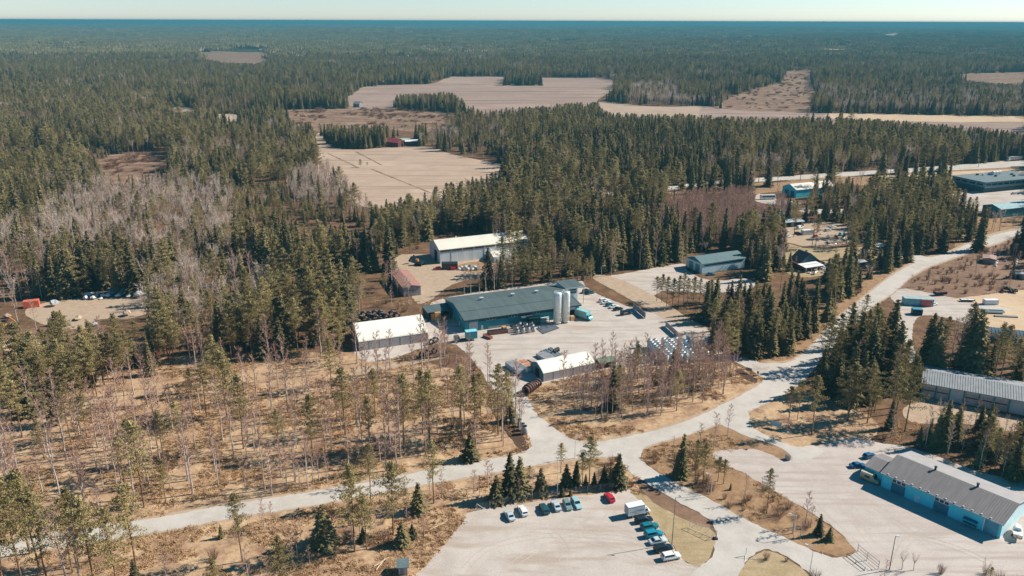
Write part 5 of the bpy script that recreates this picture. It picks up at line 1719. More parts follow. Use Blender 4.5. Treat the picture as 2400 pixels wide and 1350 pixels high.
def loft(mb, stations):
    """stations: (x, half width, z bottom, z top) -> rounded shell"""
    rings = []
    for x, w, zb, zt in stations:
        h = zt - zb
        rings.append([(x, -w * .86, zb), (x, -w, zb + h * .3), (x, -w * .985, zt - h * .28), (x, -w * .86, zt), (x, w * .86, zt), (x, w * .985, zt - h * .28), (x, w, zb + h * .3), (x, w * .86, zb)])
    n = 8
    vs = [p for r_ in rings for p in r_]
    fs = [(i * n + k, i * n + (k + 1) % n, (i + 1) * n + (k + 1) % n, (i + 1) * n + k) for i in range(len(rings) - 1) for k in range(n)]
    fs += [tuple(range(n)), tuple(range((len(rings) - 1) * n, len(rings) * n))[::-1]]
    mb.add(vs, fs)

CABS = {  # length, width, sill, waist, roof; base rear/front, roof rear/front, rear deck z, bonnet z
    'sedan': (4.6, .90, .22, .92, 1.44, -1.75, 1.0, -1.0, .15, .92, .86),
    'wagon': (4.7, .90, .22, .94, 1.48, -2.22, 1.0, -1.95, .2, .94, .86),
    'hatch': (4.2, .88, .22, .94, 1.50, -1.98, .95, -1.6, .2, .94, .88),
    'suv': (4.7, .95, .30, 1.08, 1.72, -2.25, 1.05, -2.0, .35, 1.08, 1.02),
    'van': (5.2, .98, .26, 1.15, 1.98, -2.55, 1.7, -2.48, .95, 1.15, 1.1),
}
def make_car(kind, label, pm, group=None):
    L, W, zs, zw, zr, b0, b1, r0, r1, zd, zh = CABS[kind]
    h = L / 2
    t = thing("parked_car" if kind != 'van' else "parked_van", label, "car" if kind != 'van' else "van", group=group)
    b = MB()
    loft(b, [(-h, W * .84, zs + .14, zd - .16), (-h + .12, W * .94, zs, zd - .04), (-h + .5, W, zs, zd), (b1 - .1, W, zs, zw), (b1 + .35, W, zs, zh + .02), (h - .45, W * .96, zs, zh - .06), (h - .1, W * .88, zs, zh - .2), (h, W * .76, zs + .1, zh - .34)])
    k = .80
    vs = [(b0, -W * .93, zw - .03), (b1, -W * .93, zw - .03), (b1, W * .93, zw - .03), (b0, W * .93, zw - .03), (r0, -W * k, zr - .05), (r1, -W * k, zr - .05), (r1, W * k, zr - .05), (r0, W * k, zr - .05),
          (r0 + .12, -W * k * .82, zr), (r1 - .18, -W * k * .82, zr), (r1 - .18, W * k * .82, zr), (r0 + .12, W * k * .82, zr)]
    b.add(vs, [(0, 1, 5, 4), (1, 2, 6, 5), (2, 3, 7, 6), (3, 0, 4, 7), (4, 5, 9, 8), (5, 6, 10, 9), (6, 7, 11, 10), (7, 4, 8, 11), (8, 9, 10, 11)])
    b.build("body", pm, t)
    def pane(nm, q, u0, u1, v0, v1, off):
        A, B, C_, D = [Vector(p) for p in q]
        n = (B - A).cross(D - A).normalized() * .015
        P = lambda u, v: (A.lerp(B, u)).lerp(D.lerp(C_, u), v)
        pts = [P(u0, v0), P(u1, v0), P(u1, v1), P(u0, v1)]
        m_ = MB()
        m_.add([p + n for p in pts] + [p - n for p in pts], [(0, 1, 2, 3), (7, 6, 5, 4), (0, 4, 5, 1), (1, 5, 6, 2), (2, 6, 7, 3), (3, 7, 4, 0)])
        m_.build(nm, M_GLASS, t)
    pane("windscreen", (vs[1], vs[2], vs[6], vs[5]), .06, .94, .12, .92, 0)
    pane("rear_window", (vs[3], vs[0], vs[4], vs[7]), .1, .9, .25, .9, 0)
    u0 = .06 if kind != 'van' else .56
    pane("side_window", (vs[0], vs[1], vs[5], vs[4]), u0, .92, .18, .9, 0)
    pane("side_window", (vs[2], vs[3], vs[7], vs[6]), .08, 1 - u0, .18, .9, 0)
    wr = .33 if kind in ('suv', 'van') else .31
    for x in (-L * .29, L * .31):
        for s in (-1, 1):
            w_ = MB().tube((x, s * (W - .2), wr), (x, s * (W + .015), wr), wr, n=14).build("wheel", M_TYRE, t)
            MB().tube((x, s * (W - .1), wr), (x, s * (W + .03), wr), wr * .62, n=10).build("rim", M_RIM, w_)
    for s in (-1, 1):
        MB().box(h - .32, h - .06, s * W * .72 - .16, s * W * .72 + .16, zh - .36, zh - .22).build("headlight", M_LAMP, t)
        MB().box(-h + .0, -h + .12, s * W * .72 - .15, s * W * .72 + .15, zd - .34, zd - .18).build("tail_light", M_TAIL, t)
    return t

PROTO = {}
def car(kind, pm, rear, front_, label, group=None, seat=0.045):
    a, b = Vector(G(*rear)), Vector(G(*front_))
    mid = (a + b) / 2
    ang = math.atan2(b.y - a.y, b.x - a.x)
    if kind not in PROTO:
        t = make_car(kind, label, pm, group)
        t.location = (mid.x, mid.y, seat)
        t.rotation_euler = (0, 0, ang)
        PROTO[kind] = t
        return t
    t = dup(PROTO[kind], (mid.x, mid.y, seat), ang, label, group, colours={"body": pm})
    if not group and "group" in t.keys():
        del t["group"]
    return t
GA = "cars parked along the fence"
GB = "cars parked along the lawn"
car('sedan', P_SILVER, (1203, 1222), (1191, 1203), "silver sedan, leftmost of the cars below the mesh fence", GA)
car('wagon', P_WHITE, (1234, 1212), (1222, 1190), "white estate car second from the left below the mesh fence", GA)
car('wagon', P_DARKGREEN, (1285, 1208), (1272, 1185), "dark estate car left of the silver sedan in the fence row's close group", GA)
car('sedan', P_SILVER, (1312, 1200), (1300, 1179), "silver sedan between the dark estate and the grey hatchback", GA)
car('hatch', P_GREY, (1327, 1177), (1339, 1199), "grey green hatchback with its nose to the open lot", GA)
car('wagon', P_PALETEAL, (1347, 1174), (1361, 1194), "pale teal estate car, rightmost of the close group by the fence", GA)
car('hatch', P_RED, (1438, 1179), (1424, 1161), "bright red hatchback alone at the top corner of the car park")
car('wagon', P_BLACK, (1493, 1226), (1531, 1218), "black estate car directly in front of the white box truck", GB)
car('wagon', P_TEAL, (1505, 1241), (1546, 1233), "deep teal estate car second from the box truck", GB)
car('suv', P_BLUETEAL, (1514, 1260), (1555, 1252), "bright blue teal car third from the box truck", GB)
car('sedan', P_SILVER, (1523, 1276), (1566, 1267), "silver sedan between the blue teal and black cars", GB)
car('suv', P_BLACK, (1535, 1294), (1580, 1285), "black car beside the lamp post foot, next to the white one", GB)
car('suv', P_WHITE, (1553, 1313), (1598, 1304), "white off-roader at the near end of the lawn row", GB)
car('sedan', P_BLUE, (1996, 1094), (2030, 1092), "dark blue car in the open left of the turquoise hall")
car('hatch', P_BLUE, (2030, 1073), (2052, 1068), "small bright blue car at the back corner of the turquoise hall")
GY_ = "cars parked at the end of the teal hall"
car('suv', P_BLACK, (1370, 687), (1383, 683), "black car at the far corner of the teal hall, half behind another", GY_)
car('hatch', P_DARKGREEN, (1377, 690), (1394, 686), "dark green car at the far corner of the teal hall, nearer one", GY_)
car('wagon', P_WHITE, (1406, 708), (1428, 704), "white estate car at the far end of the row in the gravel yard", GY_)
car('sedan', P_WHITE, (1411, 713), (1434, 709), "second white car in the row in the gravel yard", GY_)
car('hatch', P_TEAL, (1422, 718), (1440, 714), "teal car between white ones in the gravel yard row", GY_)
car('sedan', P_WHITE, (1429, 723), (1453, 718), "white car next to the black one in the gravel yard row", GY_)
car('sedan', P_BLACK, (1439, 728), (1462, 724), "black car at the near end of the row in the gravel yard", GY_)
bv = car('van', P_BLACK, (1455, 739), (1483, 734), "black van with white lettering between the car row and the screen fence")
car('sedan', P_BLUE, (1657, 645), (1677, 643), "dark blue car beside the low white hall")
car('suv', P_BLUE, (2109, 394), (2094, 395), "blue van-like car on the highway ahead of the log truck")
car('hatch', P_RED, (1035, 632), (1018, 633), "small red car beside the black container in the warehouse yard")
car('hatch', P_RED, (1238, 588), (1254, 584), "red car behind the right end of the cream warehouse")
car('van', P_WHITE, (2392, 438), (2372, 441), "white van close to the office building wall")
car('sedan', P_SILVER, (2366, 453), (2390, 451), "silver car out on the office forecourt")
car('wagon', P_WHITE, (1830, 543), (1856, 540), "white car in front of the scrap shed in the junk yard")
car('sedan', P_WHITE, (2182, 715), (2196, 711), "white car right of the red container")
car('sedan', P_WHITE, (2280, 768), (2296, 771), "white car behind the bare tree by the sand pit")
car('hatch', P_PALETEAL, (1745, 560), (1760, 556), "pale teal wreck under the spruces by the junk yard barn")
car('wagon', P_BLACK, (1862, 548), (1880, 546), "black car left of the white caravan in the junk yard")
JC = [('suv', P_WHITE, (1838, 557), (1856, 553), "white car at the gravel edge above the garden lawn"), ('hatch', P_RED, (1905, 556), (1920, 551), "red wreck beside the caravan in the junk yard"), ('wagon', P_SILVER, (1932, 541), (1952, 538), "silver car on the upper junk yard gravel"), ('sedan', P_WHITE, (1945, 533), (1962, 530), "white saloon by the upper junk yard road"), ('van', P_PALETEAL, (1966, 552), (1984, 547), "pale teal van among the scrap heaps"), ('suv', P_BLACK, (1988, 560), (2006, 556), "black off-roader at the right of the scrap heaps"), ('van', P_WHITE, (1868, 536), (1884, 532), "white van behind the caravan in the junk yard"), ('hatch', P_BLUE, (2008, 568), (2022, 562), "blue hatchback by the spruce at the junk yard's end"), ('sedan', P_SILVER, (1760, 575), (1775, 571), "silver wreck under the trees above the low white hall"), ('van', P_WHITE, (2040, 490), (2056, 486), "white van on the sandy lane beyond the long roof"), ('sedan', P_WHITE, (1926, 630), (1942, 626), "white car in front of the dark gabled house")]
for q in JC:
    car(*q)
# lettering on the van: a short row of white strokes
def strokes(parent, nm, x0, x1, y, z0, z1, n, m, seed):
    r_ = random.Random(seed)
    b = MB()
    w = (x1 - x0) / n
    for k in range(n):
        a = x0 + k * w
        b.box(a + .1 * w, a + .32 * w, y - .012, y + .01, z0, z1 * (1 if r_.random() < .4 else .82) + z0 * (0 if r_.random() < .4 else .18) if False else z1 - (0 if r_.random() < .35 else (z1 - z0) * .28))
        b.box(a + .32 * w, a + .82 * w, y - .012, y + .01, z0 + (z1 - z0) * (.0 if r_.random() < .5 else .5), z0 + (z1 - z0) * (.18 if r_.random() < .5 else .68))
        if r_.random() < .5:
            b.box(a + .66 * w, a + .86 * w, y - .012, y + .01, z0, z0 + (z1 - z0) * .6)
    b.build(nm, m, parent)
strokes(bv, "lettering", -1.7, .2, -.985, 1.0, 1.42, 8, M_WHITE, 2)

# --- white box truck
def wheels(t, xs, W, r, dbl=False):
    for x in xs:
        for s in (-1, 1):
            w_ = MB().tube((x, s * (W - .32), r), (x, s * W, r), r, n=16).build("wheel", M_TYRE, t)
            MB().tube((x, s * (W - .1), r), (x, s * (W + .015), r), r * .55, n=10).build("rim", M_RIM, w_)
def box_truck(label, rear, front_, boxm, cabm, L=6.4, H=3.3, W=1.12, lettering=None, name="box_truck"):
    a, b_ = Vector(G(*rear)), Vector(G(*front_))
    mid = (a + b_) / 2
    t = thing(name, label, "truck", (mid.x, mid.y, .045), math.atan2(b_.y - a.y, b_.x - a.x))
    h = L / 2
    b = MB()
    b.box(-h, h - 1.75, -W, W, .85, H)
    b.build("cargo_box", boxm, t)
    e = MB()
    e.box(-h - .03, h - 1.72, -W - .03, -W + .06, H - .1, H + .03).box(-h - .03, h - 1.72, W - .06, W + .03, H - .1, H + .03)
    e.box(-h - .03, h - 1.72, -W - .03, -W + .05, .8, .92).box(-h - .03, -h + .05, -W + .06, W - .06, H - .1, H + .03)
    e.box(-h + 2.1, -h + 2.16, -W - .02, -W + .05, .92, H - .1)
    e.build("box_edge", M_LIGHTGREY, t)
    r_ = MB()
    r_.box(-h - .05, -h - .005, -W + .1, -.03, .95, H - .15).box(-h - .05, -h - .005, .03, W - .1, .95, H - .15)
    r_.build("rear_door", mat("grey_truck_door", (0.40, 0.41, 0.42), .5), t)
    c = MB()
    loft(c, [(h - 1.7, W * .93, .45, 2.35), (h - 1.1, W * .93, .4, 2.38), (h - .75, W * .92, .4, 1.75), (h - .35, W * .9, .4, 1.28), (h - .05, W * .84, .42, 1.1), (h, W * .74, .5, .95)])
    c.build("cab", cabm, t)
    g_ = MB()
    g_.add([(h - 1.04, -W * .72, 2.28), (h - .72, -W * .76, 1.78), (h - .72, W * .76, 1.78), (h - 1.04, W * .72, 2.28), (h - 1.08, -W * .72, 2.2), (h - .78, -W * .76, 1.7), (h - .78, W * .76, 1.7), (h - 1.08, W * .72, 2.2)], [(0, 1, 2, 3), (7, 6, 5, 4), (0, 4, 5, 1), (1, 5, 6, 2), (2, 6, 7, 3), (3, 7, 4, 0)])
    g_.build("windscreen", M_GLASS, t)
    for s in (-1, 1):
        MB().box(h - 1.55, h - .9, s * W * .94 - .02, s * W * .94 + .02, 1.35, 1.95).build("side_window", M_GLASS, t)
        MB().box(h - .12, h + .02, s * W * .6 - .18, s * W * .6 + .18, .72, .92).build("headlight", M_LAMP, t)
    ch = MB().box(-h + .1, h - 1.0, -W * .5, W * .5, .42, .84).build("chassis", M_DARK, t)
    wheels(t, (-h + 1.3, h - .95), W * .97, .38)
    if lettering:
        strokes(t, "lettering", -h + .5, -h + 1.9, -W - .004, 1.75, 2.0, 7, mat("faded_lettering", (0.22, 0.30, 0.33), .6), 3)
        strokes(t, "lettering", -h + 2.5, h - 2.0, -W - .004, 1.85, 2.35, 7, mat("faded_lettering", (0.22, 0.30, 0.33), .6), 5)
    return t
box_truck("white box truck with faint lettering at the head of the car row", (1467, 1212), (1527, 1199), P_WHITE, P_WHITE, lettering=True)
box_truck("teal delivery truck backed up to the right end of the teal hall", (1352, 740), (1388, 752), mat("teal_truck_box", (0.28, 0.55, 0.55), .5), paint("cyan_cab_paint", (0.03, 0.42, 0.48)), L=8.5, H=3.6, W=1.25)

# --- articulated trucks on the highway, coach
def lorry(label, front_, rear, cabm, boxm, logs=False, L=16.0):
    a, b_ = Vector(G(*rear)), Vector(G(*front_))
    d = (b_ - a).normalized()
    t = thing("lorry", label, "lorry", (b_.x, b_.y, .085), math.atan2(d.y, d.x))
    c = MB()
    loft(c, [(-2.3, 1.2, .5, 3.5), (-1.0, 1.22, .45, 3.55), (-.3, 1.22, .45, 3.0), (0, 1.15, .5, 2.3)])
    c.build("cab", cabm, t)
    MB().box(-.26, .02, -1.05, 1.05, 1.7, 2.6).build("windscreen", M_GLASS, t)
    MB().box(-L, -2.2, -.5, .5, .6, 1.1).build("chassis", M_RUST if logs else M_DARK, t)
    if logs:
        s = MB()
        for k in range(12):
            x = -3.4 - k * (L - 4.2) / 11
            for y in (-1.15, 1.15):
                s.tube((x, y, 1.1), (x, y, 3.3), .07, n=5)
            s.box(x - .08, x + .08, -1.2, 1.2, 1.05, 1.2)
        s.build("stake_frame", mat("pale_pink_stake", (0.5, 0.36, 0.35), .5), t)
    else:
        MB().box(-L, -2.6, -1.27, 1.27, 1.15, 4.0).build("trailer_box", boxm, t)
    wheels(t, (-1.2, -3.6, -L + 1.6, -L + 2.9, -L + 4.2), 1.22, .5)
    return t
lorry("white and dark log truck with empty stakes on the highway", (2112, 389), (2176, 384), P_WHITE, None, True, 22)
lorry("white lorry with a pale trailer at the right end of the highway", (2362, 375), (2400, 372), P_WHITE, M_PALEROOF, False, 17)
lorry("white lorry glimpsed on the highway left of the pine rows", (1553, 439), (1530, 442), P_BLUE, M_WHITE, False, 9)
co = thing("coach", "white coach with green window line by the reddish thicket", "coach", G(1783, 466), R(8))
b = MB()
loft(b, [(0, 1.2, .4, 3.1), (.3, 1.25, .35, 3.3), (10.6, 1.25, .35, 3.3), (11, 1.2, .4, 3.0)])
b.build("body", P_WHITE, co)
for s in (-1, 1):
    MB().box(.8, 10.2, s * 1.255 - .02, s * 1.255 + .02, 1.7, 2.7).build("side_window", mat("dark_green_glass", (0.01, 0.06, 0.05), .2), co)
MB().box(10.92, 11.03, -1, 1, 1.5, 2.7).build("windscreen", M_GLASS, co)
wheels(co, (2.4, 8.6), 1.25, .48)
# --- hook-lift truck with a teal container in front of the hall
tt = thing("container_truck", "teal container truck in front of the teal hall's loading door", "truck", G(1076, 801), R(18))
b = MB()
b.box(3.0, 7.4, -1.3, 1.3, 1.0, 3.9)
b.build("container", mat("teal_container_paint", (0.03, 0.26, 0.32), .5), tt)
MB().box(2.95, 7.45, -1.35, 1.35, 3.9, 4.02).build("container_lid", mat("pale_cyan_lid", (0.22, 0.62, 0.68), .5), tt)
b = MB()
loft(b, [(-1.6, 1.1, .6, 2.3), (-1.2, 1.15, .5, 2.5), (.2, 1.15, .5, 2.5), (.4, 1.1, .6, 2.3)])
b.build("cab", paint("dark_teal_cab", (0.012, 0.07, 0.09)), tt)
MB().box(.3, 7.2, -.5, .5, .65, 1.0).build("chassis", M_DARK, tt)
rr2 = MB()
rr2.tube((.6, -.6, 1.2), (2.6, -.6, 2.4), .06).tube((.6, .6, 1.2), (2.6, .6, 2.4), .06)
rr2.build("lift_arm", M_LIGHTGREY, tt)
wheels(tt, (-.9, 4.2, 5.6), 1.15, .5)
# --- beige camper van by the turquoise hall
cv = thing("camper_van", "beige camper van with a raised roof parked against the turquoise hall", "camper van", (0, 0), 0)
pa, pb = Vector(G(2022, 1117)), Vector(G(2062, 1134))
md_ = (pa + pb) / 2
cv.location = (md_.x, md_.y, .045)
cv.rotation_euler = (0, 0, math.atan2(pb.y - pa.y, pb.x - pa.x))
b = MB()
loft(b, [(-2.5, .92, .35, 1.9), (-2.3, .98, .3, 2.0), (1.0, .98, .3, 2.0), (1.5, .96, .3, 1.35), (2.4, .92, .32, 1.1), (2.55, .82, .4, .95)])
b.build("body", paint("beige_green_paint", (0.34, 0.34, 0.22)), cv)
b = MB()
b.prism([(-.9, 1.96), (.9, 1.96), (.8, 2.45), (0, 2.58), (-.8, 2.45)], -2.4, .75, 'x')
b.build("raised_roof", mat("cream_roof_paint", (0.72, 0.62, 0.46), .5), cv)
for s in (-1, 1):
    MB().box(-1.2, .2, s * .985 - .02, s * .985 + .02, 1.2, 1.75).build("side_window", M_GLASS, cv)
b = MB()
b.add([(1.06, -.8, 1.95), (1.5, -.82, 1.4), (1.5, .82, 1.4), (1.06, .8, 1.95), (1.1, -.8, 2.0), (1.56, -.82, 1.42), (1.56, .82, 1.42), (1.1, .8, 2.0)], [(3, 2, 1, 0), (4, 5, 6, 7), (0, 1, 5, 4), (1, 2, 6, 5), (2, 3, 7, 6), (3, 0, 4, 7)])
b.build("windscreen", M_GLASS, cv)
wheels(cv, (-1.6, 1.55), .95, .33)
# --- boat on a trailer at the right edge
bt = thing("motor_boat", "white motor boat on a trailer at the end of the turquoise hall", "boat", G(2386, 1252), R(60))
b = MB()
vs, fs = [], []
sec = [(-2.6, .95, .75), (-1, 1.1, .7), (.8, 1.0, .72), (2.0, .6, .85), (2.9, .05, 1.25)]
for x, w_, k in sec:
    vs += [(x, -w_, 1.75), (x, -w_ * .85, 1.05 * k / .75), (x, 0, k), (x, w_ * .85, 1.05 * k / .75), (x, w_, 1.75)]
for i in range(4):
    fs += [(i * 5 + j, (i + 1) * 5 + j, (i + 1) * 5 + j + 1, i * 5 + j + 1) for j in range(4)] + [(i * 5, i * 5 + 4, (i + 1) * 5 + 4, (i + 1) * 5)]
fs += [(0, 1, 2, 3, 4)]
b.add(vs, fs)
b.build("hull", P_WHITE, bt)
MB().prism([(-.8, 1.76), (.8, 1.76), (.6, 2.5), (-.6, 2.5)], -.6, 1.1, 'x').build("cabin", P_WHITE, bt)
MB().tube((-2.7, 0, 1.0), (-3.1, 0, 1.9), .25, .3).build("outboard_motor", mat("tan_motor_cover", (0.45, 0.36, 0.28), .5), bt)
b = MB()
b.box(-2.2, 2.4, -.06, .06, .5, .62).box(-1.0, -.8, -1.0, 1.0, .45, .6).box(-2.0, -1.8, -.5, .5, .6, .8)
b.build("trailer_frame", M_STEEL, bt)
wheels(bt, (-.9,), 1.15, .32)
# --- excavators
def excavator(label, foot, ang, pm, boom_up=True, bodym=None):
    t = thing("excavator", label, "excavator", G(*foot), R(ang))
    b = MB()
    for s in (-1, 1):
        b.prism([(-2, .1), (2, .1), (2.3, .5), (2, .9), (-2, .9), (-2.3, .5)], s * 1.2 - .3, s * 1.2 + .3, 'y')
    b.build("track", M_DARK, t)
    MB().box(-2.1, 1.3, -1.3, 1.3, 1.0, 2.2).build("body", bodym or pm, t)
    c = MB().box(.1, 1.6, .3, 1.3, 2.0, 3.3).build("cab", pm if bodym else M_GLASS, t)
    b = MB()
    b.tube((1.2, -.3, 2), (3.6, -.3, 4.8), .3, .22, 6).tube((3.6, -.3, 4.8), (5.8, -.3, 2.4), .22, .16, 6)
    b.build("boom", M_DARK if boom_up else pm, t)
    MB().prism([(5.5, 1.0), (6.5, 1.2), (6.3, 2.3), (5.7, 2.5)], -.9, .3, 'y').build("bucket", M_DARK, t)
excavator("black excavator with an orange cab roof beside the cream warehouse", (985, 622), 150, M_ORANGE, True, P_BLACK)
excavator("orange excavator at the left picture edge on churned ground", (8, 773), 10, M_ORANGE, False)
# ------------------------------------------------------------------ goods lying in the yards
def copies(src_fn, spots, labels, group):
    first = None
    for k, (x, y, rz, s) in enumerate(spots):
        lab = labels[k] if isinstance(labels, (list, tuple)) else labels
        if first is None:
            first = src_fn()
            first.location = (x, y, .04)
            first.rotation_euler = (0, 0, rz)
            first.scale = (s, s, s)
            tag(first, lab, first["category"], group)
        else:
            dup(first, (x, y, .04), rz, lab, group, s)

M_PLASTIC = mat("white_tank_plastic", (0.62, 0.66, 0.65), .45, .05, .8)
M_CONC = mat("pale_concrete", (0.42, 0.42, 0.42), .85, .08, 1.5)
M_PIPE = mat("grey_pipe_plastic", (0.33, 0.36, 0.38), .5, .1, .8)
M_BLACKPIPE = mat("black_pipe_plastic", (0.025, 0.024, 0.028), .4, .1, .8, spec=.5)
M_BROWNPIPE = mat("brown_corrugated_pipe", (0.12, 0.06, 0.048), .7, .12, 1.0)

def tank(h=3.4, r=.95):
    t = thing("plastic_tank", "x", "tank")
    b = MB()
    b.lathe([(0, .0), (r * .97, .0), (r, .12), (r, h - .45), (r * .8, h - .12), (.42, h), (.42, h + .12)], 18)
    b.build("body", M_PLASTIC, t)
    MB().lathe([(0, h + .16), (.36, h + .16), (.36, h + .08), (0, h + .08)], 14).build("lid", M_DARK, t)
    k = MB()
    for z in (.8, 1.6, 2.4):
        k.lathe([(r, z - .06), (r + .035, z - .03), (r + .035, z + .03), (r, z + .06)], 18)
    k.build("rib_ring", M_PLASTIC, t)
    return t
spots = []
u0, u1 = Vector(G(1524, 814)), Vector(G(1563, 852))
du = (u1 - u0) / 8
dv = Vector((-du.y, du.x)).normalized() * du.length
if dv.y < 0:
    dv = -dv
for row, off in enumerate((0, 1.02, 2.9, 3.92, 5.6, 6.7, 8.2)):
    for k in range(9):
        if row in (4, 5) and RNG.random() < .25:
            continue
        if row == 6 and k % 2:
            continue
        p = u0 + du * k + dv * off + Vector((RNG.uniform(-.1, .1), RNG.uniform(-.1, .1)))
        spots.append((p.x, p.y, RNG.uniform(0, 6), 1.0 if row < 4 else RNG.uniform(.82, 1.05)))
copies(tank, spots, "white plastic tank in the block of tanks at the yard's right end", "white plastic tanks at the yard end")

def manhole(h=2.0, r=.62):
    t = thing("concrete_well", "x", "well section")
    b = MB()
    b.lathe([(0, 0), (r, 0), (r, h * .7), (r * .86, h), (0, h)], 16)
    b.build("body", M_CONC, t)
    MB().lathe([(0, h + .14), (r * .8, h + .14), (r * .85, h + .005), (0, h + .005)], 14).build("lid", M_DARK, t)
    return t
ws = [(*G(x, y), 0, s) for x, y, s in ((1207, 993, 1.15), (1221, 1000, 1.2), (1228, 1009, 1.15), (1233, 1017, 1.3))]
copies(manhole, ws, ["concrete well with black lid furthest up the side road edge", "concrete well with black lid, second down the side road edge", "concrete well with black lid, third down the side road edge", "largest concrete well with black lid, nearest the road junction"], "concrete wells beside the side road")
ws = []
for k in range(4):
    for j in range(4):
        p = Vector(local(19.4 + j * 2.3 + k * .3, -8.6 + k * 2.0))
        ws.append((p.x, p.y, 0, 1.25 if (k + j) % 3 else 1.0))
copies(manhole, ws, "grey well with black lid in the cluster before the teal hall", "wells standing before the teal hall")
ws = [(*G(x, y), 0, s) for x, y, s in ((1497, 815, 1.2), (1499, 829, 1.3), (1497, 842, 1.2), (1504, 851, 1.1), (1512, 845, 1.2), (1521, 850, 1.0), (1536, 848, 1.15), (1545, 852, 1.15), (1488, 846, 1.0), (1493, 853, 1.1), (1530, 856, 1.0), (1490, 836, 1.1))]
copies(manhole, ws, "grey well with black lid left of the white tank block", "wells beside the white tank block")

def pipe(L=6.5, r=.22, m=None):
    t = MB()
    n = 12
    vs = []
    for x in (0, L):
        for rr_ in (r, r * .82):
            vs += [(x, rr_ * math.cos(6.2832 * k / n), r + rr_ * math.sin(6.2832 * k / n)) for k in range(n)]
    fs = []
    for k in range(n):
        j = (k + 1) % n
        fs += [(k, j, 2 * n + j, 2 * n + k), (n + k, 3 * n + k, 3 * n + j, n + j), (k, n + k, n + j, j), (2 * n + k, 2 * n + j, 3 * n + j, 3 * n + k)]
    t.add(vs, fs, True)
    for x in np.arange(.4, L, .5):
        t.lathe([(r, -.04), (r * 1.08, -.02), (r * 1.08, .02), (r, .04)], 12) if False else None
    o = t.build("plastic_pipe", m or M_PIPE)
    return tag(o, "x", "pipe")
a0, a1 = Vector(G(1276, 783)), Vector(G(1312, 770))
sp_ = []
for k in range(12):
    p = a0.lerp(a1, k / 11)
    sp_.append((p.x, p.y, R(112 + RNG.uniform(-3, 3)), 1.0 + .1 * (k % 2)))
copies(lambda: pipe(6.5, .19), sp_, "grey plastic pipe lying slanted in the row before the silos", "grey pipes before the silos")
a0, a1 = Vector(G(1290, 842)), Vector(G(1318, 832))
sp_ = []
for k in range(9):
    p = a0.lerp(a1, k / 8)
    sp_.append((p.x, p.y, R(118 + RNG.uniform(-3, 3)), 1.15))
copies(pipe, sp_, "grey pipe in the stack behind the smaller tent", "grey pipes behind the smaller tent")

def coil(Rr=1.15, r=.34, m=None, turns=3):
    t = MB()
    for k in range(turns):
        t.torus(Rr - .1 * (k % 2), r, 22, 7, (0, (k - turns / 2) * r * 1.2, Rr + r), 'y')
    o = t.build("pipe_coil", m or M_BLACKPIPE)
    return tag(o, "x", "pipe coil")
def coil_row(pts, ang, label, group, s=1.0, m=None):
    lst = []
    for x, y in pts:
        g_ = G(x, y)
        lst.append((g_[0], g_[1], R(ang + RNG.uniform(-14, 14)), s * RNG.uniform(.9, 1.12)))
    copies(lambda: coil(m=m), lst, label, group)
coil_row([(820 + k * 12.5, 757 - k * 1.6 + (k % 2) * 5) for k in range(10)] + [(828 + k * 13, 750 - k * 1.7) for k in range(6)], 25, "black pipe coil standing in the row behind the larger tent", "black coils behind the larger tent")
coil_row([(990, 838), (1005, 834), (1020, 829), (1022, 804), (1013, 808)], 25, "dark pipe coil among birches in front of the larger tent", "dark coils before the larger tent", .78)
coil_row([(1301, 829), (1305, 826), (1309, 824)], 110, "small black coil standing by the pipes behind the smaller tent", "small coils behind the smaller tent", .6)
# big brown coil stack beside the side road
lst = []
for k in range(7):
    p = Vector(G(1236, 925)).lerp(Vector(G(1262, 906)), k / 6)
    lst.append((p.x, p.y, R(-40 + 6 * k), 1.12 + .1 * math.sin(k)))
copies(lambda: coil(1.15, .3, M_BROWNPIPE, 2), lst, "brown corrugated pipe coil in the big heap at the side road", "brown coils at the side road")

# rack decks near the smaller tent
def deck(label, foot, ang, L, W, z0, z1, m, fm):
    t = thing("flat_rack", label, "flat rack", G(*foot), R(ang))
    MB().box(.1, L - .1, .1, W - .1, z1 - .25, z1).build("deck", m, t)
    b = MB()
    b.box(0, L, 0, .1, z0, z1 + .05).box(0, L, W - .1, W, z0, z1 + .05).box(0, .1, .1, W - .1, z0, z1 + .05).box(L - .1, L, .1, W - .1, z0, z1 + .05)
    b.box(L / 2 - .06, L / 2 + .06, .1, W - .1, z1 - .2, z1 + .05)
    b.build("frame", fm, t)
    return t
deck("two tier grey flat rack left of the orange rusty one", (1186, 859), -62, 9.0, 3.2, .2, 1.9, mat("grey_deck", (0.24, 0.235, 0.25), .7), M_LIGHTGREY)
deck("flat rack with a rusty orange load in front of the smaller tent", (1213, 856), -58, 7.5, 3.2, .2, 1.8, mat("rusty_orange_load", (0.42, 0.19, 0.10), .8), M_WHITE)
deck("grey flat rack behind the smaller tent beside pipes", (1258, 835), -58, 6.0, 4.0, .2, 1.2, mat("grey_deck", (0.24, 0.235, 0.25), .7), M_LIGHTGREY)
deck("low dark flat rack against the smaller tent's open end", (1226, 852), -55, 6.5, 2.6, .1, .9, M_DARK, M_RUST)
deck("long rusty trailer bed lying before the teal hall", (1148, 787), 19, 8.0, 2.6, .2, 1.4, M_DARK, M_RUST)
deck("short rusty ladder frame at the left end of the trailer bed", (1133, 791), -40, 4.0, 1.6, .1, .9, M_RUST, M_RUST)
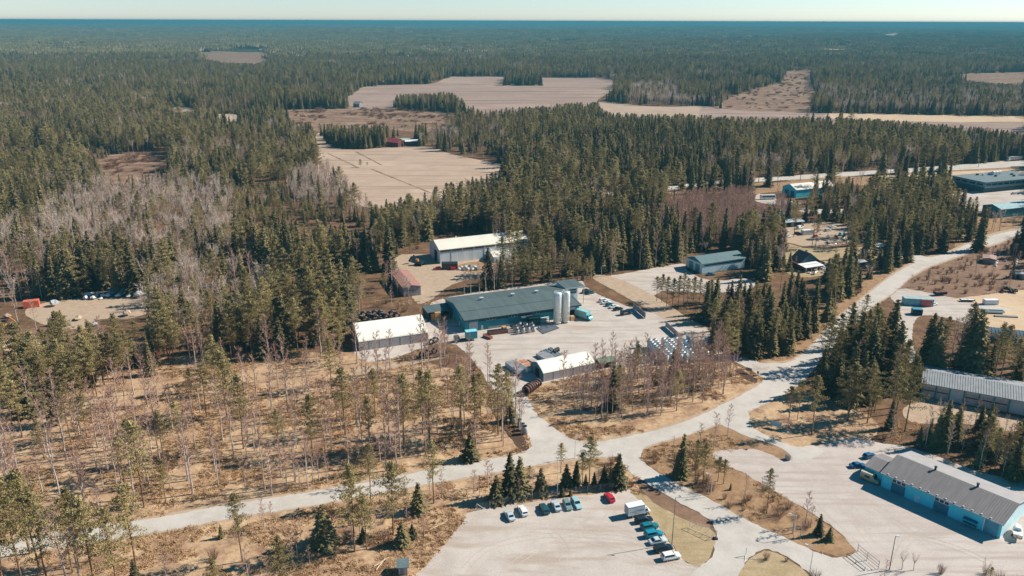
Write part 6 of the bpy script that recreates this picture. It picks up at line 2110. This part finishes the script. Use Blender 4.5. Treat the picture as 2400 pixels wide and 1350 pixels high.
def crate(label, x, y, a, sx, sy, sz, m, base=(hx, hy, ha), world=None):
    p = world or local(x, y, base)
    t = thing("crate_stack", label, "crate", p, a)
    MB().box(0, sx, 0, sy, .14, sz).build("load", m, t)
    b = MB()
    b.box(-.03, sx + .03, -.03, .1, 0, .1).box(-.03, sx + .03, sy - .1, sy + .03, 0, .1).box(-.03, sx + .03, sy / 2 - .06, sy / 2 + .06, 0, .1)
    for q in range(5):
        xx = -.03 + q * (sx - .1) / 4
        b.box(xx, xx + .14, -.03, sy + .03, .1, .135)
    b.build("pallet", M_CARTON, t)
    s_ = MB()
    s_.box(-.02, sx + .02, sy * .3, sy * .3 + .08, sz, sz + .02).box(-.02, .0, sy * .3, sy * .3 + .08, .14, sz).box(sx, sx + .02, sy * .3, sy * .3 + .08, .14, sz)
    s_.build("strap", M_DARK, t)
crate("tall pale orange crate stack under the lean-to beside the teal hall", -7.2, 16.2, ha, 2.4, 2.2, 3.9, M_CARTON)
crate("second, shorter crate stack left of the tall one at the lean-to", -8.3, 18.4, ha, 1.4, 1.6, 2.9, M_CARTON)
crate("low pale pallet in front of the tall crate stack", -5.6, 14.4, ha, 2.0, 1.6, .8, mat("pale_board", (0.5, 0.42, 0.36), .8))
crate("orange round-topped load at the right end of the rusty trailer bed", 14.8, -4.2, ha, 1.7, 1.7, 1.9, mat("orange_board", (0.62, 0.34, 0.17), .8))
crate("pale crate beside the right silo's foot", 45.4, -3.2, ha, 1.8, 1.6, 1.9, M_CARTON)
rk = thing("pipe_rack", "white shelf rack against the teal hall left of the silos", "rack", local(33.0, -1.4), ha)
b = MB()
for xx in (0, 1.7, 3.4):
    for yy in (0, 1.2):
        b.box(xx - .06, xx + .06, yy - .06, yy + .06, 0, 2.6)
b.build("upright", M_LIGHTGREY, rk)
for z in (.5, 1.3, 2.1):
    MB().box(-.1, 3.5, -.1, 1.3, z, z + .1).build("shelf", M_WHITE, rk)

# screen fence and slanted bare fence boards in the yard
def panel_fence(label, a, b_, h, m, name="board_fence"):
    p, q = Vector(G(*a)), Vector(G(*b_))
    L = (q - p).length
    t = thing(name, label, "fence", p, math.atan2(q.y - p.y, q.x - p.x))
    n = max(2, int(L / 3))
    b = MB()
    for k in range(n):
        b.box(k * L / n + .05, (k + 1) * L / n - .05, -.05, .05, .2, h)
    b.build("boards", m, t)
    for k in range(n + 1):
        MB().box(k * L / n - .07, k * L / n + .07, -.09, .09, 0, h + .1).build("post", M_LIGHTGREY, t)
panel_fence("grey board screen at the right side of the factory yard", (1486, 722), (1514, 746), 2.6, M_WOODGREY)
panel_fence("pinkish grey board screen above the white tank block", (1562, 765), (1590, 790), 2.4, mat("pink_grey_board", (0.44, 0.36, 0.34), .8))

# mesh fence along the car park
def mesh_fence(label, pts, h=2.0, step=3.2, name="mesh_fence"):
    w = [Vector(G(*p)) for p in pts]
    t = thing(name, label, "fence", w[0])
    o = w[0]
    wires = MB()
    for a, b_ in zip(w[:-1], w[1:]):
        L = (b_ - a).length
        n = max(1, int(L / step))
        for k in range(n + (1 if b_ is w[-1] else 0)):
            p = a.lerp(b_, k / n) - o
            MB().tube((p.x, p.y, 0), (p.x, p.y, h + .1), .05, n=6).build("post", M_LIGHTGREY, t)
        for z in np.linspace(.15, h, 9):
            wires.tube((a.x - o.x, a.y - o.y, z), (b_.x - o.x, b_.y - o.y, z), .012, n=3, cap=False)
        for k in range(int(L / .35)):
            p = a.lerp(b_, k * .35 / L) - o
            wires.tube((p.x, p.y, .12), (p.x, p.y, h), .009, n=3, cap=False)
    wires.build("mesh", M_LIGHTGREY, t)
    ends = MB()
    for p, d in ((w[0] - o, (w[1] - w[0]).normalized()), (w[-1] - o, (w[-2] - w[-1]).normalized())):
        ends.tube((p.x, p.y, h), (p.x + d.x * 2, p.y + d.y * 2, .05), .05, n=6)
        ends.tube((p.x, p.y, h), (p.x - d.y * 1.6, p.y + d.x * 1.6, .05), .05, n=6)
    ends.build("brace", M_WHITE, t)
mesh_fence("long wire mesh fence above the car park", [(1121, 1197), (1240, 1172), (1380, 1154), (1468, 1143)])

# gates
gt = thing("swing_gate", "white lattice barrier folded open over the lawn", "gate", G(1680, 1262), 0)
p0 = Vector(G(1680, 1262))
b = MB()
E_ = [Vector((*(Vector(G(x, y)) - p0), z)) for x, y, z in ((1682, 1262, 0), (1682, 1262, 2.4), (1618, 1236, .5), (1620, 1236, 1.9))]
b.tube(E_[0], E_[1], .09).tube(E_[1], E_[3], .05).tube(E_[0] + Vector((0, 0, .4)), E_[2], .05).tube(E_[3], E_[2], .05)
for k in range(4):
    a = E_[1].lerp(E_[3], k / 4)
    c = (E_[0] + Vector((0, 0, .4))).lerp(E_[2], (k + .6) / 4)
    d = E_[1].lerp(E_[3], (k + 1) / 4)
    b.tube(a, c, .035).tube(c, d, .035)
b.build("barrier_frame", mat("pink_white_rail", (0.72, 0.60, 0.56), .5), gt)
MB().box(-.5, .5, -.5, .5, 0, .35).build("counterweight", M_DARK, gt)
g2 = thing("boom_stub", "short white boom post with stay at the lawn island tip", "barrier", G(1751, 1302), 0)
b = MB()
b.tube((0, 0, 0), (0, 0, 2.3), .08).tube((0, 0, 2.3), (2.0, -1.3, .1), .05).tube((0, 0, .3), (-.9, -2.2, .1), .05)
b.build("post", M_WHITE, g2)
g3 = thing("wire_gate_and_shadow", "black wire gate with tall posts at the lot entrance", "gate", G(2013, 1292), 0)
p0 = Vector(G(2013, 1292))
pts = [Vector(G(x, y)) - p0 for x, y in ((2013, 1292), (2035, 1312), (2062, 1332))]
for p in pts:
    MB().tube((p.x, p.y, 0), (p.x, p.y, 2.4), .07).build("post", M_LIGHTGREY, g3)
b = MB()
for z in (.5, 1.2, 2.0):
    b.tube((pts[0].x, pts[0].y, z), (pts[2].x, pts[2].y, z), .04)
b.build("rail", M_DARK, g3)
gate_shadow = thing("wire_gate_and_shadow", "low dark tube gate lying across the lot entrance", "gate", G(1988, 1304), 0)  # dark tubes laid where the gate's shadow falls, shade built as a shape
p0 = Vector(G(1988, 1304))
q1 = Vector(G(2030, 1336)) - p0
b = MB()
b.tube((0, 0, .9), (q1.x, q1.y, .9), .05).tube((0, 0, .15), (q1.x, q1.y, .15), .05)
for k in range(3):
    b.tube((q1.x * k / 2, q1.y * k / 2, 0), (q1.x * k / 2, q1.y * k / 2, 1.0), .06)
b.build("rail", M_DARK, gate_shadow)

# lamp posts
def lamp(foot, top, label, m=None, arm=1.2, ang=0.0, double=False):
    t = thing("lamp_post", label, "lamp post", G(*foot), ang)
    h = height_of(foot[0], foot[1], top)
    b = MB()
    b.tube((0, 0, 0), (0, 0, h), .11, .06, 8)
    b.build("pole", m or M_STEEL, t)
    b = MB()
    b.tube((0, 0, h - .1), (arm, 0, h), .05, n=6)
    if double:
        b.tube((0, 0, h - .1), (-arm, 0, h), .05, n=6)
    b.build("arm", m or M_STEEL, t)
    for s in ((1, -1) if double else (1,)):
        MB().prism([(-.16, h - .06), (.16, h - .06), (.12, h + .1), (-.12, h + .1)], min(s * arm, s * (arm + .6)), max(s * arm, s * (arm + .6)), 'x').build("lamp_head", M_WHITE, t)
lamp((1578, 1275), 1165, "tall lamp post between the lawn and the parked car row", M_RUST and mat("brown_grey_pole", (0.22, 0.17, 0.15), .6))
lamp((1309, 1163), 1073, "lamp post behind the mesh fence between two spruces")
lamp((1182, 1047), 985, "brown lamp post at the mouth of the side road beside the wells", mat("brown_grey_pole", (0.22, 0.17, 0.15), .6))
lamp((1669, 1157), 1112, "lamp post on the verge below the bushy pines", ang=2.6)
lamp((1863, 1260), 1207, "pale lamp post on the strip beside two small spruces", ang=2.6)
lamp((1900, 1352), 1280, "white lamp post at the bottom edge on the brushy island", ang=2.6)
lamp((1350, 1074), 1020, "thin lamp post at the road junction in front of pines")
lamp((1411, 652), 622, "lamp post at the far end of the yard access road", ang=.3)
lamp((1956, 500), 462, "lamp post by the upper side road in front of dark spruces", ang=2.8)
lamp((2107, 384), 354, "double headed lamp post beyond the highway near the log truck", double=True)
lamp((2088, 1334), 1255, "bare pole at the edge of the asphalt lot by the wire gate", M_DARK, arm=.2)
lamp((2135, 565), 545, "lamp post on the curving road near the upper mouth", ang=2.8)
lamp((2272, 560), 550, "lamp post on the curving road near the tan bank", ang=2.8)
def util_pole(foot, top, label):
    t = thing("utility_pole", label, "utility pole", G(*foot), R(20))
    h = height_of(foot[0], foot[1], top)
    MB().tube((0, 0, 0), (0, 0, h), .17, .11, 7).build("pole", M_BARKS, t)
    b = MB().box(-1.2, 1.2, -.07, .07, h - .7, h - .55)
    b.build("crossarm", M_BARKS, t)
util_pole((2294, 390), 345, "wooden utility pole in front of the highway")
util_pole((1725, 424), 395, "wooden utility pole beside the highway behind the thicket")
util_pole((874, 345), 318, "lone pole at the farm field edge")
# posts along the highway
for k in range(11):
    x, y = G(2186 + k * 11.2, 379 - k * .85)
    if k == 0:
        hp = thing("guard_post", "white guard post in the row along the highway", "post", (x, y), 0, "guard posts along the highway")
        MB().tube((0, 0, 0), (0, 0, 4.2), .16, n=6).build("post", M_WHITE, hp)
        MB().box(-.5, .5, -.1, .1, 3.9, 4.2).build("cap", M_WHITE, hp)
    else:
        dup(hp, (x, y), 0)

# signs
def sign(foot, w_, h, z, label, m, ang):
    t = thing("sign_board", label, "sign", G(*foot), R(ang))
    MB().box(-w_ / 2, w_ / 2, -.06, .06, z, z + h).build("board", m, t)
    MB().box(-w_ / 2 - .05, w_ / 2 + .05, .07, .11, z - .05, z + h + .05).build("frame", M_DARK, t)
    for s in (-1, 1):
        MB().tube((s * w_ * .4, .15, 0), (s * w_ * .4, .15, z + h), .05, n=6).build("post", M_DARK, t)
sign((1820, 1003), 3.2, 1.6, .8, "pale blue sign board on the grass by the lot entrance", mat("pale_blue_board", (0.35, 0.55, 0.60), .6), -35)
sign((1757, 874), 1.8, 1.1, 1.0, "small grey green sign board at the yard road mouth", mat("grey_green_board", (0.24, 0.24, 0.18), .6), -30)
sign((1778, 880), .5, .9, .9, "narrow dark road sign at the yard road corner", M_DARK, -20)
sign((1848, 1076), 1.6, 1.3, .15, "pale rubbish board at the tip of the brown hedge by the lot", M_LIGHTGREY, -60)

# containers
def container(label, foot, ang, L, m, H=2.7, W=2.5, name="shipping_container", roofm=None):
    t = thing(name, label, "container", G(*foot), R(ang))
    b = MB()
    b.box(0.08, L - .08, .06, W - .06, .12, H - .05)
    for k in range(int(L / .5)):
        b.box(.2 + k * .5, .42 + k * .5, .02, .06, .2, H - .15)
    b.build("body", m, t)
    e = MB()
    for x in (0, L - .14):
        for y in (0, W - .14):
            e.box(x, x + .14, y, y + .14, 0, H)
    e.build("corner_post", m, t)
    MB().box(.02, L - .02, .02, W - .02, H - .045, H + .03).build("roof", roofm or m, t)
    d = MB()
    d.box(-.03, .075, .2, W / 2 - .03, .2, H - .2).box(-.03, .075, W / 2 + .03, W - .2, .2, H - .2)
    d.build("door", m, t)
M_WHBLUE = mat("pale_blue_container", (0.20, 0.42, 0.48), .5)
container("long container with pale teal roof left of the red one", (2120, 713), -9, 12.2, M_WHBLUE, 3.2, 3.5, roofm=mat("pale_teal_sheet", (0.33, 0.46, 0.46), .6))
container("red container at the right end of the pale teal one", (2160, 716), -9, 4.2, mat("faded_red_paint", (0.50, 0.14, 0.13), .6), 3.1, 3.3)
container("small dark blue box hut below the red container", (2140, 736), -12, 4.0, M_TEALDARK, 2.6, 2.6, roofm=M_BLUEWALL)
container("white container lying alone beside the sand pit", (2311, 712), 2, 6.0, M_WHITE, 2.2, 2.3)
container("black container with dark roof in the warehouse yard", (1037, 633), 5, 8.0, P_BLACK, 3.2, 3.6)
container("small red box at the black container's right end", (1058, 634), 5, 2.4, P_RED, 1.5, 1.4)
container("orange red skip among bare birches at the left yard", (58, 727), 24, 6.0, mat("orange_red_paint", (0.68, 0.16, 0.09), .6), 3.0, 3.0)
container("white caravan between scrap heaps in the junk yard", (1884, 550), 15, 7.5, M_WHITE, 2.9, 2.6)
container("green box container in the junk yard under spruces", (1785, 552), 15, 5, mat("sea_green_paint", (0.05, 0.28, 0.26), .6), 2.6, 2.5)
# flat trailer with boat near the sand pit
deck("long white flat trailer with a dark green load by the sand pit", (2282, 731), -6, 13.0, 2.4, .5, 1.2, mat("dark_green_paint", (0.02, 0.085, 0.07), .5), M_WHITE)
deck("narrow plank pile on the sand right of the flat trailer", (2335, 740), -8, 9.0, 1.4, .05, .5, M_WOODGREY, M_WOODGREY)
deck("dump trailer standing on the gravel right of the red container", (2196, 692), 10, 5.5, 2.4, .6, 1.8, M_RUST, M_DARK)
deck("small white trailer at the brown bank by the gravel", (2255, 705), -4, 6.0, 2.0, .5, 1.0, M_WHITE, M_DARK)

# lumpy things: wrapped bales, scrap, stones
def lump(r_, sx, sy, sz, seed, flat=.0):
    rr_ = random.Random(seed)
    bm = bmesh.new()
    bmesh.ops.create_icosphere(bm, subdivisions=2, radius=1.0)
    for v in bm.verts:
        k = 1 + rr_.uniform(-r_, r_)
        v.co = Vector((v.co.x * sx * k, v.co.y * sy * k, max(-flat, v.co.z) * sz * k + sz * .8))
    me = bpy.data.meshes.new("lump")
    bm.to_mesh(me)
    bm.free()
    return me
def lumps(nm, cat, pts, size, m_list, label, group, r_=.16):
    ms = [lump(r_, size * a, size * b_, size * c, 50 + k) for k, (a, b_, c) in enumerate(((1, .8, .7), (.8, .9, .8), (1.1, .7, .55), (.9, .9, .65)))]
    for k, (x, y) in enumerate(pts):
        me = ms[k % 4].copy()
        me.materials.append(m_list[k % len(m_list)])
        o = bpy.data.objects.new(nm, me)
        COL.objects.link(o)
        g_ = G(x, y)
        o.location = (g_[0], g_[1], -.05)
        o.rotation_euler = (0, 0, RNG.uniform(0, 6))
        s = RNG.uniform(.75, 1.25)
        o.scale = (s, s, s)
        tag(o, label, cat, group)
M_BALE = mat("pale_wrap", (0.60, 0.62, 0.60), .5, .1, .6)
M_TEALWRAP = mat("teal_wrap", (0.10, 0.24, 0.27), .5, .15, .6)
lumps("wrapped_bale", "bale", [(203 + k * 6, 704 - (k % 3) * 5) for k in range(8)], 1.3, [M_BALE], "white wrapped bale at the left end of the bale row", "white bales in the left yard")
lumps("wrapped_bale", "bale", [(256 + k * 8, 699 - (k % 3) * 4) for k in range(11)], 1.9, [M_BALE, M_TEALWRAP, M_TEALWRAP], "teal and white wrapped bale under the dark spruce edge", "teal bales in the left yard")
lumps("scrap_heap", "scrap", [(1925 + (k * 37) % 130, 548 + (k * 13) % 24) for k in range(26)], 1.0, [M_WHITE, M_RUST, M_TEALDARK, mat("pink_scrap", (0.5, 0.3, 0.27), .7), M_STEEL, M_DARK], "heap of mixed scrap on the junk yard gravel", "scrap heaps on the junk yard", .35)
lumps("scrap_heap", "scrap", [(1745 + (k * 29) % 75, 548 + (k * 17) % 40) for k in range(20)], 1.0, [M_WHITE, M_TEALWRAP, M_RUST, M_STEEL], "small scrap heap among trees left of the junk yard", "scrap heaps among the trees", .35)
lumps("scrap_heap", "scrap", [(1880 + (k * 31) % 75, 630 + (k * 11) % 12) for k in range(12)], .9, [M_STEEL, M_WHITE, M_TEALDARK], "pile of household scrap before the dark gabled house", "scrap before the gabled house", .35)
lumps("rubble_stone", "stone", [(2315 + (k * 23) % 70, 605 + (k * 7) % 18) for k in range(14)], .8, [M_WHITE, M_CONC], "pale rubble stone beside the brick ruin", "rubble beside the brick ruin", .3)
lumps("white_sack", "sack", [(1078 + k * 5.2, 633 - (k % 2) * 4) for k in range(9)], 1.2, [M_BALE, M_BALE, M_TEALWRAP], "white big bag in the row before the cream warehouse", "big bags before the cream warehouse", .12)
def brush():
    r_ = random.Random(77)
    ms = []
    for _ in range(4):
        b = MB()
        for _k in range(110):
            g = r_.uniform(0, 6.28)
            q = Vector((math.cos(g), math.sin(g), 0)) * r_.uniform(0, 1.6)
            sliver(b, q + Vector((0, 0, r_.uniform(0, .5))), q + Vector((r_.uniform(-1.3, 1.3), r_.uniform(-1.3, 1.3), r_.uniform(.05, .7))), .05, r_)
        ms.append(b.mesh("brush", M_SHRUB))
    for k in range(22):
        x, y = 1320 + (k * 83) % 360, 992 - (k * 13) % 40 - ((k * 83) % 360) * .14
        o = bpy.data.objects.new("brush_pile", ms[k % 4])
        COL.objects.link(o)
        g_ = G(x, y)
        o.location = (g_[0], g_[1], 0)
        o.rotation_euler = (0, 0, r_.uniform(0, 6))
        tag(o, "low pile of cut brown twigs under the leafless birch triangle", "brush pile", "brush piles under the birches")
brush()
lumps("machine_wreck", "wreck", [(2352, 682), (2362, 680), (2373, 682), (2380, 683)], 1.5, [M_DARK], "black machine wreck lying in brown scrub by the sand pit", "wrecks in the scrub", .35)
lumps("quad_wreck", "wreck", [(349, 826), (358, 830), (368, 832)], 1.2, [M_STEEL, M_DARK, P_RED], "colourful wreck half hidden under the dense left pines", "wrecks under the left pines", .3)
lumps("spoil_heap", "spoil heap", [(20, 748), (130, 720), (186, 752), (225, 766), (300, 742)], 1.8, [M_SHOULDER, M_CONC], "low spoil heap on the left yard", "spoil heaps on the left yard", .2)
# logs on the bank
for k, (a, b_) in enumerate((((1010, 1243), (1045, 1228)), ((880, 1330), (915, 1308)), ((1017, 1240), (1052, 1222)), ((885, 1338), (905, 1312)))):
    p, q_ = Vector(G(*a)), Vector(G(*b_))
    o = MB().tube((0, 0, .15), ((q_ - p).x, (q_ - p).y, .15), .14, .1, 8).build("felled_log", mat("peeled_log", (0.58, 0.43, 0.31), .8, .15, 1.5))
    o.location = (p.x, p.y, .03)
    tag(o, "pale felled log on the brown bank, %s" % ("upper left of the car park, thicker pair" if k in (0, 2) else "above the small pink shed"), "log", "felled logs on the bank " + ("by the car park" if k in (0, 2) else "by the shed"))
# footbridge rail by the ditch left of the side road
p0 = Vector(G(1148, 967))
fb = thing("railing", "white tube railing by the ditch left of the side road", "railing", p0, R(12))
b = MB()
for z in (.5, 1.1):
    b.tube((0, 0, z), (5.2, 0, z), .05)
for k in range(4):
    b.tube((k * 1.73, 0, 0), (k * 1.73, 0, 1.1), .05)
b.build("rail", M_WHITE, fb)
# ------------------------------------------------------------------ air
def haze():
    mb = MB()
    mb.box(-85000, 85000, -3000, 88000, -1.5, 122.0)
    m = bpy.data.materials.new("thin_air")
    m.use_nodes = True
    n, l = nodes_of(m)
    n.remove(n["Principled BSDF"])
    v = n.new("ShaderNodeVolumePrincipled")
    v.inputs["Color"].default_value = (0.095, 0.32, 0.41, 1)
    v.inputs["Density"].default_value = 0.000145
    v.inputs["Anisotropy"].default_value = 0.0
    l.new(v.outputs[0], n["Material Output"].inputs["Volume"])
    o = mb.build("haze", m)
    o["kind"] = "stuff"
    o["label"] = "thin blue air that softens the far forest"
haze()
